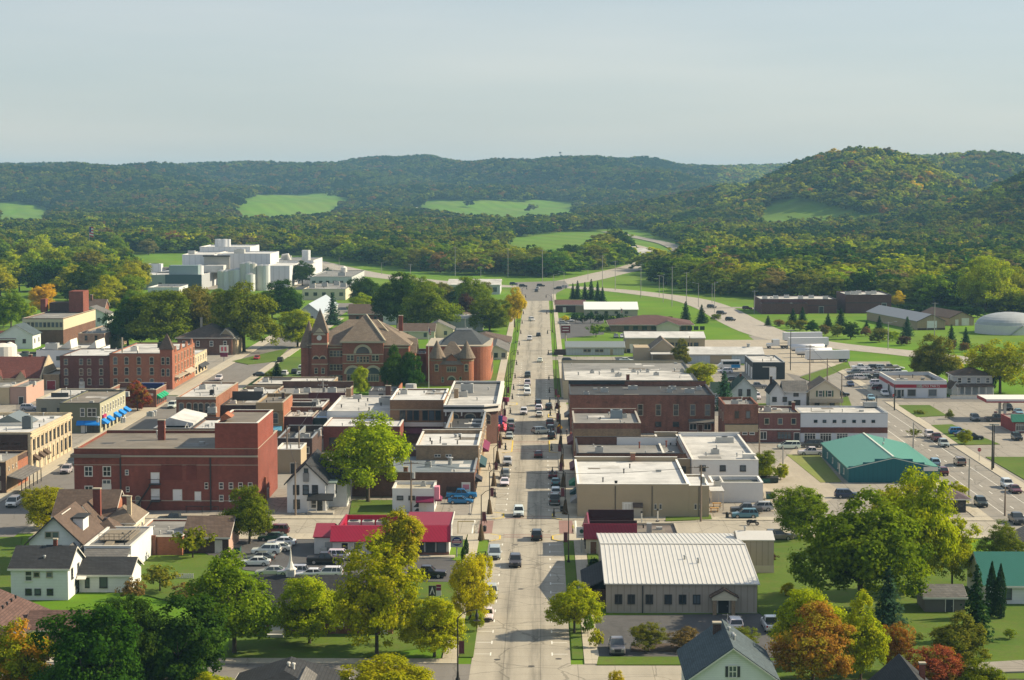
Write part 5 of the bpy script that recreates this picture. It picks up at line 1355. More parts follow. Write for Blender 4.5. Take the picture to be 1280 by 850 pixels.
for u, z_ in ((194.8,5.0),(194.8,2.0)): B.door('S', X(u),1.4,1.9, plain('white_door', (0,0,0)), z0=z_)
B.door('S', X(222.5),1.5,2.0, plain('white_door', (0,0,0)), z0=1.8); B.door('S', X(248),1.0,1.7, plain('white_door', (0,0,0)), z0=1.7)
B.win('S', [X(258.8)], 4.6,.5,1.0, 'double', TRIMW); B.win('S', [X(u) for u in (277.3,289.5,301.5,313.5)], 4.6,.62,1.0, 'double', TRIMW); B.win('S', [X(277.3), X(289.5)], 2.3,.62,1.0, 'double', TRIMW); B.win('S', [X(173)], 1.6,.7,1.6, 'arch', TRIMS)
for u in (209,222,240): B.part('blind_panel', MB().box(X(u) - w2 - .95, X(u) - w2 + .95,-.05,0,5.6,8.4), brick('deep_red_brick', (.17,.035,.025)))  # blind panels in a deeper red brick
st = MB()
st.tube([(X(168) - w2,-.9,0),(X(190) - w2,-.9,4.9)], .1,4); st.tube([(X(168) - w2,-.3,0),(X(190) - w2,-.3,4.9)], .1,4)
for i in range(16): st.box(X(168) - w2 + i * (X(190) - X(168)) / 16, X(168) - w2 + (i + .7) * (X(190) - X(168)) / 16,-.88,-.3,.3 * i, .3 * i + .05)
st.box(X(188) - w2, X(202) - w2,-1.4,-.05,4.85,4.98); st.tube([(X(188) - w2,-1.35,5.9),(X(202) - w2,-1.35,5.9)], .05,4); st.tube([(X(202) - w2,-1.35,4.9),(X(202) - w2,-1.35,5.9)], .05,4)
B.part('fire_stair', st, BLACKM)
st2 = MB(); st2.tube([(X(184) - w2,-1.6,0),(X(192) - w2,-1.6,1.9)], .1,4); st2.box(X(190) - w2, X(202) - w2,-1.9,-.05,1.82,1.95); st2.tube([(X(190) - w2,-1.85,2.8),(X(202) - w2,-1.85,2.8)], .05,4)
B.part('fire_landing', st2, BLACKM); B.part('ramp_rail', MB().tube([(X(236) - w2,-2.5,1.2),(X(276) - w2,-2.5,1.2)], .06,4).tube([(X(236) - w2,-2.5,.1),(X(236) - w2,-2.5,1.2)], .06,4).tube([(X(256) - w2,-2.5,.1),(X(256) - w2,-2.5,1.2)], .06,4).tube([(X(276) - w2,-2.5,.1),(X(276) - w2,-2.5,1.2)], .06,4), BLACKM)
for u in (151.5,264): B.part('downpipe', MB().box(X(u) - w2 - .12, X(u) - w2 + .12,-.16,-.01,.2, h - 1.7), TRIMD)
B.chimney(X(182) - w2,17,1.3,1.0, h - .5, h + 3.2, B_RED); B.vents([(X(118) - w2,4),(X(150) - w2,3),(X(152) - w2,3.6),(X(175) - w2,13),(X(177) - w2,14.5)], h=.9, r=.25); B.unit(X(172) - w2,14,1.4,1,.8); B.unit(X(245) - w2,20)
B.band('S', 1.75,1.9,.06, TRIMS, 'plinth_course')
B.door('E', 12.5,1.4,2.2, TRIMD); B.part('side_brick_pier', MB().box(w2 + .03, w2 + .35,8,8.6,0,5), B_ORANGE)
# white gabled house by the lime tree
x0, x1, y0, h = fb(359,407,641,601)
B = Bldg('white_gable_house', 'white gabled house with a dark roof and a black roofed front porch', 'house', x0, x1, y0, y0 + 19)
B.gable(5.6,9.0, 'y', S_WHITE, R_DARK, over=.5, trim=TRIMD); B.gable(5.0,7.6, 'x', S_WHITE, R_DARK, over=.4, a=(0.5, B.w / 2 + 3.2,7,14.5), trim=TRIMD)
B.win('S', [B.w * .24, B.w * .49, B.w * .73], 4.2,.85,1.5, 'double', TRIMD); B.part('gable_vent_box', MB().box(-.5,.5,-.35,-.01,5.7,7.3), plain('grey_louver', (.2,.2,.2))); B.win('S', [B.w * .5], 7.7,.6,.6, 'plain', TRIMD)
B.part('porch_roof', MB().extr([(-2.4,2.55),(-.01,3.4),(-.01,3.55),(-2.4,2.7)], B.w * .05, B.w / 2 + 1.6, 'x'), BLACKM); B.part('porch_floor', MB().box(B.w * .05, B.w / 2 + 1.6,-2.3,-.01,0,.4), CONCB)
for q in (.08,.3,.55): B.part('porch_post', MB().box(B.w * q - .06, B.w * q + .06,-2.25,-2.12,.41,2.54), TRIMW)
B.part('porch_rail', MB().box(B.w * .08, B.w * .3,-2.22,-2.15,1.1,1.2), TRIMW); B.door('S', B.w * .85,1.0,2.0, TRIMD, z0=.4); B.win('S', [B.w * .7], 1.6,.9,1.3, 'double', TRIMW); B.win('S', [B.w * .25], 1.6,.9,1.4, 'double', TRIMD); B.win('E', [9], 3.8,1,1.4, 'double', TRIMD)
B.part('bay', MB().box(B.w / 2 + .01, B.w / 2 + 1.6,1,4.5,2.6,5.2), S_WHITE); B.part('bay_roof', MB().box(B.w / 2 - .1, B.w / 2 + 1.9,.7,4.8,5.21,5.4), plain('verdigris', (.15,.2,.18)))
B.win('E', [2.7], 4.1,1.2,1.5, 'double', TRIMD, a=(0, B.w / 2 + 1.6,0,19))
x0, x1, y0, h = ft(345,376,562,5.0)
B = Bldg('tan_box_shed', 'plain tan box building with a white roof behind the white gabled house', 'shed', x0, x1, y0, yb(360,554,5))
B.flat(5.0, S_TAN, M_ROOFW, par=.2, coping=TRIMW); B.door('S', B.w * .7,1.2,2.2, TRIMD); B.vents([(0,4)])
x0, x1, y0, h = ft(347,402,548,5.5)
B = Bldg('dark_yard_shops', 'low shops with dark sunken roofs and a grey parapet behind the tan box building', 'shop', x0, x1 - 2, y0, y0 + 20)
B.flat(5.5, B_DARK, M_ROOFD, par=.9, coping=METALG, back=.4); B.unit(1,6,3,1.2,1.2); B.unit(3.5,12,1.5,1.5,1.2); B.vents([(-3,9)]); B.part('divider', MB().box(-.2,.1,.3,19.7,4.6,5.9), METALG); B.win('S', 3,3,1,1.2, 'plain', TRIMW)
# yard front shops with signs
x0, x1, y0, h = ft(354,402,521,5.2)
B = Bldg('maroon_yard_shop', 'dull maroon fronted shop with a pale flat roof facing the back yard', 'shop', x0, x0 + 6.8, y0, y0 + 16)
B.flat(5.2, plain('maroon_paint', (.09,.025,.03)), M_ROOFWG, par=.3, coping=TRIMS); B.vents([(1,6),(-1,9)], r=.3); B.win('S', 3,1.5,1.2,1.5, 'plain', TRIMW)
C = Bldg('blue_roofed_shop', 'shop with a pale blue metal roof edge beside the dull maroon shop', 'shop', x0 + 6.9, x1 + 1.2, y0 + 1, y0 + 15)
C.flat(4.8, plain('green_black_paint', (.03,.04,.035)), plain('pale_blue_roof', (.3,.42,.6),.4), par=.15, coping=METALG); C.win('S', 2,1.6,1.8,1.6, 'shop', TRIMW); C.unit(0,6)
# arched window brick and its neighbours
x0, x1, y0, h = ft(221.5,270,496.5,9)
B = Bldg('arched_window_brick', 'brown brick corner building with arched windows and a dirty white roof', 'brick building', -86, x1, y0, yb(280,478,9))
B.flat(9, brick('brown_orange_brick', (.27,.105,.055), c2=(.17,.075,.045)), M_ROOFWG, par=.3, coping=TRIMS); s_ = B.w / 48.5
B.win('S', [B.w * q for q in (.13,.32,.49,.62,.78,.93)], 6.2,.95,2.2, 'arch', TRIMS); B.band('S', h - .5, h - .1,.35, TRIMS, 'cornice'); B.win('S', 3,2.0,2.4,2.4, 'shop', TRIMD); B.vents([(0,6),(2,12),(-3,16),(1,20)]); B.unit(2.5,8,1,1,1.2, m=BLACKM); B.unit(-2,22)
xb = x1
x0, x1, y0, h = ft(271,321,507,6.3)
B = Bldg('stained_roof_shop', 'low shop with a stained tan roof and dark screen wall beside the arched window brick', 'shop', xb + .1, x1, y0, y0 + 22)
B.flat(6.3, B_DARK, M_ROOFB, par=.35, coping=TRIMD, back=.2); B.part('screen_wall', MB().box(-B.w / 2 + .5, B.w / 2 - .5,15,15.3,5.96,8.2), TRIMD); B.unit(-2.5,8,1.4,1,.8, m=TRIMW); B.unit(4.5,14,1.6,1,1.6); B.win('S', 4,3,1.4,1.6, 'plain', TRIMW)
C = Bldg('white_roofed_back_shop', 'white roofed shop behind the dark screen wall', 'shop', xb + .1, x1 + .4, y0 + 22.2, y0 + 42)
C.flat(6.3, B_TAN, M_ROOFW, par=.3, coping=TRIMS, back=.5); C.unit(-3,8); C.unit(0,12,2.4,1.6,1.2); C.vents([(3,6),(5,12)])
x0, x1, y0, h = ft(320,353.5,503.5,8.6)
B = Bldg('tan_cornice_shop', 'narrow shop with an ochre cornice front and orange brick side wall', 'shop', x0, x1, y0, y0 + 18)
B.flat(8.6, brick('ochre_brick', (.33,.22,.11)), M_ROOFB, par=.4, coping=TRIMS, back=.3); B.band('S', 6.7,8.5,.3, plain('ochre_cornice', (.3,.22,.12)), 'cornice'); B.win('S', [B.w * .3, B.w * .72], 4.9,1.1,2.0, 'arch', TRIMS); B.part('brick_side', MB().box(B.w / 2 + .003, B.w / 2 + .12,.1,17.9,0,8.58), B_ORANGE); B.awning('S', B.w / 2, B.w - .6,3.2,1.2, plain('sky_awning', (.12,.35,.5))); B.chimney(B.w / 2 - 1,9,.7,.7,8.6,10, B_DARK)
x0, x1, y0, h = ft(354.5,403,509,6)
B = Bldg('white_screen_shop', 'low shop with a bright white roof strip and a black screen', 'shop', x0, x1, y0, y0 + 16)
B.flat(6, B_BROWN, M_ROOFW, par=.3, coping=TRIMW, back=.2); B.part('screen_wall', MB().box(-B.w / 2 + .4, B.w * .3,3,3.3,5.7,6.9), TRIMD); B.unit(2,9)
x0, x1, y0, h = ft(340,432,493,6)
B = Bldg('dark_roof_row', 'long row of shops under a dark grey roof with a pale back wall', 'shop', x0, x1, y0, yb(380,480,6.5))
B.flat(6, B_BROWN, M_ROOFG, par=.5, coping=TRIMS, back=1.2); B.unit(-4,8,1.4,1.2,1.1, m=TRIMW); B.unit(-1.5,10,1.8,1.2,1.2); B.unit(5,9,2.2,1.6,1.4); B.vents([(-8,6),(0,4),(8,12)]); B.part('maroon_parapet', MB().box(B.w * .0, B.w / 2,-.3,-.02,4.2,6.5), plain('maroon_paint', (0,0,0)))
C = Bldg('pale_back_roof', 'pale grey roofed building in front of the courthouse', 'commercial building', x0 - 8, x1 - 6, yb(380,480,6.5) + .3, yb(380,480,6.5) + 20)
C.flat(6.4, B_TAN, M_ROOFWG, par=.3, coping=TRIMS); C.vents([(-6,6),(3,10),(8,5)]); C.unit(-8,9); C.part('roof_dark_strip', MB().box(-C.w / 2 + .5,-2,14,19,6.15,6.2), M_ROOFD)
x0, x1, y0, h = ft(460,497,490,6)
B = Bldg('old_back_house', 'small old brick and white boarded building with a tall chimney behind the white roof', 'building', x0, x1, y0 + 2, y0 + 14)
B.flat(6.0, plain('pale_board', (.38,.38,.37)), M_ROOFD, par=.3, coping=TRIMD); B.part('brick_end', MB().box(B.w / 2 + .005, B.w / 2 + .3,0,12,0,7), B_ORANGE); B.chimney(B.w * .17,-.6,1.3,1,2,7.4, B_BROWN); B.win('S', [B.w * .42], 4.6,.9,1.3, 'plain', TRIMD); B.part('water_tank', MB().cyl(B.w / 2 + 3.5,-3,5,8.2,1.6,1.4,12), HVAC)
x0, x1, y0, h = ft(186,237,531,6.2)
B = Bldg('white_gable_sheds', 'low yard building with white sloping roofs behind the theatre', 'shed', -85.5, x1, y0, yb(210,514,6.5))
B.flat(5.4, B_DARK, M_ROOFD, par=.4, coping=METALG); B.part('sloped_roof', MB().extr([(-B.w / 2,5.5),(-B.w * .15,7.2),(B.w / 2,6.0),(B.w / 2,5.4),(-B.w / 2,5.4)], 5, B.d - .3, 'y'), M_ROOFW)
for i in range(2): B.part('sign_brace', MB().tube([(-B.w * .3 + i * 5,1,5),(-B.w * .3 + i * 5 + .5,2.5,6.4),(-B.w * .3 + i * 5 + 1,1,5)], .09,5), TRIMW)
C = Bldg('white_flat_shed', 'flat white roofed store beside the white sloping roofs', 'shed', x1 + .1, x1 + 11, y0 + 1, yb(210,514,6.5) - 4)
C.flat(5.2, B_BROWN, M_ROOFW, par=.3, coping=TRIMD, back=.3); C.unit(2,12,1.2,1,1.1); C.vents([(-2,8),(3,5)])
for i in range(2): C.part('sign_brace', MB().tube([(-3 + i * 5,.8,5),(-2.5 + i * 5,2,6.2),(-2 + i * 5,.8,5)], .09,5), TRIMW)
# pale stone block, olive block, brick with porch
x0, x1, y0, h = fb(-70,41.2,592,541)
B = Bldg('stone_block', 'long two storey cream stone block with many windows and a glass roof lantern', 'commercial building', x0, x1 - .3, y0, yb(98,516, h))
B.flat(h, B_CREAM, M_ROOFW, par=.6, coping=B_CREAM); B.part('dark_front', MB().box(-B.w / 2 + .02, B.w / 2 - .6,-.12,-.003,0, h - .35), B_DARK)
B.band('E', h - 1.15, h - .8,.35, B_CREAM, 'cornice'); B.band('E', h - .25, h + .02,.25, B_CREAM, 'cornice'); B.band('E', 4.1,4.4,.12, TRIMS, 'belt_course')
n_ = 10
B.win('E', [2.5 + i * (B.d - 4.5) / (n_ - 1) for i in range(n_)], 5.75,1.1,1.9, 'double', TRIMD); B.win('E', [15 + i * (B.d - 17) / 5 for i in range(6)], 2.3,1.5,2.2, 'shop', TRIMD)
for i in range(n_ + 1): B.part('pilaster', MB().box(B.w / 2 - .01, B.w / 2 + .14,.2 + i * (B.d - 1) / n_, .8 + i * (B.d - 1) / n_, 0, h - 1.2), B_CREAM)
for t in (2.8,7.5,11.5): B.door('E', t, 1.4,2.6, TRIMD); B.awning('E', t, 2.4,3.7,1.2, plain('bronze_awning', (.09,.06,.04)),.9)
B.win('S', [B.w - 5.4, B.w - 2.3 - .6, B.w - 8.4], 5.3,1.2,1.6, 'plain', TRIMS)
lx = B.w / 2 - 9; B.part('lantern', MB().extr([(lx - 4.2, h - .4),(lx, h + 1.7),(lx + 4.2, h - .4)], 17,27, 'y'), plain('lantern_glass', (.13,.15,.15),.25)); B.part('lantern_kerb', MB().box(lx - 4.5, lx + 4.5,16.6,16.98, h - .6, h + .1), TRIMW)
B.unit(B.w / 2 - 3.6,12,1.9,1.6,2.6, m=plain('slate_unit', (.1,.12,.13))); B.vents([(lx + 2,8),(lx - 6,20),(lx + 6,24),(lx + 3,36)]); B.unit(lx - 8,8); B.unit(lx, 33,1.2,1,.8)
x0, x1, y0, h = fb(75,125.2,541.5,504)
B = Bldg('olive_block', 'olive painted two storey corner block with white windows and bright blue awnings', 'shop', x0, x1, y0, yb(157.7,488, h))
B.flat(h, S_OLIVE, M_ROOFB, par=.25, coping=TRIMD); B.part('sunlit_side', MB().box(B.w / 2 + .003, B.w / 2 + .09,.05, B.d - .05,0, h - .1), plain('sunlit_olive', (.36,.35,.25)))  # east side in paler olive: sunlight put into the wall colour
BLUE = plain('bright_blue_canvas', (.01,.2,.62),.6); B.win('S', [B.w * .57, B.w * .75, B.w * .86], 5.0,.85,1.8, 'double'); B.awning('S', B.w * .53,2,3.0,1.0, BLUE); B.awning('S', B.w * .8,3.6,3.0,1.0, BLUE); B.win('S', [B.w * .8], 1.3,3,2, 'shop', TRIMD); B.door('S', B.w * .6,1.2,2.2, TRIMW)
sa = (-B.w / 2, B.w / 2 + .09,0, B.d); B.win('E', [2.4 + i * (B.d - 5) / 8 for i in range(9)], 5.2,.9,1.7, 'double', TRIMW, a=sa)
for t in (3,9,17,23,29): B.awning('E', t, 3.4,3.2,1.4, BLUE, .9, a=sa)
B.win('E', (6,4, B.d - 4),1.4,1.8,1.8, 'shop', TRIMD, a=sa); B.part('wall_sign', MB().box(B.w / 2 + .1, B.w / 2 + .5,2,5.5,3.4,4.1), plain('crimson_sign', (.35,.03,.1)))
x0, x1, y0, h = fb(-60,7.5,617,575)
B = Bldg('porch_brick_shop', 'brown brick shop with an ochre side wall and a grey porch roof over the walk', 'shop', x0, x1, y0, y0 + 17)
B.flat(6.0, B_DARK, M_ROOFG, par=.4, coping=B_TAN); B.part('ochre_side', MB().box(B.w / 2 + .003, B.w / 2 + .12,.05,9,0,6.3), B_TAN); B.part('low_ochre_side', MB().box(B.w / 2 + .003, B.w / 2 + .12,9.05,17,0,5), B_ORANGE); B.win('S', [B.w - 1.5, B.w - 5], 4.4,1,1.4, 'plain', TRIMS); B.win('S', [B.w - 1.5], 1.6,1,1.4, 'plain', TRIMS)
B.part('porch_roof', MB().extr([(B.w / 2 + .13,3.4),(B.w / 2 + 3.0,2.7),(B.w / 2 + 3.0,2.55),(B.w / 2 + .13,3.2)], .5,16.5, 'y'), R_GREY)
for i in range(6): B.part('porch_post', MB().box(B.w / 2 + 2.8, B.w / 2 + 2.95,.7 + i * 3.1,.85 + i * 3.1,0,2.54), TRIMD)
B.win('E', [2,5,7.5], 4.6,.4,.5, 'plain', TRIMW, a=(0, B.w / 2 + .12,0,17))
B.unit(2,6)
# hotel with corner turret
x0, x1, y0, h = fb(75.5,137,487,445)
B = Bldg('dark_brick_annex', 'three storey dark red brick annex with sparse windows beside the hotel', 'brick building', x0, x1, y0, y0 + 26)
B.flat(h, brick('hotel_dark_brick', (.14,.045,.035), dirt=.4), M_ROOFW, par=.2, coping=TRIMD); s_ = B.w / 61.5
for z_ in (2.2,5.0,8.0): B.win('S', [(u - 75.5) * s_ for u in (83,102,112,127)], z_, .9,1.5, 'arch' if z_ < 8 else 'double', TRIMS)
B.door('S', (102.5 - 75.5) * s_, 1.4,2.2, TRIMW)
x0b, x1b, y0, h = fb(137,202,487,442)
x1t = P(216,487)[0]
B = Bldg('turret_hotel', 'three storey orange brick hotel with a pyramid roofed corner turret', 'hotel', x0b + .05, x1t - .3, y0, y0 + 40)
B.flat(h, B_ORANGE, M_ROOFWG, par=.3, coping=TRIMD); s_ = (x1b - x0b) / 65
for z_ in (2.0,5.2,8.2): B.win('S', [(u - 137) * s_ for u in (144.5,158.5,174,190)], z_, 1.0,1.7, 'arch', TRIMS)
tw = x1t - x1b; w2 = B.w / 2
B.part('turret', MB().box(w2 - tw, w2 + .35,-.35, tw, 0, h + 1.2), brick('turret_brick', (.3,.1,.06))); B.win('S', [B.w - tw * .72, B.w - tw * .28], 8.2,.8,1.7, 'arch', TRIMS, a=(-w2, w2,-.35,40)); B.win('S', [B.w - tw * .72, B.w - tw * .28], 4.9,.8,1.7, 'arch', TRIMS, a=(-w2, w2,-.35,40))
m_ = w2 - tw / 2 + .17; r_ = tw / 2 + .5; b = MB(); zt = h + 1.21
cs = [(m_ - r_, tw / 2 - .17 - r_),(m_ + r_, tw / 2 - .17 - r_),(m_ + r_, tw / 2 - .17 + r_),(m_ - r_, tw / 2 - .17 + r_)]
for i in range(4): b.face([(*cs[i], zt),(*cs[(i + 1) % 4], zt),(m_, tw / 2 - .17, zt + 4.6)])
b.face([(*q, zt) for q in cs[::-1]]); B.part('turret_roof', b, R_BROWN)
for z_ in (2.4,5.2,8.2): B.win('E', (7,7,38), z_, 1.0,1.7, 'arch', TRIMS)
for i in range(4): B.part('wall_gable', MB().extr([(6 + i * 9.5, h),(9 + i * 9.5, h),(7.5 + i * 9.5, h + 1.6)], w2 - .4, w2 + .1, 'x'), B_ORANGE)
B.part('balcony', MB().box(w2 + .02, w2 + 1.6,3,20,3.0,3.3), TRIMS); B.awning('E', 28,12,3.6,1.6, TRIMS); B.unit(-4,12,2,1.4,1.4, m=TRIMW); B.unit(2,25,3,2,1.6, m=BLACKM); B.part('roof_post', MB().box(-6,-5.6,3,3.4, h, h + 4.4), TRIMS)
C = Bldg('cream_hotel_wing', 'cream two storey shop row past the hotel with a striped parapet', 'shop', x1t - 16, x1t - .4, y0 + 40.2, y0 + 64)
C.flat(6.4, B_CREAM, M_ROOFW, par=.3, coping=TRIMS); C.win('E', 5,4.8,1,1.6, 'double'); C.win('E', 4,1.6,2.4,1.8, 'shop', TRIMD); C.awning('E', 14,14,3,1.2, TRIMD)
x0, x1, y0, h = fb(135,195.5,509.6,487.5)
B = Bldg('green_awning_brick', 'one storey brick corner shop with a dark sunken roof and green awnings', 'shop', x0, x1, y0, y0 + 15)
B.flat(h, B_OLD, M_ROOFD, par=.8, coping=TRIMS, back=.5); B.part('white_wall_sign', MB().box(B.w * .3, B.w * .44,-.06,0,3.2,3.8), TRIMW)
GA = plain('green_canvas', (.01,.3,.14),.6)
for t in (2,5,8,11): B.awning('E', t, 2.4,3.4,1.2, GA, .8)
B.win('E', 5,1.8,1.6,1.6, 'plain', TRIMD); B.vents([(-2,5),(2,8)], m=TRIMW); B.part('blue_roof_panel', MB().box(-2,6,12,14,4.0,5.3), plain('navy_panel', (.02,.03,.12)))
x0, x1, y0, h = ft(45,98,499,5.5)
B = Bldg('grey_tan_flat', 'greige flat roofed building with black rooftop screens behind the olive block', 'commercial building', x0, x1 + 5, y0, y0 + 26)
B.flat(5.5, plain('greige_paint', (.3,.28,.22)), M_ROOFWG, par=.3, coping=TRIMS); B.part('screen', MB().box(-B.w * .38,-B.w * .1,8,8.3,5.2,6.3), TRIMD); B.part('screen', MB().box(B.w * .05, B.w * .3,12,12.3,5.2,6.3), TRIMD); B.unit(2,5, m=TRIMW); B.unit(4,6, m=TRIMW); B.unit(9,10,3,1.4,1.2); B.unit(12,10,3,1.4,1.2); B.vents([(0,4)], h=2); B.win('S', 4,2.6,1,1.2, 'plain', TRIMD)
x0, x1, y0, h = fb(-40,12,506,483)
B = Bldg('cream_low_shop', 'cream walled low shop at the picture edge beside a pink walled one', 'shop', x0, x1, y0, y0 + 18)
B.flat(4.6, plain('cream_paint', (.5,.4,.26)), M_ROOFG, par=.3, coping=TRIMS); B.win('E', 3,2,1.6,1.4, 'plain', TRIMD)
C = Bldg('pink_walled_shop', 'low shop with a faded pink wall and flat roof', 'shop', x1 + .1, P(33,506)[0], y0 + .3, y0 + 20)
C.flat(4.8, plain('faded_pink', (.42,.27,.22)), M_ROOFG, par=.3, coping=TRIMS); C.unit(2,8); C.door('S', 3,1.2,2.1, TRIMD)
# maroon roofed hall with cream gables
x0, x1, y0, h = fb(-60,49,487.5,474)
B = Bldg('maroon_roofed_hall', 'long hall with a steep maroon roof, cream gables and red panelled doors', 'hall', x0, x1, y0, y0 + 20)
B.gable(3.4,8.6, 'x', B_CREAM, R_MAROON, over=.3, trim=B_CREAM)
for q in (.45,.72):
	gx_ = B.w * (q - .5) + 2; B.gable(3.2,5.4, 'y', B_CREAM, R_MAROON, over=.2, a=(gx_ - 1.6, gx_ + 1.6,-.5,5), trim=B_CREAM)
for i in range(6): B.part('red_panel', MB().box(B.w / 2 - 2.6 - i * 3.2, B.w / 2 - .6 - i * 3.2,-.08,-.01,.3,2.6), plain('red_panel', (.25,.03,.04)))
B.chimney(B.w * .3,11,.9,.9,7,9.2, B_RED); B.part('end_parapet', MB().extr([(-.2,0),(B.d + .2,0),(B.d + .2,3.8),(B.d / 2,9.3),(-.2,3.8)], B.w / 2 + .36, B.w / 2 + .7, 'x'), B_CREAM)
C = Bldg('brick_lean_to', 'tan brick lean-to with red doors beside the maroon roofed hall', 'annex', x1 + 1, P(76,487)[0] - .3, y0 + 1, y0 + 16)
C.flat(4.4, B_TAN, M_ROOFG, par=.4, coping=TRIMS); C.door('S', C.w * .5,2.4,2.6, plain('red_panel', (0,0,0)))
# white works with tanks
x0, x1, y0, h = ft(45,120,436,6)
B = Bldg('white_works', 'long white works building with a sawtooth roof beside white tanks', 'factory', x0, x1, y0, y0 + 22)
B.flat(5.6, plain('cool_white_paint', (0,0,0)), M_ROOFWG, par=.2, coping=TRIMD); B.part('sawtooth', MB().extr([(B.w * -.2,5.6),(B.w * .0,8.4),(B.w * .02,5.6)], 6,16, 'y'), TRIMW); B.part('sawtooth', MB().extr([(B.w * .3,5.6),(B.w * .47,8.4),(B.w * .49,5.6)], 2,16, 'y'), TRIMW); B.win('S', 4,3,1.2,1, 'plain', TRIMD); B.unit(-B.w * .3,6,4,3,2)
for u, v, r_, h_, lb in ((4,462,4.4,7.5, 'wide white storage tank by the works'),(13,458,2.0,7.0, 'slim white storage tank beside the wide one'),(22,460,1.6,3.5, 'short white storage tank by the slim one')):
	t = thing('storage_tank', lb, 'tank', (*P(u, v),0)); MB().cyl(0,0,0, h_, r_, n=20).build('tank_shell', TRIMW, t, False); MB().cyl(0,0, h_ + .004, h_ + .9, r_ * .98, r_ * .2, n=20).build('tank_top', TRIMW, t)
for u, v, lb in ((32,455, 'round green compressor drum beside the tanks'),(42,456, 'square green compressor unit by the white works')):
	t = thing('compressor', lb, 'machine', (*P(u, v),0)); MB().box(-1.6,1.6,-1.5,1.5,.4,3.6).build('housing', plain('machine_green', (.12,.17,.15)), t); MB().cyl(0,0,3.61,4.2,1.2, n=14).build('fan_cowl', TRIMD, t); MB().box(-1.4,1.4,-1.3,1.3,0,.39).build('frame', TRIMD, t)
x0, x1, y0, h = fb(28.5,79.5,430,398)
B = Bldg('cream_topped_brick', 'large brick hall with a cream panelled upper storey and a brick stair tower', 'hall', x0, x1, y0, y0 + 55)
B.flat(h, B_BROWN, M_ROOFG, par=.3, coping=TRIMS); w2 = B.w / 2; B.band('SE', 5.2, h - .3,.1, plain('cream_panel', (.5,.45,.33)), 'cream_storey'); B.win('S', 10,7.1,1.0,1.7, 'plain', TRIMS, a=(-w2, w2,-.1,50)); B.part('stair_tower', MB().box(w2 - 6, w2 - .5,36,46, h, h + 8), B_RED); B.part('tower_wing', MB().box(w2 - 14, w2 - 6.01,38,46, h, h + 3.5), B_DARK); B.part('tower_wing', MB().box(w2 - 17, w2 - 15,36,40, h, h + 5), B_RED)
B.part('downpipes', MB().box(-1,-.7,-.15,-.01,0,5), TRIMD)
x0, x1, y0, h = fb(98,131,440,417)
B = Bldg('worn_brick_shop', 'two storey worn cream and pink brick building with an ivy grown side wall', 'brick building', x0, x1, y0, y0 + 40)
B.flat(h, brick('worn_cream_brick', (.36,.26,.18), dirt=.5, c2=(.3,.17,.12)), M_ROOFG, par=.3, coping=TRIMS); B.win('S', [B.w * .3, B.w * .68], 4.9,.9,1.7, 'double', B_TAN); B.band('S', 2.9,3.2,.2, TRIMS, 'ledge'); B.win('S', [B.w * .35, B.w * .8], 1.5,2.2,1.8, 'shop', TRIMD); B.unit(0,12); B.part('ivy', MB().box(B.w / 2 + .01, B.w / 2 + .2,8,30,0,4.5), plain('ivy_green', (.16,.16,.05),.9, var=.5, scale=1.5))
# courthouse
x0, x1, y0, h = fb(390,511,482,426)
x0 = P(381,482)[0]
B = Bldg('courthouse', 'red brick courthouse with a broad brown hip roof, stone arches and a spired tower', 'courthouse', x0, x1, y0, y0 + 26)
HB = brick('court_brick', (.26,.085,.05), dirt=.3); STONE = plain('court_stone', (.40,.35,.26),.85)
w2 = B.w / 2; CX = lambda u: (u - 381) / 130 * B.w - w2
he = 12.0
B.hip(he, he + 6.6, HB, R_TAN, over=.7, a=(-w2 + 1.5, w2,0,26), trim=STONE, run=11)
gx0, gx1 = CX(429), CX(480)
B.part('pavilion', MB().box(gx0, gx1,-1.8,-.01,0, he + 1.2), HB)
gm = (gx0 + gx1) / 2
pr = MB(); zt = he + 1.21
a_ = [(gx0 - .6,-2.4, zt),(gx1 + .6,-2.4, zt),(gx1 + .6,14, zt),(gx0 - .6,14, zt)]; ap = [(gm - .4,6.5, he + 8.3),(gm + .4,6.5, he + 8.3)]
pr.face([a_[0], a_[1], ap[1], ap[0]]); pr.face([a_[1], a_[2], ap[1]]); pr.face([a_[2], a_[3], ap[0], ap[1]]); pr.face([a_[3], a_[0], ap[0]]); pr.face(a_[::-1])
B.part('pavilion_roof', pr, R_TAN); B.part('hip_ridge', MB().tube([(gx1 + .6,-2.4, zt + .1),(gm + .4,6.5, he + 8.45)], .28,5).tube([(gx1 + 4,3.5, zt - 1),(gm + 3.4,10, he + 6.6)], .28,5), STONE)
B.part('pavilion_fascia', MB().box(gx0 - .7, gx1 + .7,-2.5,-2.41, zt - .5, zt + .05), STONE)
def arch_window(cx, cz, r, yy):
	b = MB(); n_ = 12
	for i in range(n_):
		a0, a1 = math.pi * i / n_, math.pi * (i + 1) / n_
		b.extr([(cx + r * math.cos(a0), cz + r * math.sin(a0)),(cx + r * 1.35 * math.cos(a0), cz + r * 1.35 * math.sin(a0)),(cx + r * 1.35 * math.cos(a1), cz + r * 1.35 * math.sin(a1)),(cx + r * math.cos(a1), cz + r * math.sin(a1))], yy - .15, yy + .0, 'y')
	o = B.part('stone_arch', b, STONE)
	g = MB(); g.face([(cx + r * math.cos(math.pi * i / n_), yy - .03, cz + r * math.sin(math.pi * i / n_)) for i in range(n_ + 1)]); g.build('fanlight', GLASS, o)
arch_window(gm, 9.6,2.0,-1.8)
B.band('S', 9.2,9.45,.14, STONE, 'belt_course', a=(gx0, gx1,-1.8,0)); B.band('S', 6.6,6.8,.14, STONE, 'belt_course', a=(gx0, gx1,-1.8,0))
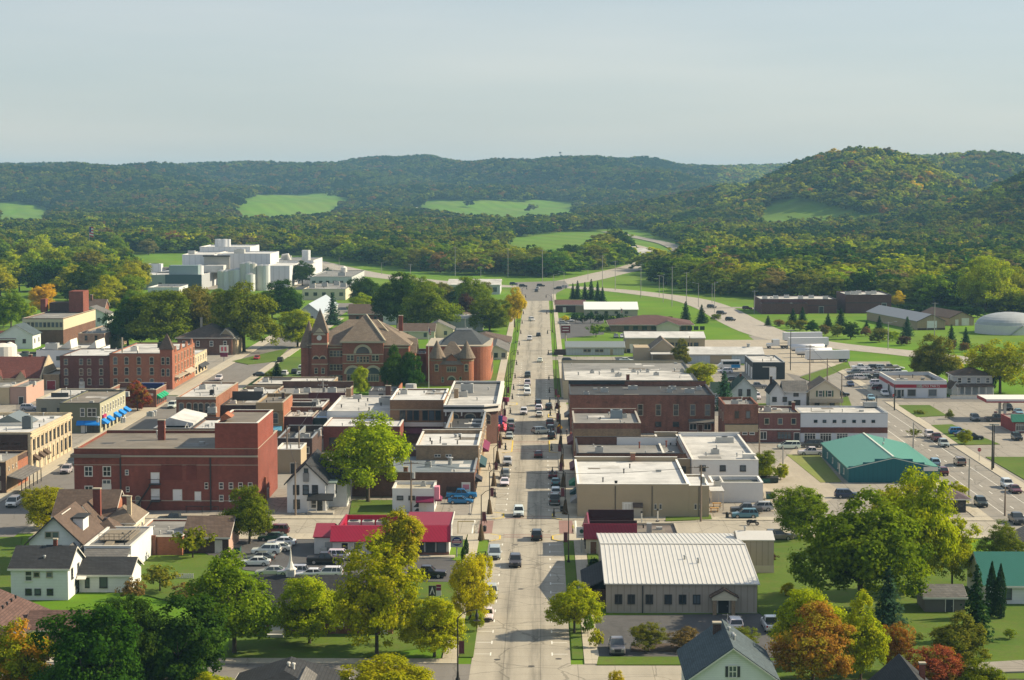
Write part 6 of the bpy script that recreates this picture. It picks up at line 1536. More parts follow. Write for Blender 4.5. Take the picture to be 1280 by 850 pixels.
B.win('S', [(gx1 - gx0) * q for q in (.15,.24,.76,.85)], 8.3,.8,1.5, 'double', STONE, a=(gx0, gx1,-1.8,0)); B.win('S', (4,(gx1 - gx0) * .38,(gx1 - gx0) * .62),7.9,.6,1.6, 'double', STONE, a=(gx0, gx1,-1.8,0))
for q in (.25,.75): arch_window(gx0 + (gx1 - gx0) * q, 3.6,1.9,-1.8); B.win('S', [(gx1 - gx0) * q], 2.5,3.2,1.9, 'shop', STONE, a=(gx0, gx1,-1.8,0))
tx0, tx1 = CX(391), CX(410.5)
B.part('tower', MB().box(tx0, tx1,-2.6,2.4,0, he + 3.6), HB)
tm = (tx0 + tx1) / 2; ty = -.1; r_ = (tx1 - tx0) / 2 + .25; b = MB(); zt = he + 3.62
cs = [(tm - r_, ty - r_ - .2),(tm + r_, ty - r_ - .2),(tm + r_, ty + r_ + .2),(tm - r_, ty + r_ + .2)]
for i in range(4): b.face([(*cs[i], zt),(*cs[(i + 1) % 4], zt),(tm, ty, zt + 7.2)])
b.face([(*q, zt) for q in cs[::-1]]); B.part('spire', b, R_TAN)
B.part('clock_gable', MB().extr([(tm - 2.0, he + 3.0),(tm + 2.0, he + 3.0),(tm + 1.2, he + 3.9),(tm, he + 5.2),(tm - 1.2, he + 3.9)], -2.75,-2.61, 'y'), STONE); B.part('clock_face', MB().extr([(tm + .75 * math.cos(i * .5236), he + 2.2 + .75 * math.sin(i * .5236)) for i in range(12)], -2.76,-2.61, 'y'), plain('clock_white', (.6,.6,.58)))
B.band('SE', he + .2, he + .7,.15, STONE, 'belt_course', a=(tx0, tx1,-2.6,2.4)); B.band('SE', 6.4,6.65,.12, STONE, 'belt_course', a=(tx0, tx1,-2.6,2.4))
for q in (.28,.72): arch_window(tx0 + (tx1 - tx0) * q, 8.0,.8,-2.6); B.win('S', [(tx1 - tx0) * q], 4.6,.8,1.5, 'double', STONE, a=(tx0, tx1,-2.6,2.4))
B.win('S', [(tx1 - tx0) * q for q in (.28,.72)], 2.0,.8,1.7, 'double', STONE, a=(tx0, tx1,-2.6,2.4))
sx0 = CX(412); sw = gx0 - sx0
for z_ in (9.4,5.4,2.2): B.win('S', [sx0 + w2 + sw * q for q in (.15,.4,.65,.9)], z_, .8,1.6, 'double', STONE)
B.band('S', he - 1.0, he - .6,.2, STONE, 'cornice', a=(-w2 + 1.5, w2,0,26))
B.part('small_turret', MB().cyl(-w2 + 1.0,3,0, he - 1,2.4, n=12), HB); B.part('small_turret_roof', MB().cyl(-w2 + 1.0,3, he - .99, he + 7,2.9,.05,12), R_TAN)
B.gable(9.5,13, 'x', HB, R_TAN, a=(w2 - 6, w2 + 1.5,6,16), trim=STONE, over=.5); B.win('E', [8,11,14], 6.5,.9,1.8, 'double', STONE, a=(0, w2 + 1.5,0,26)); B.chimney(gx1 + 4,15,1.2,1.2, he + 3, he + 7.5, B_RED)
# old brick jail with conical turrets
x0, x1, y0, h = fb(537,592,482,455)
B = Bldg('turret_lodge', 'orange brick lodge with conical roofed turrets before a rounded brick block', 'civic building', x0, x1, y0, y0 + 12)
w2 = B.w / 2; LB = brick('lodge_brick', (.33,.115,.06), dirt=.25)
b = MB().box(-w2 + 1.5, w2 - 1.5,0,12,0,6.2); B.part('wall', b, LB)
r = MB(); a_ = [(-w2 + 1,-.5,6.21),(w2 - 1,-.5,6.21),(w2 - 1,12,6.21),(-w2 + 1,12,6.21)]; ap = [(-.6,5,12.6),(.6,5,12.6)]
r.face([a_[0], a_[1], ap[1], ap[0]]); r.face([a_[1], a_[2], ap[1]]); r.face([a_[2], a_[3], ap[0], ap[1]]); r.face([a_[3], a_[0], ap[0]]); r.face(a_[::-1]); B.part('roof', r, R_TAN)
for s_ in (-1,1):
	cx = s_ * (w2 - 2.1); B.part('turret', MB().cyl(cx, 1.5,0,8.0,2.1, n=16), LB); B.part('turret_roof', MB().cyl(cx, 1.5,8.01,13.2,2.7,.06,16), R_TAN); B.part('turret_band', MB().cyl(cx, 1.5,7.2,7.6,2.2, n=16), B_TAN); B.win('S', [w2 + cx], 5.2,.9,1.6, 'arch', STONE, a=(-w2, w2,-.62,3))
B.win('S', [w2], 4.8,2.6,1.3, 'shop', STONE); arch_window(0,1.6,1.0,0); B.win('S', [w2 - 2.6, w2 + 2.6], 1.8,.6,1.4, 'double', STONE); B.gable(7.6,9.2, 'y', LB, R_TAN, a=(-1.6,1.6,.4,4), z0=6.3, over=.3, trim=None)
x0b, x1b = P(532,478)[0], P(613,478)[0]
C = Bldg('rounded_brick_block', 'tall brick block with rounded corner and a dark slate hip roof behind the turret lodge', 'civic building', x0b, x1b, y0 + 12.4, y0 + 44)
w2 = C.w / 2; rr = 5.0
poly = [(-w2,0)] + [(w2 - rr + rr * math.sin(i * math.pi / 16), rr - rr * math.cos(i * math.pi / 16)) for i in range(9)] + [(w2,31),(-w2,31)]
C.part('wall', MB().prism(poly, 0,10.4), LB); C.part('coping', MB().prism([(x * 1.01, y) for x, y in poly], 10.41,10.7), TRIMS)
r = MB(); a_ = [(-w2 + 4,2.0,10.72),(w2 - 2.5,4.0,10.72),(w2 - .5,27,10.72),(-w2 + 4,29,10.72)]; ap = [(-1,14,14.4),(3.5,14,14.4),(3.5,18,14.4),(-1,18,14.4)]
for i in range(4): r.face([a_[i], a_[(i + 1) % 4], ap[(i + 1) % 4], ap[i]])
r.face(ap); C.part('roof', r, shingle('dark_slate', (.055,.062,.07))); C.part('roof_platform', MB().box(-1.2,3.7,13.8,14.0,14.4,15.0), TRIMW); C.win('E', (5,10,28),7,1.1,1.8, 'arch', STONE); C.win('E', (5,10,28),3,1.1,1.8, 'double', STONE); C.part('aerial', MB().cyl(1.5,15,14.4,18,.06, n=5), METALG)
C.vents([(2,16)], z=14.4)
D_ = Bldg('flat_link_wing', 'low brick wing with a dark flat roof between courthouse and turret lodge', 'annex', P(500,480)[0], x0b - .2, y0 + 16, y0 + 34); D_.flat(8.0, HB, M_ROOFD, par=.5, coping=TRIMW); D_.unit(0,8); D_.vents([(2,5)])
# brown roofed offices by the kerb
x0, x1, y0, h = fb(575,636,440,424)
B = Bldg('brown_roofed_office', 'low buff office with a broad brown hip roof by the west walk', 'office', x0, x1, y0, y0 + 26)
B.hip(3.4,6.0, plain('buff_paint', (0,0,0)), R_BROWN, over=.9); B.win('S', 4,1.7,1.2,1.3, 'plain', TRIMD); B.win('E', 6,1.7,1.2,1.3, 'plain', TRIMD)
C = Bldg('tan_porch_house', 'tan low house with a grey brown gable roof before the brown roofed office', 'house', P(606,449)[0], P(634,449)[0], P(620,449.5)[1], P(620,441)[1]); C.gable(3.0,4.8, 'y', S_CREAM, R_GREY, over=.7); C.win('S', 3,1.5,1,1.2, 'plain', TRIMD); C.win('E', 2,1.5,1,1.2, 'plain', TRIMD)
C = Bldg('grey_roofed_annex', 'low annex with a faded grey roof behind the rounded brick block', 'annex', P(535,452)[0], P(572,452)[0], P(560,447)[1], P(560,447)[1] + 18); C.gable(3.2,5.2, 'x', S_TAN, R_GREY, over=.5); C.win('S', 3,1.6,1,1.2, 'plain', TRIMD)
# lower left: white houses, annexes, brown roofs
x0, x1, y0, h = fb(14,85.6,750,711)
B = Bldg('white_clapboard_house', 'white clapboard house with a dark roof nearest the brown hip roofs', 'house', x0, x1, y0, y0 + 9.5)
B.gable(4.6,6.9, 'x', S_WHITE, R_DARK, over=.35); s_ = B.w / 71.6; B.win('S', [(36.4 - 14) * s_], 3.5,.85,1.3, 'double', TRIMW); B.win('S', [(46.5 - 14) * s_, (62.5 - 14) * s_], 3.7,.7,.6, 'plain', TRIMS); B.win('S', [(36 - 14) * s_, (47.5 - 14) * s_, (63 - 14) * s_], 1.2,.7,.7, 'plain', TRIMD); B.chimney(B.w * .15,4.9,.55,.55,6.4,7.9, B_RED); B.win('E', [2.5,6.5], 3.4,.8,1.3, 'double', TRIMD); B.win('E', [5], 1.4,.8,1.2, 'double', TRIMD); B.vents([(.3,2)], z=5.6, h=.4)
xb = x1
x0, x1, y0, h = fb(97,161,742,720.5)
B = Bldg('white_low_house', 'low white cottage wing with a dark roof and one tall window', 'house', max(x0, xb + .3), x1, y0 + 1, y0 + 9.5)
B.gable(2.6,4.3, 'x', S_WHITE, R_DARK, over=.35); B.win('S', [B.w * .48], 1.5,.9,1.4, 'plain', TRIMD); B.win('S', [B.w * .16], 1.4,.5,1.3, 'double', TRIMD); B.part('entry_hood', MB().extr([(-1.4,2.1),(0,2.5),(0,2.6),(-1.4,2.2)], -B.w / 2 - .1,-B.w / 2 + 1.2, 'x'), TRIMW)
x0, x1, y0, h = fb(37,101,716,677)
B = Bldg('tall_brown_gable_house', 'tall white house with a steep brown gable roof and dark bay front', 'house', x0, x1, y0, y0 + 14)
B.gable(4.9,8.6, 'y', S_WHITE, R_BROWN, over=.6, trim=TRIMD); B.win('S', [B.w * .38, B.w * .52], 5.9,.8,.75, 'plain', TRIMS); B.win('S', [B.w * .42, B.w * .56], 3.4,1.0,1.6, 'pair', TRIMD)
B.part('dormer', MB().box(B.w * .22, B.w * .42,5,9,5.6,7.6), S_WHITE); B.part('dormer_roof', MB().box(B.w * .2, B.w * .46,4.8,9.2,7.61,7.8), R_DARK); B.part('snow_guard', MB().box(.4,.5,3,9,8.5,8.62), TRIMW); B.win('W', 3,3.5,.9,1.4, 'double', TRIMD)
x0d = x0
B = Bldg('chimney_brick_house', 'large brown roofed brick house with a tall red chimney behind the steep gable', 'house', P(58,690)[0], P(133,690)[0], 336,347)
B.gable(5.0,8.4, 'x', B_ORANGE, R_BROWN, over=.4); B.chimney(B.w * .26,-1.0,1.2,1.0,3,9.6, B_RED); B.win('E', 2,4,.9,1.4, 'double'); B.gable(4.6,7.4, 'y', S_WHITE, R_BROWN, over=.3, a=(-1.5,3.5,-5,5)); B.win('S', 2,3,.9,1.3, 'double')
B = Bldg('deck_house', 'white flat topped extension carrying a timber roof deck', 'house', P(104,720)[0], P(163,720)[0], 311,329)
B.flat(4.4, S_WHITE, M_ROOFG, par=.15, coping=TRIMW); B.win('S', [2,5.5], 3.2,.9,1.1, 'double', TRIMD)
DECK = plain('weathered_deck', (.2,.17,.13),.9, var=.3, scale=3); B.part('deck', MB().box(-B.w * .3, B.w * .36,4,13,4.6,4.75), DECK)
rl = MB()
for z_ in (5.15,5.6): rl.box(-B.w * .3, B.w * .36,4.02,4.1, z_, z_ + .08); rl.box(B.w * .34, B.w * .35,4.12,13, z_, z_ + .08)
for i in range(7): rl.box(-B.w * .3 + i * B.w * .108,-B.w * .3 + i * B.w * .108 + .08,3.94,4.01,4.76,5.7)
B.part('deck_rail', rl, DECK); B.part('deck_stair', MB().extr([(.5,4.4),(4,4.6),(4,4.4),(.5,3.2)], -B.w * .12, B.w * .05, 'x'), DECK)
B.part('front_wing', MB().box(-B.w * .42, B.w / 2 - .1,-3.2,-.02,0,3.2), S_WHITE); B.part('front_wing_roof', MB().extr([(-3.5,3.21),(-.02,4.0),(-.02,4.15),(-3.5,3.35)], -B.w * .45, B.w / 2, 'x'), R_GREY)
B.part('gabled_dormer', MB().extr([(-B.w / 2 - 3.6,2.6),(-B.w / 2 - .3,2.6),(-B.w / 2 - 1.9,4.8)], -2,8, 'y'), R_GREY)
C = Bldg('tan_cupola_roofs', 'small brown hip roofs with a cream chimney against the theatre yard', 'annex', P(130,690)[0], P(163,690)[0], 333,343); C.hip(4.4,6.8, S_CREAM, R_TAN, over=.6); C.hip(3.9,5.6, S_CREAM, R_BROWN, over=.4, a=(-C.w / 2 - 1, C.w * .1,-5,-.02)); C.chimney(C.w * .3,1.5,.7,.7,5,8.4, B_CREAM); C.chimney(0,4.5,.8,.8,5,8, B_RED); C.win('E', 2,2.6,.9,1.3)
x0, x1, y0, h = fb(165,228,694,671)
B = Bldg('flat_brick_annex', 'low orange brick annex with a flat grey roof behind the bright lawn', 'annex', x0, x1, y0, y0 + 17)
B.flat(h, B_ORANGE, M_ROOFG, par=.25, coping=TRIMW); B.win('S', [B.w * .22], 1.9,.9,.9, 'plain', TRIMW); B.part('stepped_corner', MB().box(-B.w / 2,-B.w * .02,-.35,-.01,0, h + .3), B_OLD); B.vents([(-2,8),(3,11)]); B.unit(4,8,1,.8,.9, m=TRIMW)
x0, x1, y0, h = fb(228,285,692,672.5)
B = Bldg('brown_garage', 'brown roofed garage with a pinkish brick gable end beside the flat brick annex', 'garage', x0 + .2, x1, y0 + .5, y0 + 12)
B.gable(2.6,5.0, 'x', B_DARK, R_BROWN, over=.35); B.part('gable_end', MB().extr([(0.02,0),(11.48,0),(11.48,2.6),(5.75,4.9),(.02,2.6)], B.w / 2 + .003, B.w / 2 + .08, 'x'), plain('pink_stone', (.45,.3,.24))); B.door('S', B.w * .78,1,2, TRIMW)
# brown hip roofs bottom left
B = Bldg('brown_roofed_ranch', 'long tan brick ranch building with spreading brown hip roofs at the corner', 'house', -82, P(52,771,3)[0] - .5,257,271)
B.gable(3.0,5.6, 'y', B_TAN, shingle('russet_shingle', (.13,.078,.066),.2), over=.5, a=(-(-82 - (P(52,771,3)[0] - .5)) * -.5 + 3.5, B.w / 2,0,14)); B.gable(2.8,5.0, 'x', B_TAN, shingle('russet_shingle', (0,0,0)), over=.5, a=(-B.w / 2, B.w / 2 - 9,2.5,11.5)); B.gable(2.6,4.2, 'x', B_TAN, shingle('russet_shingle', (0,0,0)), over=.5, a=(B.w / 2 + .02, B.w / 2 + 10,4,11))
for i in range(5): B.vents([(B.w / 2 - 3.4,3 + i * 2.2)], z=5.0, h=.3, r=.12, m=BLACKM)
B.win('S', [B.w - 3], 1.6,1,1.2, 'plain', TRIMW)
# church behind the trees
x0, x1, y0, h = fb(300,490,795,765)
B = Bldg('brick_church', 'red brick church with white window frames and a slim white steeple among the trees', 'church', x0, x1, y0 + 1, y0 + 14)
B.gable(4.0,6.6, 'x', B_OLD, R_DARK, over=.5); s_ = B.w / 190; B.win('S', [(u - 300) * s_ for u in (318,326,400,424,445,465)], 2.2,.9,1.9, 'cross', TRIMW); B.door('S', (345 - 300) * s_, 1.6,2.4, TRIMW); B.part('front_steps', MB().box((335 - 395) * s_, (356 - 395) * s_, -2.4,-.02,0,.5).box((336 - 395) * s_, (355 - 395) * s_, -1.6,-.02,.5,.9), TRIMW); B.part('porch_wall', MB().box((475 - 395) * s_, (484 - 395) * s_, -.4,-.02,0,2.5), TRIMW)
sx = (355.5 - 395) * s_; sy = 6.5
B.part('steeple_base', MB().box(sx - .58, sx + .58, sy - .58, sy + .58,5.6,7.5), TRIMW); b = MB(); b.cyl(sx, sy, 7.51,7.7,.86,.74,8); b.cyl(sx, sy, 7.7,8.6,.56,.2,8); b.cyl(sx, sy, 8.6,10.5,.19,.04,8); B.part('steeple_spire', b, TRIMW); B.part('louver', MB().box(sx - .34, sx + .34, sy - .62, sy - .585,6.0,7.2), plain('louver_grey', (.4,.4,.4))); B.part('finial', MB().box(sx - .03, sx + .03, sy - .03, sy + .03,10.5,11.3).box(sx - .18, sx - .035, sy - .03, sy + .03,10.9,10.98).box(sx + .035, sx + .18, sy - .03, sy + .03,10.9,10.98), TRIMW)
x0, y0_ = P(306,812,4.4)
B = Bldg('dark_hip_house', 'dark hip roofed house with white trim at the bottom edge below the church lawn', 'house', P(308,840,2.6)[0], P(434,840,2.6)[0], 224,236)
B.hip(2.9,5.6, S_WHITE, R_DARK, over=.6, run=3.2); B.gable(2.8,5.0, 'y', S_WHITE, R_GREY, over=.4, a=(-1,5,-3,6)); B.vents([(.2,5.2),(.8,4.8)], z=5.2, h=.6, m=TRIMW); B.win('S', 4,1.5,.9,1.2)
# small houses far back between the trees
def cottage(u, v, w_, d_, he, hr, ax, wall, roof, label):
	x, y = P(u, v); B = Bldg('house', label, 'house', x - w_ / 2, x + w_ / 2, y, y + d_)
	B.gable(he, hr, ax, wall, roof, over=.4); B.win('S', 2, he * .55,.9,1.2, 'plain', TRIMD); B.win('E', 2, he * .55,.9,1.2, 'plain', TRIMD); return B
cottage(20,436,12,12,5,8.5, 'y', S_WHITE, R_BLUE, 'white house with a slate roof beside the cream topped brick hall')
cottage(3,436,9,10,3.5,6, 'x', B_RED, R_MAROON, 'small red brick house at the picture edge by the trees')
cottage(113,408,14,12,5,8, 'y', S_WHITE, R_GREY, 'white house with two gables behind the stair tower')
b_ = cottage(118,398,9,9,5,8, 'x', B_OLD, R_BROWN, 'brown brick house behind the white two gabled house')
b_.chimney(-2,4,1,1,7,10, B_OLD)
B = Bldg('stone_library', 'brown roofed stone house with a pale gable beside the corner lawn', 'house', P(222,444)[0], P(290,444)[0], P(250,444)[1], P(250,444)[1] + 26)
B.hip(6,10, B_BROWN, R_BROWN, over=.7); B.gable(5.5,9, 'y', S_TAN, R_GREY, over=.5, a=(B.w * .2, B.w / 2 + 1,2,20)); B.win('S', 4,4,1,1.6, 'double'); B.chimney(-3,12,.8,.8,8,12, TRIMS); B.win('E', 4,3,1,1.6, 'double')
cottage(458,404,15,12,4,7.5, 'x', B_OLD, R_BROWN, 'brick house with a brown roof behind the courthouse')
cottage(497,406,12,12,4,7, 'y', S_WHITE, R_DARK, 'white house with a dark roof behind the courthouse chimney')
cottage(520,424,14,12,3,5.5, 'x', S_CREAM, R_BROWN, 'cream bungalow under the big maple behind the brick wing')
cottage(547,422,12,13,3.2,6, 'y', S_CREAM, R_GREY, 'pale gabled bungalow by the little cone shaped cedar')
B = cottage(575,414,18,10,5,6.2, 'x', S_GREYR, M_ROOFWG, 'pale grey metal garage between the leafy trees')
cottage(480,398,12,10,4.5,7.5, 'y', S_WHITE, R_DARK, 'white gabled house half hidden by the dark maple')
cottage(600,407,14,10,3,5, 'x', S_TAN, R_TAN, 'tan cottage beside the golden tree on the west kerb')
cottage(68,334,26,16,5,9, 'x', B_TAN, R_BROWN, 'brown roofed hall standing clear of the western trees')
cottage(150,318,14,12,5,9, 'y', S_WHITE, R_GREY, 'white house among red trees on the far western street')
cottage(162,312,16,12,5,9, 'x', S_WHITE, R_BROWN, 'brown roofed house among red trees on the far western street')
cottage(118,316,18,12,4,7, 'x', S_CREAM, R_GREY, 'pale low house near the flagpole on the western street')
cottage(298,322,24,14,4,7, 'x', S_CREAM, R_TAN, 'tan roofed building beyond the dairy plant')
cottage(215,352,14,14,4,8, 'x', S_CREAM, R_GREY, 'low cream house before the dairy plant')
# metal sheds beside the plant
x0, x1, y0, h = fb(370,402,404,396)
B = Bldg('metal_shed', 'grey metal shed with a pale blue grey gable roof by the blue spruce', 'shed', x0, x1, y0, y0 + 70); B.gable(4,8, 'y', S_GREYR, plain('pale_blue_grey_metal', (.42,.47,.52),.4,.2), over=.4); B.door('S', B.w / 2,4,3, TRIMD)
x0, x1, y0, h = fb(378,432,375,360)
B = Bldg('flat_plant_office', 'long cream flat roofed building with rooftop units by the highway', 'commercial building', x0, x1, y0, y0 + 60); B.flat(5.5, S_CREAM, M_ROOFG, par=.4, coping=TRIMD)
for i in range(4): B.unit(-8 + i * 5,20 + (i * 13) % 30,3,2.5,2)
B.win('S', 5,3,1.6,1.4, 'plain', TRIMD)
B = Bldg('grey_flat_works', 'long grey flat roofed works building beside the white silo', 'factory', P(388,362)[0], P(440,362)[0], P(410,362)[1], P(410,362)[1] + 80); B.flat(7, S_GREYR, M_ROOFG, par=.3, coping=TRIMD); B.win('S', 6,4,1.6,1.4, 'plain', TRIMD); B.unit(4,20,4,3,2)
t = thing('storage_tank', 'lone tall white silo beside the grey flat roofed works', 'tank', (*P(430,354),0)); MB().cyl(0,0,0,9,1.9, n=16).build('tank_shell', TRIMW, t); MB().cyl(0,0,9.01,10,1.85,.5,16).build('tank_top', TRIMW, t)
x0, x1, y0, h = fb(560,625,368,355)
B = Bldg('grey_roadside_shop', 'long grey roadside shop with a pale roof by the highway junction', 'shop', x0, x1, y0, y0 + 40); B.gable(5,7, 'x', S_GREYR, M_ROOFWG, over=.5); B.win('S', 5,2.6,2,2, 'shop', TRIMD)
# dairy plant
x0, x1, y0, _ = fb(228,372,358,340)
PW = siding('plant_white', (.58,.59,.61),3.2,.86, vertical=True); PG = plain('plant_grey', (.34,.36,.38),.6, var=.08)
B = Bldg('dairy_plant', 'sprawling white dairy plant of stacked box halls behind the trees', 'factory', x0, x1, y0, y0 + 130)
PXl = lambda u, dy=0: PX(u, y0 + dy) - B.root.location.x
def hall(u0, u1, d0, d1, hh, ro=M_ROOFW, nm='hall'):
	B.flat(hh, PW, ro, par=.4, coping=TRIMW, a=(PXl(u0, d0), PXl(u1, d0), d0, d1), name=nm)
hall(228,268,8,60,17.6, nm='wall'); hall(250,313,60.1,100,20.4); hall(269,338,20,60,17.8); hall(331,362,-10,40,12); hall(340,392,60.2,110,12.3, M_ROOFG); hall(363,388,30,60,11, M_ROOFG)
B.part('grey_face', MB().box(PXl(253), PXl(285),6.8,7.9,4,17.2), plain('plant_warm_grey', (.4,.38,.34))); B.part('face_roof', MB().box(PXl(252), PXl(286),5,6.79,16.6,17.4), TRIMD)
B.part('process_gear', MB().box(PXl(256), PXl(262),3,6,3,8).box(PXl(270), PXl(281),3,6,5,10), plain('plant_steel', (.16,.18,.18),.4,.6))
for u in (274.5,281,286): B.part('roof_silo', MB().cyl(PXl(u, 75),75,20,24.6,2.6 if u < 285 else 1.4, n=14), PW)
B.part('roof_tank', MB().cyl(PXl(383,75),75,12,18,2.6, n=12), PW)
B.part('roof_pipe', MB().tube([(PXl(352,70),70,12.2),(PXl(354,70),70,15),(PXl(360,70),70,15.5),(PXl(362,70),70,12.2)], 1.0,8), TRIMW); B.unit(PXl(358,80),80,6,4,2.5,12); B.unit(PXl(300,35),35,6,5,2.5,17.4); B.unit(PXl(240,30),30,4,4,2,17.2)
B.win('S', [2,8,12], 3,1.6,1.4, 'plain', TRIMD, a=(PXl(331,-10), PXl(362,-10),-10,40))
for i, (u, h_, r_, m_) in enumerate([(249,12.5,2.6, 'white'),(277,10.5,2.2, 'grey'),(283.5,10.5,2.2, 'white'),(290,11,2.4, 'grey'),(297,11.5,2.4, 'white'),(305.5,14.5,2.5, 'grey'),(311,15,2.5, 'white'),(316,14.5,2.4, 'grey'),(315,9,2.6, 'white'),(327,13.5,2.6, 'grey'),(332,13.5,2.6, 'white')]):
	x, y = P(u, 363 if i else 360); t = thing('plant_silo', '%s %s silo of the row before the dairy plant, %s from the west' % ('tall' if h_ > 13 else 'short', m_, ('first', 'second', 'third', 'fourth', 'fifth', 'sixth', 'seventh', 'eighth', 'ninth', 'tenth', 'last')[i]), 'silo', (x, y - (6 if i == 8 else 0),0),0, 'silos before the dairy plant')
	MB().cyl(0,0,0, h_, r_, n=14).build('silo_shell', PW if m_ == 'white' else plain('silo_grey', (.5,.49,.46)), t); MB().cyl(0,0, h_ + .01, h_ + .8, r_ * .97, r_ * .3,14).build('silo_top', METALG, t)
x0, x1, y0, h = fb(169,207,362,344)
B = Bldg('plant_grey_hall', 'grey plant hall with a pale roof and slate blue end block', 'factory', x0, x1 + 20, y0, y0 + 60); B.flat(8, PG, M_ROOFW, par=.3, coping=TRIMW); B.part('slate_block', MB().box(B.w / 2 - 20, B.w / 2 - .1,-.6,-.02,0,8.3), plain('slate_blue', (.07,.1,.13))); B.part('cooling_towers', MB().box(B.w / 2 - 19, B.w / 2 - 3,6,14,8,13), plain('verdigris_steel', (.2,.27,.28),.5)); B.part('roof_slab', MB().extr([(-B.w / 2 + 6,8.1),(-B.w / 2 + 34,12),(-B.w / 2 + 44,12),(-B.w / 2 + 44,8.1)], 30,50, 'y'), M_ROOFW); B.unit(-B.w * .4,40,8,6,5,7.6, m=PW); B.win('S', 4,3,1.6,1.4, 'plain', TRIMD)
x0, x1, y0, h = fb(185,224,380,360)
B = Bldg('plant_office', 'white two storey plant office with dark windows behind the leafy trees', 'office', x0, x1, y0, y0 + 26); B.flat(8, PW, M_ROOFG, par=.5, coping=TRIMW, back=.3); B.win('S', (4,3, B.w - 3),5.6,1.3,1.6, 'plain', TRIMD); B.win('E', 3,5.6,1.3,1.6, 'plain', TRIMD)
# far farm sheds in the valley
for nm, lb, u0, u1, vb, vt, dd in (('farm_shed', 'long pale farm shed by the bright field up the valley', 498,528,268,263,30),('farm_shed', 'pale farmhouse roofs beside the valley road', 770,795,322,316,30),('farm_shed', 'grey workshop with a pale roof beside the valley road', 797,815,324,318,30),('farm_shed', 'small grey barn at the far top of the left hand field', 392,408,243,240,20)):
	x0, x1, y0, h = fb(u0, u1, vb, vt); zz = float(height((x0 + x1) / 2, y0))
	if zz > 2:
		for _ in range(20):
			x0, y0 = P(u0, vb, zz); x1, _q = P(u1, vb, zz); zz = float(height((x0 + x1) / 2, y0))
	B = Bldg(nm, lb, 'farm building', x0, x1, y0, y0 + dd); B.root.location.z = zz; B.gable(h * .8 + 1.5, h * .8 + 5, 'x', S_WHITE, M_ROOFWG if 'pale' in lb else R_GREY, over=.5, z0=-3); B.door('S', B.w / 2,4,4, TRIMD)
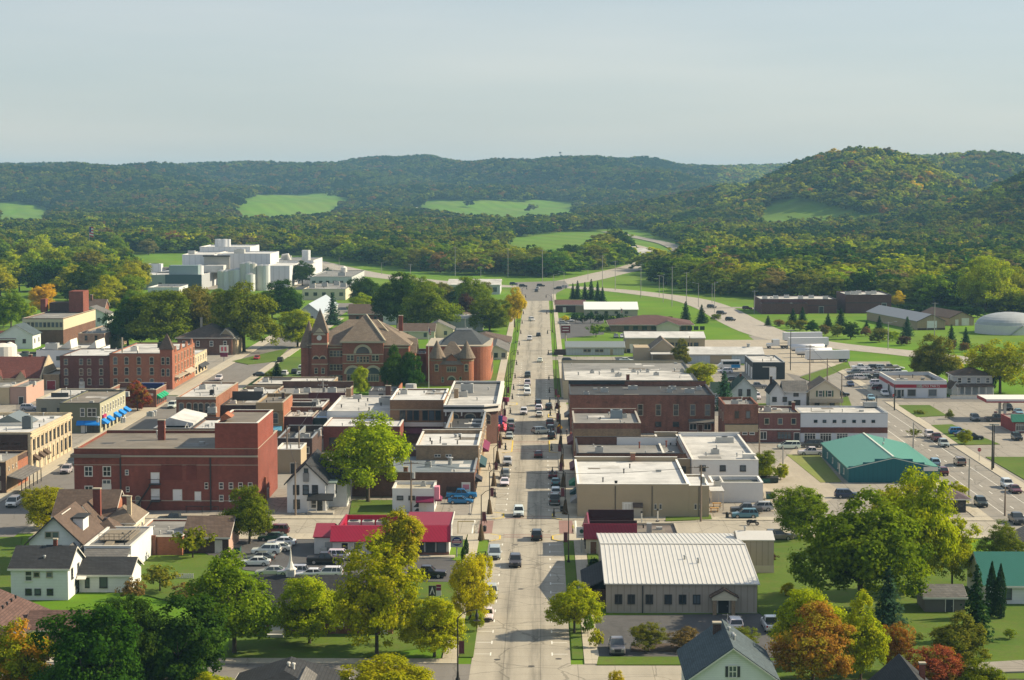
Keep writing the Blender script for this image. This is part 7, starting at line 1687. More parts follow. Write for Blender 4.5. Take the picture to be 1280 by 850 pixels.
# ------------------------------------------------------------------ town trees, each standing where its trunk meets the ground
def ptree(u, vb, vt, hw, kind, tone, label, var=None, group=None, name=None, uc=None):
	x, y = P(u, vb)
	if uc is not None: x = P(uc, vb)[0]
	z = 0.0
	for _ in range(20):
		z += (float(pix(np.float64(x), np.float64(y), np.float64(z))[1]) - vt) * y / F
	return tree(x, y, z, hw * y / F, kind, tone, label, name, group, var=var)
for a in [
 (460,628,516,52, 'fine', 'lime', 'big lime green tree beside the little white shop', 0),
 (312,680,607,31, 'fine', 'mid', 'deep green tree before the corner of the red brick theatre', 1),
 (471,818,668,56, 'open', 'lime', 'tall airy lime green tree on the church lawn', 0),
 (497,738,634,34, 'oval', 'yellowgreen', 'yellow green tree in front of the crimson roof', 0),
 (543,821,744,37, 'fine', 'lime', 'small round bright green tree at the lawn corner by the walk', 2),
 (588,775,689,27, 'fine', 'gold', 'golden yellow street tree on the west kerb', 3),
 (596,790,762,9, 'open', 'yellowgreen', 'thin young street tree beyond the nearest lamp', 1),
 (718,792,727,33, 'fine', 'yellowgreen', 'yellow green street tree on the east kerb', 0),
 (810,815,777,22, 'open', 'olive', 'small olive tree in the car park bed, nearest the street', 1),
 (857,813,783,21, 'open', 'brown', 'small brownish tree in the middle of the car park bed', 0),
 (922,814,783,24, 'open', 'olive', 'small bronze green tree beside the slate blue roof', 1),
 (225,880,740,58, 'fine', 'dark', 'large dark green tree at the bottom edge nearest the dark hip roof', 1),
 (112,905,753,66, 'fine', 'dark', 'large very dark tree at the bottom edge below the russet roof', 2),
 (166,885,742,44, 'fine', 'dark', 'dark tree with lit leaves between two larger dark trees', 3),
 (22,890,773,48, 'fine', 'maple', 'maple turning orange in the bottom corner', 0),
 (293,817,688,55, 'fine', 'mid', 'broad green tree in front of the brick church', 1),
 (387,805,718,41, 'fine', 'yellowgreen', 'mustard tinged tree by the church steps', 2),
 (487,895,820,58, 'fine', 'lime', 'bright lime crown at the bottom edge below the church lawn', 3),
 (265,900,842,38, 'fine', 'yellowgreen', 'yellow green crown tip at the bottom edge beside the hip roof', 0),
 (58,662,607,28, 'fine', 'lime', 'lime tree behind the steep brown gable house', 3),
 (172,514,475,17, 'oval', 'red', 'flaming red and orange tree by the green awnings', 0),
 (1075,770,612,76, 'fine', 'mid', 'largest spreading green tree in the park behind the hall', 0),
 (1142,742,583,46, 'fine', 'lime', 'tall lime green tree beside the largest green one', 1),
 (1125,690,600,40, 'fine', 'lime', 'lime green tree tucked behind the largest green one', 2),
 (1000,672,607,33, 'fine', 'mid', 'round dark green tree by the parked tan car', 3),
 (1190,735,632,30, 'open', 'yellowgreen', 'thin yellowing tree at the edge of the park', 0),
 (1110,782,704,24, 'spruce', 'blue', 'blue green spruce under the largest green tree', 0),
 (1016,862,752,50, 'fine', 'orange', 'orange maple nearest the car park', 1),
 (1012,830,733,42, 'fine', 'lime', 'lime green tree behind the orange maple', 2),
 (1076,850,738,30, 'oval', 'yellowgreen', 'tall yellow green tree beside the orange maple', 1),
 (1120,842,775,20, 'open', 'orange', 'sparse half bare orange tree next to the tall yellow green one', 1),
 (1220,802,703,24, 'spruce', 'pine', 'dark spruce before the teal roofed house', 1),
 (1239,772,702,7, 'column', 'pine', 'dark columnar cedar beside the teal roofed house, first of two', 0),
 (1250,774,705,7, 'column', 'pine', 'dark columnar cedar nearest the white wall of the teal roofed house', 0),
 (1196,850,764,34, 'oval', 'olive', 'olive green tree on the lawn before the dark spruce', 2),
 (1172,885,806,36, 'fine', 'red', 'red and green maple at the bottom edge', 3),
 (1222,890,825,34, 'fine', 'mid', 'green crown at the bottom edge beside the red maple', 0),
 (1252,706,650,27, 'open', 'olive', 'pale willow like tree by the white gabled garage', 0),
 (1194,632,601,15, 'fine', 'lime', 'small round lime tree beside the corner kiosk', 0),
 (772,880,838,14, 'fine', 'gold', 'small golden crown at the bottom edge by the cross street', 1),
 (953,602,563,17, 'fine', 'mid', 'green tree at the end of the grey white roofed block', 2),
 (976,600,579,9, 'fine', 'lime', 'small lime shrub like tree on the alley grass', 1),
 (905,513,462,16, 'spruce', 'blue', 'tall blue spruce beside the green roofed cottage', 1),
 (875,487,452,19, 'fine', 'yellowgreen', 'yellow green tree at the end of the tan warehouse', 3),
 (852,458,423,11, 'oval', 'olive', 'slim olive tree beside the gabled garage', 1),
 (1165,482,417,29, 'fine', 'olive', 'big olive tree behind the parts shop', 1),
 (1192,480,446,12, 'fine', 'gold', 'yellow tree between the parts shop and porch house', 2),
 (1250,492,421,40, 'open', 'yellowgreen', 'wide yellow green willow over the porch house', 1),
 (1214,487,455,5, 'column', 'pine', 'dark column of cedar before the porch house', 0),
 (1240,494,468,6, 'bush', 'pine', 'dark shrub by the porch columns', 0),
 (1232,390,320,33, 'fine', 'yellowgreen', 'tall bright yellow green tree before the dark woods', 2),
 (1272,388,333,20, 'fine', 'lime', 'tall lime tree at the picture edge before the dark woods', 0),
 (1122,384,363,9, 'fine', 'gold', 'small golden tree by the windowless brick hall', 1),
 (491,492,431,15, 'fine', 'dark', 'dark round tree before the courthouse corner', 1),
 (513,492,440,15, 'fine', 'dark', 'dark round tree beside the turret lodge', 2),
 (450,494,457,11, 'fine', 'lime', 'lime green tree before the courthouse arches', 3),
 (497,411,341,30, 'fine', 'dark', 'tall dark maple behind the courthouse', 0),
 (534,416,352,34, 'fine', 'mid', 'broad green tree over the cream bungalow', 1),
 (590,396,345,22, 'fine', 'mid', 'green tree before the grey roadside shop', 2),
 (582,404,366,13, 'oval', 'plum', 'dark plum coloured tree by the grey metal garage', 0),
 (612,414,371,24, 'fine', 'mid', 'round green tree behind the brown roofed office', 3),
 (643,409,359,15, 'fine', 'gold', 'golden orange tree on the far west kerb', 0),
 (455,386,345,18, 'fine', 'dark', 'dark tree behind the courthouse tower', 3),
 (452,394,366,15, 'fine', 'lime', 'lime tinted tree behind the courthouse roof', 0),
 (305,440,352,41, 'fine', 'mid', 'tallest tree of the grove beyond the hotel', 0),
 (200,436,362,40, 'fine', 'mid', 'broad tree of the grove behind the stair tower', 2),
 (250,432,355,36, 'fine', 'olive', 'olive tree in the middle of the grove beyond the hotel', 3),
 (160,436,372,30, 'fine', 'dark', 'dark tree at the near end of the grove by the hotel roof', 1),
 (355,399,349,25, 'fine', 'dark', 'dark green tree before the metal shed', 1),
 (372,434,386,27, 'fine', 'lime', 'lime green tree beside the courthouse tower', 2),
 (416,406,364,13, 'spruce', 'blue', 'blue spruce between metal shed and courthouse', 0),
 (270,440,417,13, 'fine', 'olive', 'small bronze tree before the brown roofed stone house', 2),
 (346,474,451,11, 'spruce', 'pine', 'small dark spruce at the courthouse car park', 1),
 (338,474,464,9, 'bush', 'lime', 'lime shrub beside the small dark spruce', 1),
 (381,473,460,7, 'bush', 'olive', 'olive shrub at the courthouse tower foot', 0),
 (576,411,401,4, 'column', 'pine', 'little cone shaped cedar by the pale bungalow', 0),
 (53,393,355,17, 'fine', 'gold', 'bright yellow tree behind the cream topped brick hall', 2),
 (14,412,362,21, 'fine', 'mid', 'green tree above the white house at the picture edge', 0),
 (4,410,387,9, 'fine', 'lime', 'small lime tree over the little red house', 1),
 (34,408,381,12, 'fine', 'yellowgreen', 'small yellow green tree beside the bright yellow one', 3),
 (378,357,326,16, 'fine', 'dark', 'dark tree before the eastern plant hall', 0),
 (409,346,334,7, 'bush', 'pine', 'dark round shrub on the highway verge', 1),
 (241,698,659,25, 'bush', 'mid', 'large round green shrub against the brown garage', 0),
 (165,750,722,18, 'bush', 'brown', 'brown leaved shrub beside the low white cottage wing', 1),
 (200,740,706,25, 'bush', 'olive', 'tangled bronze shrub at the lawn edge', 0),
 (232,752,728,20, 'bush', 'brown', 'low brown shrub in front of the bright lawn', 1),
 (735,797,768,8, 'bush', 'mid', 'green shrub by the gate of the hall car park', 0),
 (745,810,785,10, 'bush', 'yellowgreen', 'yellowing shrub at the corner of the hall car park', 1),
 (742,716,697,8, 'bush', 'pine', 'dark clipped shrub on the small hall lawn', 0),
 (560,792,776,6, 'bush', 'pine', 'dark shrub on the lawn beside the church sign', 0),
 (1143,546,536,9, 'bush', 'olive', 'bronze shrub on the planted lawn island', 0),
 (1205,556,536,9, 'fine', 'lime', 'small green tree on the planted lawn island', 1),
 (1187,524,511,5, 'open', 'olive', 'thin sapling on the trimmed lawn island', 0),
 (1150,518,512,8, 'bush', 'olive', 'olive shrub on the trimmed lawn island', 1),
 (745,421,405,11, 'bush', 'mid', 'green shrub on the planted island by the pylon sign', 0),
 (707,402,394,6, 'bush', 'gold', 'golden shrub near the pylon sign', 1),
 (1225,775,764,6, 'bush', 'mid', 'low green shrub against the teal roofed house', 0),
 (1150,800,790,7, 'bush', 'olive', 'low bronze shrub on the shaded lawn', 1),
 (1262,800,786,9, 'bush', 'mid', 'green shrub on the sunny lawn strip', 0),
 (965,700,690,8, 'bush', 'plum', 'dark plum shrub behind the taupe block', 1),
 (985,745,728,9, 'fine', 'lime', 'young lime tree beside the hall car park', 3),
 (583,693,672,3, 'column', 'pine', 'slim dark cypress beside the round pole sign', 0),
 (579,700,683,3, 'column', 'dark', 'shorter dark cypress beside the round pole sign', 0),
]:
	ptree(*a[:6], a[6], a[7])
for i, (u, vb, vt, hw) in enumerate([(716,374,353,5),(722,374,350,6),(731,375,352,6),(739,375,348,7),(747,376,351,6),(753,377,358,6)]):
	ptree(u, vb, vt, hw, 'spruce', 'pine', 'dark spruce in the clump by the highway junction', i, 'clump of spruces by the highway junction')
for i, (u, r_) in enumerate([(719,6),(728,6),(738,7),(748,6),(757,6),(766,5),(775,6),(783,5)]):
	ptree(u, 404,404 - 2.1 * r_, r_, 'bush', 'pine', 'round dark evergreen in the row before the white roofed barn', i, 'round evergreens before the barn')
for u, vb, vt, hw, lb in [(857,403,376,9, 'spruce on the highway verge behind the maroon hip roof, western of two'),(877,404,380,9, 'spruce on the highway verge behind the maroon hip roof, eastern of two'),(960,407,394,6, 'small spruce before the long brick plant'),(991,405,385,9, 'tall spruce before the long brick plant'),(1003,401,383,7, 'spruce close to the brick plant wall'),(1035,410,391,8, 'spruce below the gap between the brick buildings'),
  (1051,407,385,9, 'spruce before the windowless brick hall'),(1099,412,394,7, 'spruce at the back corner of the tan barn'),(1134,420,395,10, 'tall spruce before the tan barn'),(1083,416,401,8, 'squat spruce on the highway verge'),(1189,432,405,9, 'spruce before the smaller tan shed, western of two'),(1207,436,408,9, 'spruce before the smaller tan shed, eastern of two')]:
	ptree(u, vb, vt, hw, 'spruce', 'pine' if u % 2 else 'blue', lb)
for u, vb, vt, hw, to in [(974,408,399,7, 'brown'),(988,410,400,7, 'olive'),(1000,413,399,9, 'olive'),(1015,416,400,9, 'dark'),(1031,419,405,7, 'brown'),(1047,421,405,9, 'olive'),(1063,424,402,11, 'dark'),(1082,420,408,7, 'brown'),(1099,428,409,11, 'olive'),(1116,426,413,8, 'yellowgreen'),(1130,432,419,8, 'plum'),(1188,437,424,7, 'plum'),(1206,440,427,6, 'brown'),(1228,442,430,10, 'brown'),(895,400,392,6, 'mid'),(880,402,394,6, 'mid')]:
	ptree(u, vb, vt, hw, 'mid', to, 'small ornamental tree with %s crown in the row along the highway verge' % {'brown': 'brownish', 'olive': 'olive', 'dark': 'dark green', 'plum': 'plum', 'yellowgreen': 'yellow green', 'mid': 'green'}[to], group='%s ornamental trees along the highway' % to)
for i in range(7):
	ptree(1132 + i * 15,393 + i * .6,379 + i * .8,10, 'mid', 'pine', 'dark evergreen in the tall hedge row behind the tan barns', i, 'evergreens of the hedge behind the tan barns')
# streets of trees west of downtown and before the dairy plant
g = random.Random(23)
def scatter(poly, n, hw0, hw1, tones, label, group, dmin):
	us = [p[0] for p in poly]; vs = [p[1] for p in poly]; done = []; t = 0
	while len(done) < n and t < 4000:
		t += 1
		u, v = g.uniform(min(us), max(us)), g.uniform(min(vs), max(vs))
		if not poly_in(np.array([u]), np.array([v]), poly)[0]: continue
		if any(abs(u - a) < dmin and abs(v - b) < dmin * .45 for a, b in done): continue
		done.append((u, v))
	for u, v in sorted(done, key=lambda q: q[1]):
		to = g.choice(tones); hw = g.uniform(hw0, hw1) * (v - 225) / 130
		c = {'dark': 'dark green', 'mid': 'green', 'olive': 'olive', 'lime': 'lime', 'yellowgreen': 'yellow green', 'red': 'red', 'plum': 'plum coloured', 'gold': 'golden', 'brown': 'brownish'}[to]
		ptree(u, v, v - hw * g.uniform(1.7,2.2), hw, 'fine' if v > 375 else 'mid', to, '%s %s' % (c, label), group='%s %s' % (c, group))
TN = ['dark', 'mid', 'mid', 'mid', 'dark', 'lime', 'olive', 'yellowgreen', 'mid', 'lime']
scatter([(-20,322),(60,322),(60,338),(80,338),(100,322),(165,326),(168,372),(160,392),(115,398),(90,376),(70,372),(30,368),(-20,372)], 52,16,22, TN, 'tree among the houses of the western streets', 'trees among the western houses', 15)
scatter([(165,388),(225,392),(300,392),(345,388),(345,398),(165,402)], 15,11,14, ['mid', 'mid', 'lime', 'dark', 'mid'], 'leafy tree in the row before the dairy plant', 'row before the dairy plant', 17)
scatter([(140,304),(200,304),(230,312),(225,322),(140,322)], 7,14,18, ['red', 'plum', 'olive', 'mid', 'brown'], 'tree on the far western street', 'trees on the far western street', 10)
scatter([(440,372),(640,380),(640,392),(560,388),(450,396)], 7,12,17, ['mid', 'dark', 'olive'], 'tree among the houses behind the courthouse', 'trees behind the courthouse', 18)
# ------------------------------------------------------------------ vehicles
def paint_mat():
	m, n, b = new_mat('vehicle_paint')
	oi = nd(n, 'ShaderNodeObjectInfo')
	n.links.new(oi.outputs['Color'], b.inputs['Base Color'])
	b.inputs['Roughness'].default_value = 0.32; b.inputs['Metallic'].default_value = 0.15
	b.inputs['Coat Weight'].default_value = 0.5; b.inputs['Coat Roughness'].default_value = 0.1
	return m
PAINT = paint_mat()
CGLASS = glass_mat('vehicle_glass', (0.012,0.015,0.018),0.06)
RUBBER = plain('rubber', (0.014,0.014,0.014),0.85)
RIM = plain('wheel_rim', (0.4,0.4,0.41),0.35,0.7)
LAMPW = plain('headlight_lens', (0.65,0.65,0.62),0.15,0.2)
LAMPR = plain('taillight_lens', (0.3,0.008,0.008),0.3)
TRIMB = plain('bumper_plastic', (0.025,0.025,0.027),0.6)
def loft(secs):
	"""sections (y, points) joined and capped"""
	b = MB(); n_ = len(secs[0][1])
	vs = [(x, y, z) for y, pts in secs for x, z in pts]
	fs = []
	for i in range(len(secs) - 1):
		for k in range(n_):
			fs.append((i * n_ + k, i * n_ + (k + 1) % n_, (i + 1) * n_ + (k + 1) % n_, (i + 1) * n_ + k))
	fs += [tuple(range(n_ - 1,-1,-1)), tuple(range((len(secs) - 1) * n_, len(secs) * n_))]
	return b.mesh(vs, fs)
def csec(w, zb, zt, r=0.1, tum=0.05):
	return [(-w + .06, zb),(-w, zb + .12),(-w, zt - r - .05),(-w + tum, zt - r * .4),(-w + tum + r, zt),(w - tum - r, zt),(w - tum, zt - r * .4),(w, zt - r - .05),(w, zb + .12),(w - .06, zb)]
SPEC = {
 'sedan': dict(L=4.8, w=.9, low=[(-2.4,.42,.66,.72),(-2.28,.28,.74,.86),(-1.2,.24,.90,.9),(-.8,.24,.95,.9),(1.6,.24,1.0,.9),(2.25,.3,.98,.86),(2.4,.45,.86,.76)], gl=(-1.0,1.95,-.25,1.15,.93,1.44,.82,.6), wb=1.42, wr=.33),
 'suv': dict(L=4.75, w=.94, low=[(-2.37,.45,.82,.78),(-2.25,.32,.95,.92),(-1.1,.28,1.06,.94),(-.7,.28,1.1,.94),(1.9,.28,1.12,.94),(2.3,.36,1.1,.9),(2.37,.5,1.0,.82)], gl=(-1.0,2.25,-.3,1.95,1.06,1.72,.86,.68), wb=1.4, wr=.37),
 'van': dict(L=5.1, w=.98, low=[(-2.55,.4,.75,.8),(-2.4,.3,.9,.94),(-1.6,.26,1.08,.98),(-1.2,.26,1.12,.98),(2.3,.26,1.14,.98),(2.5,.34,1.12,.95),(2.55,.5,1.0,.88)], gl=(-1.75,2.48,-.7,2.3,1.08,1.78,.92,.74), wb=1.52, wr=.34),
 'pickup': dict(L=5.8, w=.99, low=[(-2.9,.48,.9,.86),(-2.78,.36,1.08,.97),(-1.4,.32,1.16,.99),(-1.0,.32,1.18,.99),(1.1,.32,1.18,.99),(2.8,.36,1.18,.97),(2.9,.5,1.08,.9)], gl=(-1.25,1.05,-.55,.85,1.14,1.86,.9,.72), wb=1.75, wr=.41)}
_vm = {}
def vehicle_meshes(k):
	if k in _vm: return _vm[k]
	s = SPEC[k]; d = {}
	d['body'] = loft([(y, csec(w_, zb, zt)) for y, zb, zt, w_ in s['low']]).data('body', PAINT, False)
	f, r, f1, r1, z0, z1, w0, w1 = s['gl']
	zc = z1 - .05
	lf = lambda a, b_, t: a + (b_ - a) * t
	g = MB(); q0 = [(-w0, f, z0),(w0, f, z0),(w0, r, z0),(-w0, r, z0)]; t_ = (zc - z0) / (z1 - z0)
	q1 = [(-lf(w0, w1, t_), lf(f, f1, t_), zc),(lf(w0, w1, t_), lf(f, f1, t_), zc),(lf(w0, w1, t_), lf(r, r1, t_), zc),(-lf(w0, w1, t_), lf(r, r1, t_), zc)]
	g.mesh(q0 + q1, [(0,1,5,4),(1,2,6,5),(2,3,7,6),(3,0,4,7),(4,5,6,7)])
	d['window'] = g.data('window', CGLASS)
	rf = MB(); e = .03
	rf.mesh([(-w1 - e * 2, f1 - e, zc - .0),(w1 + e * 2, f1 - e, zc),(w1 + e * 2, r1 + e, zc),(-w1 - e * 2, r1 + e, zc),(-w1 + .06, f1 + .12, z1 + .03),(w1 - .06, f1 + .12, z1 + .03),(w1 - .06, r1 - .1, z1 + .03),(-w1 + .06, r1 - .1, z1 + .03)],
			[(0,3,2,1),(4,5,6,7),(0,1,5,4),(1,2,6,5),(2,3,7,6),(3,0,4,7)])
	for sx in (-1,1):
		for (ya, yb_) in ((f, f1),(r, r1),(lf(f, r, .52), lf(f1, r1,.52))) + (((lf(f, r, .78), lf(f1, r1,.8)),) if k in ('suv', 'van') else ()):
			rf.tube([(sx * (w0 + .01), ya, z0),(sx * (w1 + .03), yb_, zc + .01)], .05,4)
	d['roof'] = rf.data('roof', PAINT)
	wl = MB()
	def wheel():
		b = MB(); n_ = 14
		for (r_, x0, x1, m_) in ((s['wr'], -.11,.11,0),(s['wr'] * .62,-.125,.125,1)):
			vs = [(x0, r_ * math.cos(6.2832 * i / n_), r_ * math.sin(6.2832 * i / n_)) for i in range(n_)] + [(x1, r_ * math.cos(6.2832 * i / n_), r_ * math.sin(6.2832 * i / n_)) for i in range(n_)]
			b.mesh(vs, [tuple(range(n_ - 1,-1,-1)), tuple(range(n_, 2 * n_))] + [(i, (i + 1) % n_, n_ + (i + 1) % n_, n_ + i) for i in range(n_)], m_)
		return b
	d['wheel'] = wheel().data('wheel', [RUBBER, RIM])
	yF, yR = s['low'][0][0], s['low'][-1][0]; hz = s['low'][1][2] - .14
	d['headlight'] = MB().box(-.2,.2,-.06,.1,-.07,.07).data('headlight', LAMPW)
	d['taillight'] = MB().box(-.11,.11,-.1,.05,-.13,.13).data('taillight', LAMPR)
	b = MB(); b.box(-s['w'] * .85, s['w'] * .85, yF - .03, yF + .05,.32,.5); d['bumper'] = b.data('bumper', TRIMB)
	d['grille'] = MB().box(-s['w'] * .4, s['w'] * .4, yF - .02, yF + .06,.56, hz + .02).data('grille', TRIMB)
	d['rear_bumper'] = MB().box(-s['w'] * .85, s['w'] * .85, yR - .05, yR + .04,.38,.58).data('rear_bumper', TRIMB if k != 'pickup' else RIM)
	d['mirror'] = MB().box(-.1,.1,-.06,.06,-.06,.08).data('mirror', PAINT)
	if k == 'pickup': d['bed'] = MB().box(-.8,.8,1.15,2.72,1.17,1.2).data('bed_liner', TRIMB)
	d['pos'] = (yF, yR, hz, s)
	_vm[k] = d
	return d
PCOL = {'white': (.72,.72,.71), 'silver': (.42,.43,.44), 'grey': (.16,.165,.17), 'dark grey': (.06,.062,.066), 'black': (.012,.012,.014), 'maroon': (.11,.012,.02), 'red': (.32,.015,.02), 'blue': (.01,.16,.38), 'light blue': (.2,.36,.48), 'teal': (.07,.2,.24), 'navy': (.015,.03,.08), 'green': (.015,.07,.045), 'tan': (.26,.22,.16), 'dark green': (.035,.05,.045), 'gold': (.4,.34,.2)}
HEAD = {'S': 0.0, 'N': math.pi, 'E': math.pi / 2, 'W': -math.pi / 2}
VNAME = {'sedan': ('sedan_car', 'car'), 'suv': ('suv_car', 'car'), 'van': ('minivan', 'van'), 'pickup': ('pickup_truck', 'pickup truck')}
def vehicle(u, v, k, c, h, label, far=False, group=None, z=0.03):
	d = vehicle_meshes(k); yF, yR, hz, s = d['pos']
	x, y = P(u, v, .4)
	rz = HEAD[h] if isinstance(h, str) else R(h)
	t = thing(VNAME[k][0], label, VNAME[k][1], (x, y, z), rz + rnd.uniform(-.02,.02), group)
	cc = tuple(min(1, q * rnd.uniform(.92,1.08)) for q in PCOL[c]) + (1,)
	def p(nm, key, loc=(0,0,0), r_=0.0):
		o = put(nm, d[key], t, loc, r_); o.color = cc; return o
	p('body', 'body'); p('window', 'window'); p('roof', 'roof')
	for sx in (-1,1):
		for yy in (-s['wb'], s['wb']): p('wheel', 'wheel', (sx * (s['w'] - .1), yy, s['wr']))
	if far: return t
	for sx in (-1,1):
		p('headlight', 'headlight', (sx * (s['w'] - .3), yF + .1, hz), sx * .25)
		p('taillight', 'taillight', (sx * (s['w'] - .2), yR - .02, s['low'][-2][2] - .22))
		p('mirror', 'mirror', (sx * (s['w'] + .08), s['gl'][0] + .25, s['gl'][4] + .08))
	p('bumper', 'bumper'); p('grille', 'grille'); p('rear_bumper', 'rear_bumper')
	if 'bed' in d: p('bed_liner', 'bed')
	return t
LW, LE = -7.5,2.5          # parking lanes
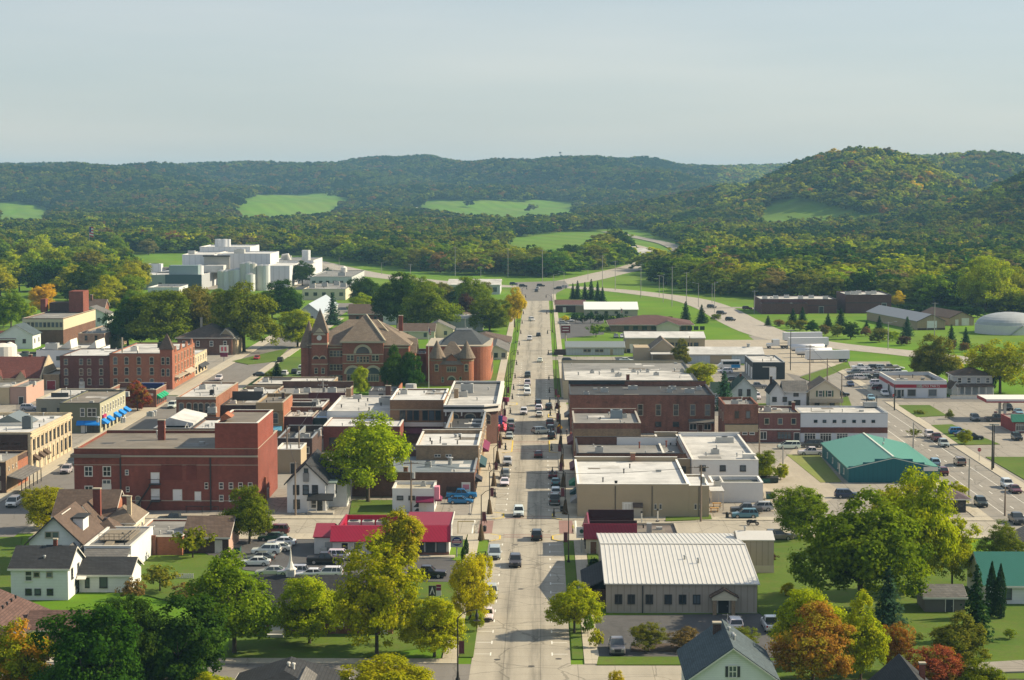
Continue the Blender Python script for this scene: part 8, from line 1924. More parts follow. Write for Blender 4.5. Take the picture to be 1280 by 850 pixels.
for a in [
 (648.3,642, 'suv', 'white', 'S', 'white car driving toward the viewer just beyond the brick red crossing'),(671,671, 'suv', 'black', 'N', 'black car driving away over the crossing with a red roofed eatery beside it'),
 (618,694, 'van', 'silver', 'S', 'silver van parked on the west kerb past the golden tree'),(644,704, 'suv', 'dark grey', 'S', 'dark grey car driving toward the viewer below the crossing'),(614,743, 'suv', 'silver', 'S', 'silver car parked beside the golden tree'),(608.7,770, 'sedan', 'white', 'S', 'pale sedan nearest the viewer on the west kerb'),
 (693,627, 'pickup', 'dark grey', 'N', 'dark pickup parked nearest the crossing on the east kerb'),(694.6,617, 'suv', 'white', 'N', 'white car parked in front of the dark pickup on the east kerb'),(694.6,604, 'sedan', 'teal', 'N', 'teal sedan parked on the east kerb'),(691,595, 'sedan', 'maroon', 'N', 'dark mauve sedan parked ahead of the teal one'),
 (630.7,604, 'sedan', 'white', 'S', 'white sedan parked on the west kerb by the brown brick store'),(631,595, 'suv', 'grey', 'S', 'blue grey car parked behind the white sedan'),(634,579, 'suv', 'silver', 'S', 'silver car parked on the west kerb by the tan brick store'),(673,569, 'sedan', 'maroon', 'N', 'dark red sedan driving away at the midblock crossing'),
 (636.4,546, 'sedan', 'silver', 'S', 'silver sedan parked beyond the midblock crossing'),(637.7,537, 'suv', 'maroon', 'S', 'dark maroon car parked beyond the silver sedan'),(638.4,531, 'suv', 'grey', 'S', 'grey car parked beyond the dark maroon one'),
 (689.5,546, 'suv', 'black', 'N', 'black car first in the parked row before the brick block'),(688.3,537.5, 'suv', 'dark grey', 'N', 'dark grey car second in the parked row before the brick block'),(687.4,530, 'suv', 'maroon', 'N', 'maroon car third in the parked row before the brick block'),(677,540, 'suv', 'silver', 120, 'silver car pulling out across the street'),
 (654.6,516, 'suv', 'white', 'S', 'white car driving toward the viewer between two queues'),(674,519, 'sedan', 'white', 'N', 'white sedan last in the queue driving away'),(673.5,511.5, 'suv', 'white', 'N', 'white car second last in the queue driving away'),(673,505, 'suv', 'black', 'N', 'black car leading the queue driving away'),(686,510, 'suv', 'black', 'N', 'black car with red lamps stopped near the east corner'),
 (659.4,492, 'suv', 'white', 'S', 'white car first of three in the oncoming queue'),(658.3,485.5, 'sedan', 'white', 'S', 'white car second of three in the oncoming queue'),(659.3,480, 'suv', 'silver', 'S', 'silver car last of three in the oncoming queue'),(659.4,470, 'suv', 'dark green', 'S', 'dark green car following the oncoming queue'),(675,451, 'sedan', 'white', 'N', 'white sedan driving away beside the tan lane'),(662,424, 'suv', 'white', 'S', 'white car far up the main street'),(673,419, 'sedan', 'black', 'N', 'small black car far up the main street'),(664.6,400, 'suv', 'white', 15, 'white car far up the street by the golden tree'),
 (340.7,673, 'sedan', 'green', 'W', 'dark green sedan at the back of the restaurant car park'),(344,665, 'suv', 'maroon', 'W', 'maroon car parked under the deep green tree'),(352,679, 'sedan', 'white', 'W', 'white sedan third in the slanted row of the restaurant car park'),(346,686, 'sedan', 'white', 'W', 'white sedan fourth in the slanted row of the restaurant car park'),(333,690, 'suv', 'white', 'W', 'white car in the middle of the slanted row'),(325,698, 'sedan', 'grey', 'W', 'grey sedan near the end of the slanted row'),(319,704, 'sedan', 'white', 'W', 'white sedan at the end of the slanted row, half under leaves'),
 (339,716, 'sedan', 'silver', 'W', 'silver sedan beside the white steeple, western of two'),(366,717, 'suv', 'silver', 'W', 'silver car just past the white steeple'),(388,719, 'sedan', 'white', 'W', 'white sedan on the near side of the restaurant car park'),(409,719, 'suv', 'white', 'W', 'white car at the near side of the restaurant car park beside the tall lime tree'),(407,702, 'pickup', 'black', 'E', 'black pickup before the restaurant lean-to'),(427,697, 'suv', 'white', 'E', 'white car against the restaurant wall'),(534,719, 'pickup', 'black', 'E', 'black pickup in the lot below the restaurant corner'),
 (575.6,627, 'sedan', 'blue', 'E', 'bright blue car beside the brown brick store'),(577,620.5, 'pickup', 'blue', 'E', 'deep blue pickup behind the bright blue car'),(218,651, 'pickup', 'dark green', 'W', 'dark green pickup under the theatre wall'),(263.5,652, 'sedan', 'black', 'W', 'black sedan under the theatre wall'),
 (83,589, 'suv', 'silver', 'S', 'silver car parked along the stone block'),(90.5,580, 'suv', 'dark grey', 'S', 'dark grey car parked past the silver one by the stone block'),(17,630, 'van', 'white', 'S', 'white van parked at the corner by the porch shop'),(215.5,508, 'van', 'white', 'S', 'white van parked by the green awnings'),(273.4,474, 'suv', 'white', 'S', 'white car parked past the hotel'),(321,448, 'sedan', 'red', 'S', 'red car at the corner lawn'),(350.5,451, 'suv', 'black', 'N', 'black car driving away on the side street'),
 (356,468, 'suv', 'white', 'N', 'white car in the courthouse car park beside the small spruce'),(368.5,466, 'suv', 'black', 'N', 'black car in the courthouse car park'),(377,461, 'suv', 'white', 'N', 'white car nearest the courthouse tower, far side'),(375.5,468, 'sedan', 'white', 'N', 'white sedan nearest the courthouse tower, near side'),(326,469, 'sedan', 'black', 'E', 'black car waiting on the cross street by the courthouse'),(37,511, 'suv', 'silver', 'E', 'silver car in the rear car park by the pink wall'),(38,492, 'suv', 'dark grey', 'E', 'dark car before the maroon roofed hall'),
 (931,645, 'suv', 'teal', 'W', 'teal car parked by the low white shed'),(933,639, 'pickup', 'dark grey', 'W', 'dark pickup parked behind the teal car'),(950,636, 'suv', 'silver', 'W', 'silver car at the back of the three by the low white shed'),(986,559, 'van', 'white', 'W', 'white minivan at the kerb of the brick shops'),(1015,557, 'van', 'dark grey', 'W', 'dark minivan in the shade of the white fronted hall'),(1014,567, 'pickup', 'white', 'W', 'white pickup beside the green roofed shop'),(1059,620, 'suv', 'navy', 'E', 'navy car behind the park trees'),(974,672, 'suv', 'tan', 'E', 'tan car parked at the edge of the park'),
 (771,811, 'pickup', 'grey', 'S', 'grey pickup facing the viewer in the hall car park'),(918.6,783, 'suv', 'white', 'N', 'white car with a black roof bay near the hall porch'),(963,783, 'pickup', 'white', 'N', 'white pickup at the end of the hall car park'),
 (1162,545, 'suv', 'white', 'S', 'white car first in the row of three on the side street'),(1170.7,549, 'pickup', 'maroon', 'S', 'maroon pickup in the middle of the row of three on the side street'),(1179.5,556, 'suv', 'silver', 'S', 'silver car last in the row of three on the side street'),(1199.7,579, 'van', 'tan', 'N', 'tan van driving past the green roofed shop'),(1177.5,591, 'suv', 'maroon', 'N', 'maroon car at the corner of the stepped front'),(1168,580, 'suv', 'light blue', 'N', 'pale blue car half behind the stepped front'),(1259,607, 'suv', 'white', 'S', 'white car parked on the east walk'),(1268.6,613, 'sedan', 'maroon', 'S', 'maroon sedan parked behind the white car on the east walk'),(1226,630, 'suv', 'dark green', 'S', 'dark green car driving toward the viewer on the side street'),(1271,651, 'pickup', 'dark grey', 'S', 'dark pickup driving toward the viewer at the picture edge'),
 (1218.8,524, 'suv', 'grey', 'S', 'grey car standing before the station canopy'),(1246,525, 'pickup', 'dark grey', 'E', 'dark pickup beside the fuel pump'),(1260,511, 'suv', 'black', 'S', 'black car under the station canopy'),(1273,516, 'sedan', 'light blue', 'S', 'pale blue car under the station canopy edge'),(1271,548, 'suv', 'black', 'S', 'black car before the red walled store'),(1198.6,541, 'suv', 'blue', 'E', 'blue car on the planted island side'),(1206,544.5, 'sedan', 'navy', 'E', 'navy car second in the row by the planted island'),(1216,548, 'suv', 'black', 'E', 'black car at the end of the row by the planted island'),
 (1088.5,498, 'sedan', 'light blue', 'S', 'pale blue sedan driving past the parts shop'),(1106,493, 'suv', 'white', 'S', 'white car parked at the parts shop wall'),(1099.5,486, 'suv', 'maroon', 'E', 'maroon car by the parts shop garage'),(1097,480, 'suv', 'white', 'E', 'white car behind the maroon one by the parts shop'),(1063,481, 'sedan', 'navy', 'S', 'navy car driving past the car lot'),(1051,494, 'suv', 'black', 'E', 'black car behind the shuttered house'),(1043,513, 'sedan', 'white', 'E', 'white car under the deck of the shuttered house'),(946.5,484, 'pickup', 'grey', 'E', 'grey pickup in the yard before the black workshop'),(916.5,475, 'sedan', 'black', 'E', 'black sedan in the yard before the black workshop'),(906.5,465, 'suv', 'white', 'W', 'white car by the pale blue shed'),(992,482, 'suv', 'silver', 'E', 'silver car behind the ell shaped white house'),(946,497, 'suv', 'white', 'S', 'white car half hidden by the green roofed cottage'),
 (711,452, 'suv', 'black', 'E', 'black car beside the grey workshop'),(783,451, 'sedan', 'white', 'E', 'white car by the gabled garage'),(770,421, 'sedan', 'grey', 'S', 'grey car by the maroon hip roof'),(778,421, 'sedan', 'white', 'S', 'white car by the maroon hip roof'),(715,401, 'suv', 'white', 'S', 'white car by the round evergreens'),(704,404, 'sedan', 'silver', 'E', 'silver car at the edge of the far car park')]:
	vehicle(*a[:5], a[5], far=a[1] < 500)
for u, v, c, h, lb in [(670.5,364, 'dark grey', 'N', 'dark car waiting in the turning lane of the junction'),(654,358, 'black', 'E', 'black car crossing the junction, western of three'),(676,357.5, 'black', 'E', 'black car in the middle of the junction'),(642,355.5, 'navy', 'E', 'navy car entering the junction from the west'),(697,361, 'black', 'W', 'black car turning at the east side of the junction'),(704,359.5, 'silver', 'W', 'silver car behind the turning black car'),(672,361, 'silver', 'N', 'silver car in the turning lane of the junction'),
   (889.7,384, 'dark grey', 50, 'dark car leading three down the highway'),(901.8,392, 'black', 50, 'black car second of three on the highway'),(913,400, 'black', 45, 'black car nearest of three on the highway'),(934,386, 'maroon', 'E', 'dark red car on the short access drive')]:
	vehicle(u, v, 'suv', c, h, lb, far=True)
k = 0
for row, (v, us) in enumerate([(460.5, range(1076,1130,9)),(466.5, range(1068,1124,9)),(473, range(1066,1098,10))]):
	for u in us:
		c = ['white', 'silver', 'white', 'grey', 'black', 'white', 'maroon', 'silver', 'tan', 'dark grey'][(k * 7 + row) % 10]; k += 1
		vehicle(u, v, ['suv', 'pickup', 'sedan', 'suv'][k % 4], c, ('E', 'W', 'E')[row], '%s vehicle in the crowded car lot behind the parts shop' % c, far=True, group='%s vehicles of the car lot' % c)
# lorries and trailers in the gravel yard
def trailer(u, v, L, label, rz, tank=False):
	x, y = P(u, v, .5); t = thing('lorry_trailer', label, 'trailer', (x, y, .04), rz)
	W_ = plain('trailer_white', (.62,.63,.66),.4,.1, var=.06)
	if tank:
		b = MB(); b.cyl(0,0,-L / 2, L / 2,1.05, n=14); o = b.build('tank', W_, t, True); o.rotation_euler = (math.pi / 2,0,0); o.location = (0,0,2.2)
	else: MB().box(-1.25,1.25,-L / 2, L / 2,1.15,3.95).build('box_body', W_, t)
	MB().box(-.5,.5,-L / 2 + .5, L / 2 - .2,.85,1.12).build('chassis', TRIMB, t)
	w_ = MB().mesh([(0,0,0)], []);
	d = vehicle_meshes('pickup')['wheel']
	for sx in (-1.05,1.05):
		for yy in (L / 2 - 1.2, L / 2 - 2.5): o = put('wheel', d, t, (sx, yy, .5)); o.scale = (1.6,1.25,1.25)
	for sx in (-.8,.8): MB().box(sx - .07, sx + .07,-L / 2 + 2.2,-L / 2 + 2.35,.05,.84).build('landing_leg', TRIMB, t)
	return t
trailer(1003,427,14.5, 'white box trailer at the back of the lorry row', R(-80)); trailer(1010,434,14.5, 'white box trailer second in the lorry row', R(-80)); trailer(1009,440,12, 'silver tanker trailer in the middle of the lorry row', R(-78), True); trailer(1017,445,12.5, 'second silver tanker trailer in the lorry row', R(-78), True); trailer(1034,451,14.5, 'long grey white box trailer nearest in the lorry row', R(-82))
x, y = P(966,434,.5); t = thing('lorry_tractor', 'white lorry tractor unit beside the trailer row', 'lorry', (x, y, .04), R(-82))
MB().box(-1.15,1.15,-.2,2.2,1.0,3.3).build('cab', PAINT, t).color = (.7,.7,.7,1); MB().extr([(-2.3,.9),(-.21,.9),(-.21,2.0),(-2.2,1.75)], -.95,.95, 'x').build('bonnet', PAINT, t).color = (.7,.7,.7,1); MB().box(-1.0,1.0,-.26,-.21,2.1,3.0).build('windscreen', CGLASS, t); MB().box(-.5,.5,2.21,5.5,.8,1.05).build('chassis', TRIMB, t)
for sx in (-1.05,1.05):
	for yy in (-1.4,3.6,4.9): o = put('wheel', vehicle_meshes('pickup')['wheel'], t, (sx, yy, .5)); o.scale = (1.5,1.2,1.2)
x, y = P(911,460,.5); t = thing('shuttle_bus', 'white and blue shuttle bus by the pale blue shed', 'bus', (x, y, .05), R(-88))
MB().box(-1.15,1.15,-2.4,3.6,.5,3.0).build('coach_body', PAINT, t).color = (.7,.7,.7,1); MB().extr([(-3.7,.5),(-2.41,.5),(-2.41,2.1),(-2.9,1.9),(-3.6,1.25)], -1.0,1.0, 'x').build('cab', PAINT, t).color = (.7,.7,.7,1); MB().box(1.151,1.17,-2.0,3.2,1.7,2.6).build('window_band', CGLASS, t); MB().box(-1.17,-1.151,0,3.4,.9,2.7).build('blue_panel', plain('bus_blue', (.02,.22,.5),.4), t); MB().box(1.152,1.165,.6,3.4,.6,1.65).build('blue_panel', plain('bus_blue', (0,0,0)), t)
for sx in (-1.0,1.0):
	for yy in (-2.3,2.3): put('wheel', vehicle_meshes('pickup')['wheel'], t, (sx, yy, .41))
# parked motorbike
x, y = P(941,657,0); t = thing('motorbike', 'black motorbike parked at the kerb below the teal car', 'motorbike', (x, y, .05), R(80))
for yy in (-.75,.75):
	o = put('wheel', vehicle_meshes('sedan')['wheel'], t, (0, yy, .33)); o.scale = (.5,1,1)
MB().extr([(-.5,.45),(.45,.4),(.6,.8),(.1,.85),(-.35,1.0),(-.6,.9)], -.17,.17, 'x').build('frame', BLACKM, t); MB().box(-.16,.16,.05,.85,.86,.98).build('saddle', TRIMB, t); MB().tube([(-.4,-.5,1.15),(0,-.6,1.1),(.4,-.5,1.15)], .03,5).build('handlebar', METALG, t); MB().tube([(0,-.75,.33),(0,-.55,1.1)], .05,5).build('fork', METALG, t); MB().box(-.3,.3,.6,1.1,.55,.85).build('pannier', BLACKM, t)
# ------------------------------------------------------------------ street furniture
BRONZE = plain('lamp_black', (0.022,0.02,0.018),0.5)
STALK = plain('dry_corn_stalks', (0.1,0.068,0.036),0.95, var=.4, scale=4)
BANNER = plain('banner_maroon', (0.11,0.03,0.04),0.8)
_lp = {}
def lamp(x, y, side, stalk, label, H=7.6, far=False):
	"""curved arm street lamp; side = +1 when the arm reaches to the east"""
	if 'pole' not in _lp:
		b = MB(); b.cyl(0,0,0,.25,.3,.24,10); b.cyl(0,0,.25,1.0,.17,.12,10); b.cyl(0,0,1.0,7.6,.1,.07,8); _lp['pole'] = b.data('pole', BRONZE)
		_lp['arm'] = MB().tube([(0,0,7.5),(.7,0,8.15),(1.5,0,8.45),(2.3,0,8.5)], [.06,.055,.05,.045], 6).data('arm', BRONZE)
		b = MB(); b.cyl(2.3,0,8.2,8.55,.09, n=8); b.cyl(2.3,0,7.75,8.2,.26,.09,10); b.cyl(2.3,0,7.35,7.75,.16,.16,8); b.cyl(2.3,0,7.2,7.36,.46,.14,12); _lp['lantern'] = b.data('lantern', BRONZE)
		_lp['ban'] = MB().box(.13,.78,-.02,.02,3.2,4.7).data('banner', BANNER); _lp['banrod'] = MB().tube([(0,0,4.75),(.85,0,4.75)], .025,5).tube([(0,0,3.15),(.85,0,3.15)], .025,5).data('banner_rod', BRONZE)
		b = MB(); g = random.Random(3)
		for i in range(26):
			a = g.uniform(0,6.28); b.tube([(.5 * math.cos(a),.5 * math.sin(a),0),(.16 * math.cos(a + .5),.16 * math.sin(a + .5), g.uniform(1.8,2.7))], [.09,.05], 4)
		_lp['stalk'] = b.data('corn_stalk_bundle', STALK)
	t = thing('street_lamp', label, 'street lamp', (x, y, .13),0 if side > 0 else math.pi, 'curved arm street lamps along main street')
	for k in ('pole', 'arm', 'lantern'): put(k, _lp[k], t)
	if not far:
		put('banner', _lp['ban'], t); put('banner_rod', _lp['banrod'], t)
	if stalk: put('corn_stalk_bundle', _lp['stalk'], t)
	return t
W_ = ['at the nearest bottom corner', 'beside the golden tree', 'before the brick red crossing', 'past the brick red crossing', 'by the little lot with the blue car', 'by the brown brick store', 'at the midblock crossing', 'by the sunken roof shop', 'by the cornice store', 'at the far end of the cornice store']
for i, y in enumerate((245,284,342,369,403,436,466,497,520,550)):
	lamp(-10.0 if y < 350 else -9.3, y, 1, y > 340 and y < 520, 'black arm lamp on the west kerb %s' % W_[i])
E_ = ['beside the hall lawn', 'at the corner by the tan building', 'along the tan building', 'before the parapet shop', 'at the midblock crossing', 'before the layered brick shop', 'before the old brick block', 'past the old brick block']
for i, y in enumerate((322,369,402,431,462,489,512,545)):
	lamp(4.3, y, -1,360 < y < 520, 'black arm lamp on the east kerb %s' % E_[i])
for i, y in enumerate((590,625,660,710,760,815,870,930,1000)):
	lamp(-9.4, y, 1, False, 'small black arm lamp in the far row on the west kerb', far=True)
	if i % 2: lamp(4.4, y, -1, False, 'small black arm lamp in the far row on the east kerb', far=True)
WOODP = plain('pole_wood', (0.2,0.155,0.12),0.9, var=.25, scale=3)
GREYP = plain('pole_grey', (0.3,0.29,0.27),0.8)
def pole(u, vb, vt, label, arms=1, m=None, gear=False):
	x, y = P(u, vb); z = 0.0
	for _ in range(20): z += (float(pix(np.float64(x), np.float64(y), np.float64(z))[1]) - vt) * y / F
	t = thing('utility_pole', label, 'utility pole', (x, y, 0))
	MB().cyl(0,0,-.2, z, .19,.12,8).build('pole', m or WOODP, t)
	for i in range(arms):
		a = MB().box(-1.3,1.3,-.24,-.13, z - .5 - i * 1.1, z - .36 - i * 1.1).build('crossarm', m or WOODP, t)
		for q in (-1.15,-.5,.5,1.15): MB().cyl(q, -.18, z - .355 - i * 1.1, z - .15 - i * 1.1,.06, n=6).build('insulator', METALG, a)
	if gear: MB().cyl(.45,0, z - 3.2, z - 2.1,.3, n=10).build('transformer', METALG, t)
	return t, x, y, z
PL = {}
for k_, a in {'a': (514,641,576, 'wooden pole before the little white shop', 1, None, True), 'b': (876,652,581, 'wooden pole with a crossarm at the tan building corner', 1, None, True), 'c': (369.5,645,577, 'bare wooden pole before the white gabled house', 0), 'd': (359,590,532, 'wooden pole behind the theatre, western of two', 0), 'e': (374,589,533, 'wooden pole behind the theatre, eastern of two', 0), 'f': (404,522,474, 'pale pole with a cluster of gear above the yard shops', 2, GREYP, True),
  'g': (1012,486,431, 'wooden pole with a crossarm between the two white houses', 2), 'h': (1034,479,448, 'wooden pole behind the shuttered house', 0), 'i': (1052,502,467, 'wooden pole beside the shuttered house', 0), 'j': (1141.5,562,528, 'bare pole on the west kerb of the side street', 0, GREYP), 'k': (1211,627,573, 'grey pole with a low crossarm on the side street kerb', 0, GREYP), 'l': (1256,645,609, 'dark pole by the dark pickup', 0), 'm': (978.5,596,557, 'thin pole on the alley grass', 0, GREYP), 'n': (862,452,420, 'thin pole by the slim olive tree', 0), 'o': (949,579,535, 'pole at the end of the narrow brick building', 0), 'p': (1118,513,481, 'dark slim pole at the parts shop corner', 0, BRONZE), 'q': (1240,588,530, 'dark lamp pole by the lawn of the side street', 0, BRONZE), 'r': (243,625,580, 'slim pole against the theatre wall', 0, BRONZE)}.items():
	PL[k_] = pole(*a)
for i, (u, vb, vt) in enumerate([(569,345,309),(513,346,330),(635,347,310),(678,352,312),(753,363,319),(769,363,326),(801,372,330),(840,383,333),(858,380,340),(1168,420,378),(943,392,363),(1110,430,402)]):
	pole(u, vb, vt, 'tall highway pole standing against the woods', 1, GREYP)[0]['group'] = 'tall poles along the highway'
def wire(a, b, sag, label, dz=-.3):
	pa, pb = Vector((a[1], a[2] - .2, a[3] + dz)), Vector((b[1], b[2] - .2, b[3] + dz)); pts = []
	for i in range(13):
		t = i / 12; q = pa.lerp(pb, t); q.z -= 4 * sag * t * (1 - t); pts.append(q)
	tag(MB().tube(pts, .035,4).build('overhead_wire', BLACKM), label, 'wire')
wire(PL['a'], PL['c'], 1.0, 'overhead wire from the white house pole to the little white shop'); wire(PL['b'], PL['a'], 1.6, 'overhead wire crossing main street above the crossing'); wire(PL['g'], PL['i'], .8, 'overhead wire between the two white houses'); wire(PL['j'], PL['k'], 1.0, 'overhead wire along the side street kerb')
wire(PL['d'], PL['c'], .9, 'overhead wire beside the theatre'); wire(PL['f'], PL['e'], 1.2, 'overhead wire above the yard shops')
def hwlamp(u, vb, vt, s_, label):
	x, y = P(u, vb); z = (vb - vt) * y / F
	t = thing('highway_lamp', label, 'street lamp', (x, y, 0),0, 'grey highway lamps'); MB().cyl(0,0,0, z, .14,.09,8).build('pole', GREYP, t); MB().tube([(0,0, z - .2),(s_ * 2.6,0, z + .3)], .06,5).build('arm', GREYP, t); MB().box(s_ * 2.6 - .4, s_ * 2.6 + .4,-.15,.15, z + .2, z + .4).build('lamp_head', METALG, t)
for u, vb, vt, s_ in [(692,378,343,1),(735,350,337,-1),(705,361,340,-1),(601,351,335,1),(824,371,344,1),(829,378,345,-1),(873,384,354,-1),(893,391,352,1),(890,379,354,1),(1110,437,403,1),(477,343,328,1),(424,336,322,1)]:
	hwlamp(u, vb, vt, s_, 'grey highway lamp on a tall slim pole')
for u, vb, vt, lb in ((988,463,413, 'dark lamp mast in the gravel lorry yard'),(1242,586,531, 'double armed dark lamp mast by the lawn')):
	x, y = P(u, vb); z = (vb - vt) * y / F; t = thing('lamp_mast', lb, 'street lamp', (x, y, 0)); MB().cyl(0,0,0, z, .15,.1,8).build('pole', BRONZE, t); MB().box(-1.0,1.0,-.12,.12, z, z + .25).build('lamp_head', METALG, t)
# signs
def post_sign(name, label, cat, x, y, h, board, m, rz=0.0, pm=None):
	t = thing(name, label, cat, (x, y, .05), rz); MB().cyl(0,0.06,0, h, .06, n=6).build('post', pm or METALG, t); return t
for x, y, lb in ((4.2,520, 'yellow crossing sign on the east kerb by the old brick block'),(4.2,476, 'yellow crossing sign at the midblock crossing, east kerb'),(-9.1,475, 'yellow crossing sign at the midblock crossing, west kerb')):
	t = post_sign('crossing_sign', lb, 'sign', x, y, 3.2, None, None)
	MB().extr([(0,2.2),(.75,2.95),(0,3.7),(-.75,2.95)], -.03,.01, 'y').build('sign_plate', plain('sign_yellow', (.75,.42,.01),.5), t); b = MB(); b.box(-.06,.06,-.045,-.032,2.75,3.15).cyl(0,-.04,3.2,3.34,.08, n=8); b.face([(-.25,-.04,2.5),(-.1,-.04,2.5),(.05,-.04,2.78),(-.05,-.04,2.82)]).face([(.25,-.04,2.5),(.1,-.04,2.5),(-.05,-.04,2.78),(.05,-.04,2.82)]); b.build('walker_mark', BLACKM, t)
def stop(x, y, lb, rz=0.0):
	t = post_sign('stop_sign', lb, 'sign', x, y, 2.4, None, None, rz); MB().extr([(.42 * math.cos(.3927 + i * .7854),2.5 + .42 * math.sin(.3927 + i * .7854)) for i in range(8)], -.03,.01, 'y').build('sign_plate', plain('stop_red', (.4,.012,.02),.5), t); lettering(None, 'STOP', .3, TRIMW, t, (0,-.035,2.5), depth=.005)
stop(*P(697.7,507), 'red stop sign at the cross street beyond the brick block'); stop(*P(1117,506), 'red stop sign at the parts shop corner'); stop(*P(1224,577), 'red stop sign by the lawn walk of the side street')
# round pole sign of the restaurant
x, y = P(571,697); t = thing('pole_sign', 'square pale pole sign with a blue disc crossed by a red band', 'sign', (x, y, .1))
MB().cyl(0,0,0,1.6,.1, n=8).build('post', METALG, t); zc = 2.5
b = MB(); b.box(-.98,-.92,-.08,.08, zc - .85, zc + .85).box(.92,.98,-.08,.08, zc - .85, zc + .85).box(-.98,.98,-.08,.08, zc - .91, zc - .855).box(-.98,.98,-.08,.08, zc + .855, zc + .91); b.build('frame', METALG, t)
MB().box(-.915,.915,-.03,.03, zc - .85, zc + .85).build('pale_panel', plain('sign_pale', (.42,.42,.38)), t)
MB().extr([(.76 * math.cos(i * .2618), zc + .72 * math.sin(i * .2618)) for i in range(24)], -.06,-.035, 'y').build('disc', plain('sign_navy', (.02,.03,.13),.5), t)
MB().box(-.76,.76,-.085,-.065, zc - .22, zc + .12).build('red_band', plain('sign_band_red', (.5,.1,.12),.5), t); MB().box(-.55,.55,-.08,-.065, zc - .4, zc - .24).build('pale_band', plain('sign_pale', (0,0,0)), t); MB().box(-.45,.45,-.08,-.065, zc + .2, zc + .34).build('letter_line', TRIMW, t); MB().box(-.62,.62,-.09,-.086, zc - .1, zc).build('letter_line', TRIMW, t)
x, y = P(725,682); t = thing('square_sign', 'white square sign with a dark green disc at the eatery corner', 'sign', (6.5,330.5,0)); MB().cyl(0,.1,0,2.4,.09, n=8).build('post', METALG, t); MB().box(-.85,.85,-.1,.1,2.5,4.3).build('sign_box', plain('sign_white', (.6,.6,.6),.5), t); MB().extr([(.34 * math.cos(i * .5236),3.6 + .34 * math.sin(i * .5236)) for i in range(12)], -.13,-.103, 'y').build('green_disc', plain('sign_green', (.02,.08,.06),.5), t); MB().box(-.5,.5,-.125,-.103,2.85,3.02).build('letter_line', METALG, t)
x, y = P(544,748); t = thing('church_sign', 'low church sign of a dark triangle marked board and a maroon panel', 'sign', (x, y, .1)); MB().box(-.95,.1,-.06,.06,.25,1.75).build('dark_board', TRIMD, t); b = MB(); b.face([(-.82,-.065,.5),(-.66,-.065,.5),(-.42,-.065,1.2),(-.42,-.065,1.65)]).face([(-.42,-.065,1.65),(-.42,-.065,1.2),(-.18,-.065,.5),(-.02,-.065,.5)]); b.build('white_mark', TRIMW, t); MB().box(.15,.85,-.1,.1,1.05,1.9).build('maroon_panel', plain('sign_maroon', (.17,.02,.06)), t); MB().box(.15,.85,-.1,.1,.3,1.04).build('white_panel', plain('sign_white', (0,0,0)), t); MB().box(.2,.8,-.12,-.102,1.5,1.56).build('letter_line', TRIMW, t)
for q in (-.9,.8): MB().box(q - .05, q + .05,-.05,.05,0,.24).build('leg', TRIMD, t)
x, y = P(707,438); t = thing('pylon_sign', 'tall burgundy pylon sign with two white letter lines by the far car park', 'sign', (x, y, 0)); MB().cyl(0,.3,0,6.2,.28, n=10).build('post', TRIMS, t); MB().box(-1.6,1.6,-.25,.55,6.2,8.8).build('sign_box', plain('pylon_burgundy', (.15,.025,.035),.5), t); MB().box(-1.7,1.7,-.3,.6,8.81,9.05).build('cap', TRIMW, t)
for z_ in (6.9,7.9): MB().box(-1.1,1.1,-.28,-.255, z_, z_ + .3).build('letter_line', TRIMW, t)
x, y = P(835,411); t = thing('brown_sign', 'small brown sign board on two posts at the highway verge', 'sign', (x, y, 0)); MB().box(-1.8,1.8,-.1,.1,2.2,5.0).build('board', B_BROWN, t);
for q in (-1.5,1.5): MB().box(q - .12, q + .12,-.09,.09,0,2.19).build('post', TRIMS, t)
x, y = P(280,452); t = thing('pole_sign', 'white pole sign with two red blocks and a maroon base by the corner lawn', 'sign', (x, y, 0)); MB().box(-1.4,1.4,-.2,.2,3.0,5.4).build('white_panel', TRIMW, t); MB().box(-1.2,1.2,-.2,.2,1.6,2.99).build('maroon_panel', plain('sign_maroon', (0,0,0)), t); MB().cyl(0,0,0,1.59,.15, n=8).build('post', METALG, t); [MB().box(q - .35, q + .35,-.23,-.205,3.5,4.9).build('red_figure', plain('sign_band_red', (0,0,0)), t) for q in (-.55,.55)]
# flags and masts
def flagpole(u, vb, vt, label, fs=1.0, z0=0):
	x, y = P(u, vb); z = (vb - vt) * y / F; t = thing('flagpole', label, 'flagpole', (x, y, z0)); MB().cyl(0,0,0, z, .09,.05,8).build('pole', TRIMW, t); MB().cyl(0,0, z, z + .2,.12, n=8).build('finial', METALG, t)
	f = MB()
	for i in range(7): f.extr([(0.06, z - .3 - fs * (i + 1) * .22),(.7 * fs, z - .36 - fs * (i + 1) * .25),(.7 * fs, z - .36 - fs * i * .25),(0.06, z - .3 - fs * i * .22)], -.02 + .0,.02, 'y', i % 2)
	o = f.build('flag', [plain('flag_red', (.4,.02,.03)), TRIMW], t); MB().box(.06,.34 * fs, -.035,.035, z - .3 - fs * .9, z - .28).build('canton', plain('flag_blue', (.02,.03,.15)), o)
flagpole(536,486,409, 'tall white flagpole with a hanging striped flag before the turret lodge'); flagpole(112,325,283, 'tall flagpole with a large striped flag above the western trees', 4.5)
flagpole(776,402,385, 'small flagpole by the white roofed barn'); flagpole(880,628,603, 'short flagpole on the tan building corner')
x, y = PX(700,5600),5600; zz = float(height(x, y)); t = thing('radio_mast', 'thin radio mast on the far ridge skyline', 'mast', (x, y, zz)); MB().cyl(0,0,0,48,1.2,.7,6).build('mast', plain('mast_grey', (.12,.13,.14)), t); MB().cyl(0,0,44,47,3.5, n=8).build('aerial_ring', plain('mast_grey', (0,0,0)), t)
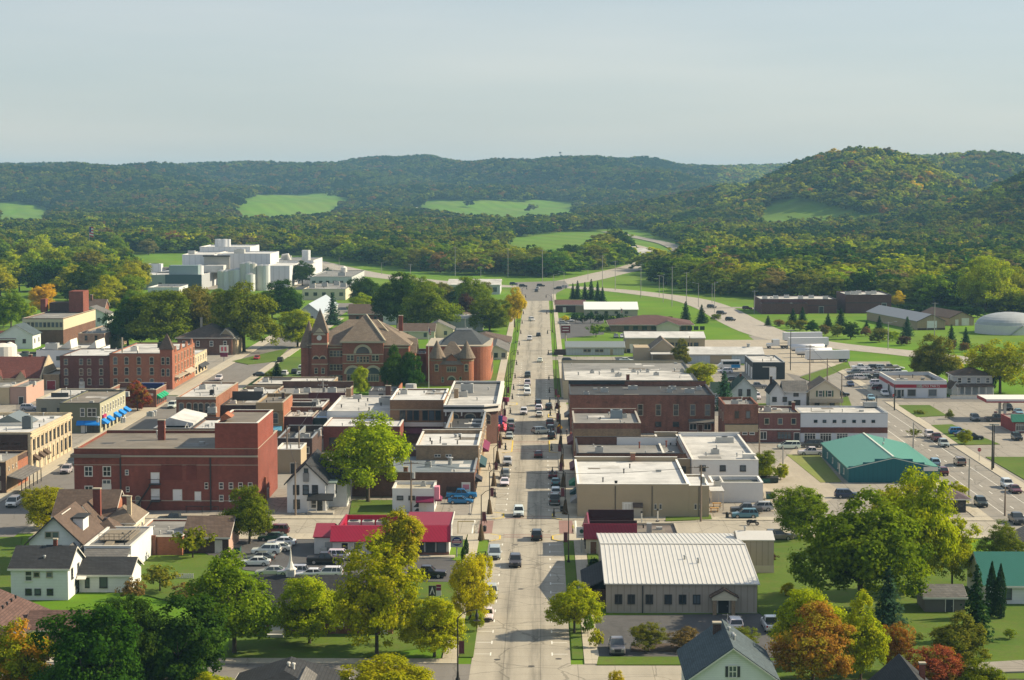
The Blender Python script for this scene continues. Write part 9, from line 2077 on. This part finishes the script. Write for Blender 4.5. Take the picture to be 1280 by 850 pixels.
# bins, tables, benches, bollards
def dumpster(u, v, m, label, w_=1.8):
	x, y = P(u, v); t = thing('dumpster', label, 'bin', (x, y, .05)); MB().extr([(-.8,.15),(.7,.15),(.8,1.2),(-.9,1.0)], -w_ / 2, w_ / 2, 'x').build('bin_body', m, t); MB().extr([(-.95,1.03),(.85,1.23),(.85,1.29),(-.95,1.09)], -w_ / 2 - .05, w_ / 2 + .05, 'x').build('lid', BLACKM, t)
	for q in (-.6,.6): MB().cyl(q, 0,0,.14,.1, n=8).build('castor', BLACKM, t)
GB = plain('bin_green', (.02,.075,.06),.6)
dumpster(962,624, GB, 'lone green bin at the end of the low white shed', 1.3); dumpster(955,604, GB, 'dark green bin first of two behind the low white shed', 2.2); dumpster(966,604, plain('bin_dark', (.02,.03,.02)), 'blackish bin second of two behind the low white shed', 2.0); dumpster(380,594, plain('bin_yellow', (.45,.3,.02)), 'yellow and dark bin beside the tan box building', 1.4); dumpster(297,692, GB, 'small bin by the brown garage end', 1.0)
def trash(u, v, label, m=BLACKM):
	x, y = P(u, v); t = thing('litter_bin', label, 'bin', (x, y, .13)); MB().cyl(0,0,0,.85,.27,.32,10).build('barrel', m, t); MB().cyl(0,0,.86,1.0,.34,.2,10).build('lid', m, t)
trash(909,648, 'black bin on the patio'); trash(606,665, 'black litter bin on the west walk'); trash(702,640, 'black litter bin at the tan building corner')
def table(u, v, label):
	x, y = P(u, v); t = thing('patio_table', label, 'table', (x, y, .05)); MB().box(-.8,.8,-.45,.45,.7,.77).build('tabletop', plain('patio_wood', (.42,.27,.12)), t)
	for q in (-.6,.6): MB().box(q - .05, q + .05,-.4,.4,0,.69).build('leg', plain('patio_wood', (0,0,0)), t)
	for s_ in (-.85,.85): MB().box(-.8,.8, s_ - .14, s_ + .14,.42,.47).build('bench', plain('patio_wood', (0,0,0)), t)
table(893,640, 'wooden table on the patio nearest the kerb'); table(896,634, 'wooden table at the back of the patio')
for u, v, lb in ((587.5,643, 'white and black pole at the edge of the little lot'),(822,652, 'white post by the tan building wall'),(802,655, 'white drum post beside the tan building')):
	x, y = P(u, v); t = thing('bollard', lb, 'bollard', (x, y, .05)); MB().cyl(0,0,.1,1.9,.1, n=8).build('post', TRIMW, t); MB().cyl(0,0,0,.1,.35, n=10).build('base', BLACKM, t); MB().cyl(0,0,1.9,2.2,.18, n=8).build('head', BLACKM, t)
x0, y0 = P(572,668); x1, _ = P(593,668); t = thing('barrier_rail', 'tan rail frame between the little lot and the crossing', 'railing', (x0, y0,.05))
MB().box(0, x1 - x0,-.06,.06,2.1,2.25).build('rail', plain('rail_tan', (.5,.4,.2)), t)
for q in (0, x1 - x0 - .12): MB().box(q, q + .12,-.06,.06,0,2.09).build('post', plain('rail_tan', (0,0,0)), t)
x0, y0 = P(218,724); t = thing('garden_fence', 'short white fence at the edge of the bright lawn', 'fence', (x0, y0,.1)); b = MB()
for i in range(9): b.box(i * .33, i * .33 + .26,-.03,.03,0,.8)
b.build('pickets', TRIMW, t); MB().box(0,2.9,.035,.08,.5,.58).build('rail', TRIMW, t)
x0, y0 = P(1088,516); t = thing('double_post_sign', 'empty two post sign frame behind the white fronted hall', 'sign', (x0 - 1, y0,0))
for q in (0,2.6): MB().cyl(q, 0,0,4.6,.1, n=8).build('post', BRONZE, t)
# railings, clutter
x0, y0 = P(1188,499); t = thing('picket_wall', 'low white wall before the porch house', 'wall', (x0, y0,.05)); MB().box(0,11,0,.25,0,.9).build('wall', TRIMW, t); MB().box(-.08,11.08,-.05,.3,.91,1.0).build('coping', TRIMS, t)
# people on the walks
def person(u, v, top, leg, label, rz=0.0, hair=(.03,.02,.015)):
	x, y = P(u, v); t = thing('person', label, 'person', (x, y, .13), rz)
	me = bpy.data.meshes.new('body')
	J = [(0,0,.95),(0,0,1.2),(0,0,1.42),(0,0,1.55),(0,-.02,1.68),(-.1,0,.9),(-.12,-.12,.5),(-.12,-.1,.06),(-.12,-.24,.04),(.1,0,.9),(.12,.1,.5),(.12,.22,.06),(.12,.08,.03),(-.2,0,1.4),(-.26,.06,1.12),(-.26,-.1,.88),(.2,0,1.4),(.26,-.08,1.12),(.26,-.22,.92)]
	E = [(0,1),(1,2),(2,3),(3,4),(0,5),(5,6),(6,7),(7,8),(0,9),(9,10),(10,11),(11,12),(2,13),(13,14),(14,15),(2,16),(16,17),(17,18)]
	rad = [.15,.14,.15,.065,.105,.1,.07,.05,.045,.1,.07,.05,.045,.07,.05,.04,.07,.05,.04]
	me.from_pydata(J, E, []); o = link(bpy.data.objects.new('body', me), t)
	sk = o.modifiers.new('skin', 'SKIN'); o.modifiers.new('smooth', 'SUBSURF').levels = 1
	for i, r_ in enumerate(rad): me.skin_vertices[0].data[i].radius = (r_, r_)
	me.skin_vertices[0].data[0].use_root = True
	me2 = bpy.data.meshes.new_from_object(o.evaluated_get(bpy.context.evaluated_depsgraph_get()))
	o.modifiers.clear(); o.data = me2
	skin = plain('skin', (.42,.26,.18),.6); a = plain('cloth_' + label.split()[0] + str(u), top); b_ = plain('trousers_' + str(u), leg); h_ = plain('hair' + str(u), hair)
	me2.materials.clear()
	for q in (skin, a, b_, h_): me2.materials.append(q)
	for f in me2.polygons:
		c = f.center
		f.material_index = 1 if (.93 < c.z < 1.47 and not (abs(c.x) > .2 and c.z < .98)) else (2 if c.z <= .93 and abs(c.x) < .22 else (3 if c.z > 1.7 or (c.z > 1.6 and c.y > .02) else 0))
		f.use_smooth = True
person(708.6,546,(.05,.05,.07),(.03,.03,.04), 'person in dark clothes walking by the layered brick shop', .5)
person(713.5,549,(.25,.06,.06),(.04,.045,.07), 'person in a red top on the east walk near the shop fronts', -.4)
person(694,513,(.4,.4,.42),(.03,.03,.05), 'person in a pale top at the far corner by the brick block', 1.6)
person(612,588,(.5,.45,.4),(.04,.05,.09), 'person in a cream top by the brown brick store door', 2.2)
person(607,655,(.04,.08,.2),(.05,.05,.05), 'person in a blue jacket at the corner by the crossing', -1.2)
person(716,668,(.3,.28,.1),(.06,.05,.04), 'person in an ochre jacket waiting by the square sign', 1.2)
def tone_pick(g, u, v, y):
	"""autumn mix: mostly mid and dark greens, turning trees here and there, more on the right hill, whose sunlight is painted as yellower tones"""
	if y > 3100 and not 900 < u < 1210:
		return ['dark', 'dark', 'pine', 'mid', 'dark', 'olive', 'dark', 'mid', 'brown', 'pine', 'dark', 'olive', 'dark', 'lime', 'mid', 'orange'][int(g.integers(0,16))]
	hill = 900 < u < 1200 and v < 265
	k = g.uniform()
	w_ = [('dark', .27),('mid', .34),('olive', .17),('lime', .06),('yellowgreen', .06),('orange', .004),('brown', .05),('red', .001),('pine', .032)]
	if hill: w_ = [('dark', .12),('mid', .22),('olive', .2),('lime', .13),('yellowgreen', .16),('orange', .03),('brown', .08),('red', .006),('gold', .01)]  # more yellow tones: the sun on this hill put into leaf colour
	t = 0.0
	for n_, q in w_:
		t += q
		if k < t: return n_
	return 'mid'
WOOD_EDGE = ([-80,0,90,160,300,380,400,440,560,690,770,800,830,900,950,1120,1180,1280,1400], [320,320,314,318,316,320,324,329,343,347,334,330,356,371,374,379,386,391,394])
def make_wood():
	p, z, u, v = gen_wood()
	edge = np.interp(u, *WOOD_EDGE)
	k = v < edge
	# winding road and drive among the meadows stay open
	p, z, u, v, edge = p[k], z[k], u[k], v[k], edge[k]
	g = np.random.default_rng(5)
	n = len(p)
	patch = np.sin(p[:, 0] / 140 + np.sin(p[:, 1] / 170) * 2) + np.sin(p[:, 1] / 230 + 1)
	tones = [tone_pick(g, u[i], v[i], p[i, 1]) for i in range(n)]
	stand = np.sin(p[:, 0] / 61 + 2 * np.sin(p[:, 1] / 93)) + np.sin(p[:, 1] / 77 - p[:, 0] / 190)     # stands of one kind
	for i in range(n):
		k_ = g.uniform()
		if stand[i] > 0.9 and k_ < .6: tones[i] = 'lime' if 900 < u[i] < 1210 else 'mid'  # hill stands go lime, its sunlight painted into the tone
		elif stand[i] < -0.9 and k_ < .7: tones[i] = 'dark'
		elif abs(stand[i]) < .12 and k_ < .5: tones[i] = 'olive'
	size = p[:, 2] * g.uniform(0.42,0.9, n)
	hgt = g.uniform(10,18, n) * np.interp(p[:, 1], [1200,2500,6000], [0.95,1.0,1.2])
	# scrubby low growth near the highway
	px_h = hgt / p[:, 1]
	order = np.argsort(-px_h * np.where(v > edge - 9,3.0,1.0))
	solo = set(order[:SOLO].tolist())
	for i in sorted(solo):
		t_ = tones[i]
		c = {'dark': 'dark green', 'mid': 'green', 'olive': 'olive green', 'lime': 'light green', 'yellowgreen': 'yellow green', 'orange': 'orange tinted', 'brown': 'brownish', 'red': 'reddish', 'pine': 'blackish green', 'gold': 'golden'}[t_]
		tree(p[i, 0], p[i, 1], hgt[i], size[i], 'mid', t_, '%s leafy tree at the edge of the wood beyond the highway' % c, group='%s trees along the wood edge beyond the highway' % c, z=float(z[i]) - 0.2)
	rest = np.array([i for i in range(n) if i not in solo])
	print('wood trees', n, len(rest))
	me = bpy.data.meshes.new('woodland')
	me.from_pydata(np.stack([p[rest, 0], p[rest, 1], z[rest] - 0.3], 1).tolist(), [], [])
	def at(nm, ty, key, arr):
		a = me.attributes.new(nm, ty, 'POINT'); a.data.foreach_set(key, np.asarray(arr).reshape(-1))
	m = len(rest)
	at('rot', 'FLOAT_VECTOR', 'vector', np.stack([g.uniform(-.05,.05, m), g.uniform(-.05,.05, m), g.uniform(0,6.28, m)], 1).astype(np.float32))
	at('scl', 'FLOAT_VECTOR', 'vector', np.stack([size[rest] / 5, size[rest] / 5, hgt[rest] / 12], 1).astype(np.float32))
	far = (p[rest, 1] > 2300).astype(np.int32)
	at('idx', 'INT', 'value', (g.integers(0,4, m) + 4 * far).astype(np.int32))
	t1 = np.ones((m, 4), np.float32); t2 = np.ones((m, 4), np.float32)
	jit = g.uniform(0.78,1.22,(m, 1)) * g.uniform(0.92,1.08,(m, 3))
	jit = jit * np.where(900 < u[rest], np.interp(v[rest], [265,285,340], [.9,.66,.92]), np.interp(p[rest, 1], [1500,2600,3000], [.98,.72,.6]))[:, None]     # tints darkened with distance; sunlight on the right hill put into its colour
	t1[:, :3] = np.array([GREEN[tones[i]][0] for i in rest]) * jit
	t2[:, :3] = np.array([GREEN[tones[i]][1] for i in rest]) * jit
	at('tint', 'FLOAT_COLOR', 'color', t1); at('tint2', 'FLOAT_COLOR', 'color', t2)
	o = link(bpy.data.objects.new('woodland', me))
	tag(o, 'dense mixed woodland turning to autumn on the hills beyond the town', 'woodland', kind='stuff')
	pc = bpy.data.collections.new('wood_tree_kinds')
	for k in range(8):
		if k < 4: q = wood_kind(100 + k, 5.0,5.2,60,14,0.58)
		else: q = wood_kind(200 + k, 5.0,5.0,34,11,0.95)
		q.materials[0] = LEAF
		pc.objects.link(bpy.data.objects.new('wood_tree_%d' % k, q))
	ng = bpy.data.node_groups.new('scatter_trees', 'GeometryNodeTree')
	ng.interface.new_socket('Geometry', in_out='INPUT', socket_type='NodeSocketGeometry')
	ng.interface.new_socket('Geometry', in_out='OUTPUT', socket_type='NodeSocketGeometry')
	gi = ng.nodes.new('NodeGroupInput'); go = ng.nodes.new('NodeGroupOutput')
	ci = ng.nodes.new('GeometryNodeCollectionInfo')
	ci.inputs['Collection'].default_value = pc
	ci.inputs['Separate Children'].default_value = True
	ci.inputs['Reset Children'].default_value = True
	ip = ng.nodes.new('GeometryNodeInstanceOnPoints')
	ip.inputs['Pick Instance'].default_value = True
	def na(nm, ty):
		a = ng.nodes.new('GeometryNodeInputNamedAttribute'); a.data_type = ty; a.inputs[0].default_value = nm
		return a.outputs[0]
	ng.links.new(gi.outputs[0], ip.inputs['Points'])
	ng.links.new(ci.outputs[0], ip.inputs['Instance'])
	ng.links.new(na('idx', 'INT'), ip.inputs['Instance Index'])
	ng.links.new(na('rot', 'FLOAT_VECTOR'), ip.inputs['Rotation'])
	ng.links.new(na('scl', 'FLOAT_VECTOR'), ip.inputs['Scale'])
	ng.links.new(ip.outputs[0], go.inputs[0])
	md = o.modifiers.new('scatter', 'NODES'); md.node_group = ng
SOLO = 100
make_wood()
# ------------------------------------------------------------------ haze: one closed volume of even thin air
hz = MB().box(-4150,4150,-380,8150,-1.0,128.0)
m, n, b = new_mat('haze_air')
n.nodes.remove(b)
pv = nd(n, 'ShaderNodeVolumePrincipled')
pv.inputs['Color'].default_value = (0.36,0.69,1.0,1)
pv.inputs['Density'].default_value = 0.00007
pv.inputs['Anisotropy'].default_value = 0.0
n.links.new(pv.outputs[0], [q for q in n.nodes if q.type == 'OUTPUT_MATERIAL'][0].inputs[1])
haze = hz.build('haze', m)
tag(haze, 'thin blue air haze over the whole valley', 'haze', kind='stuff')
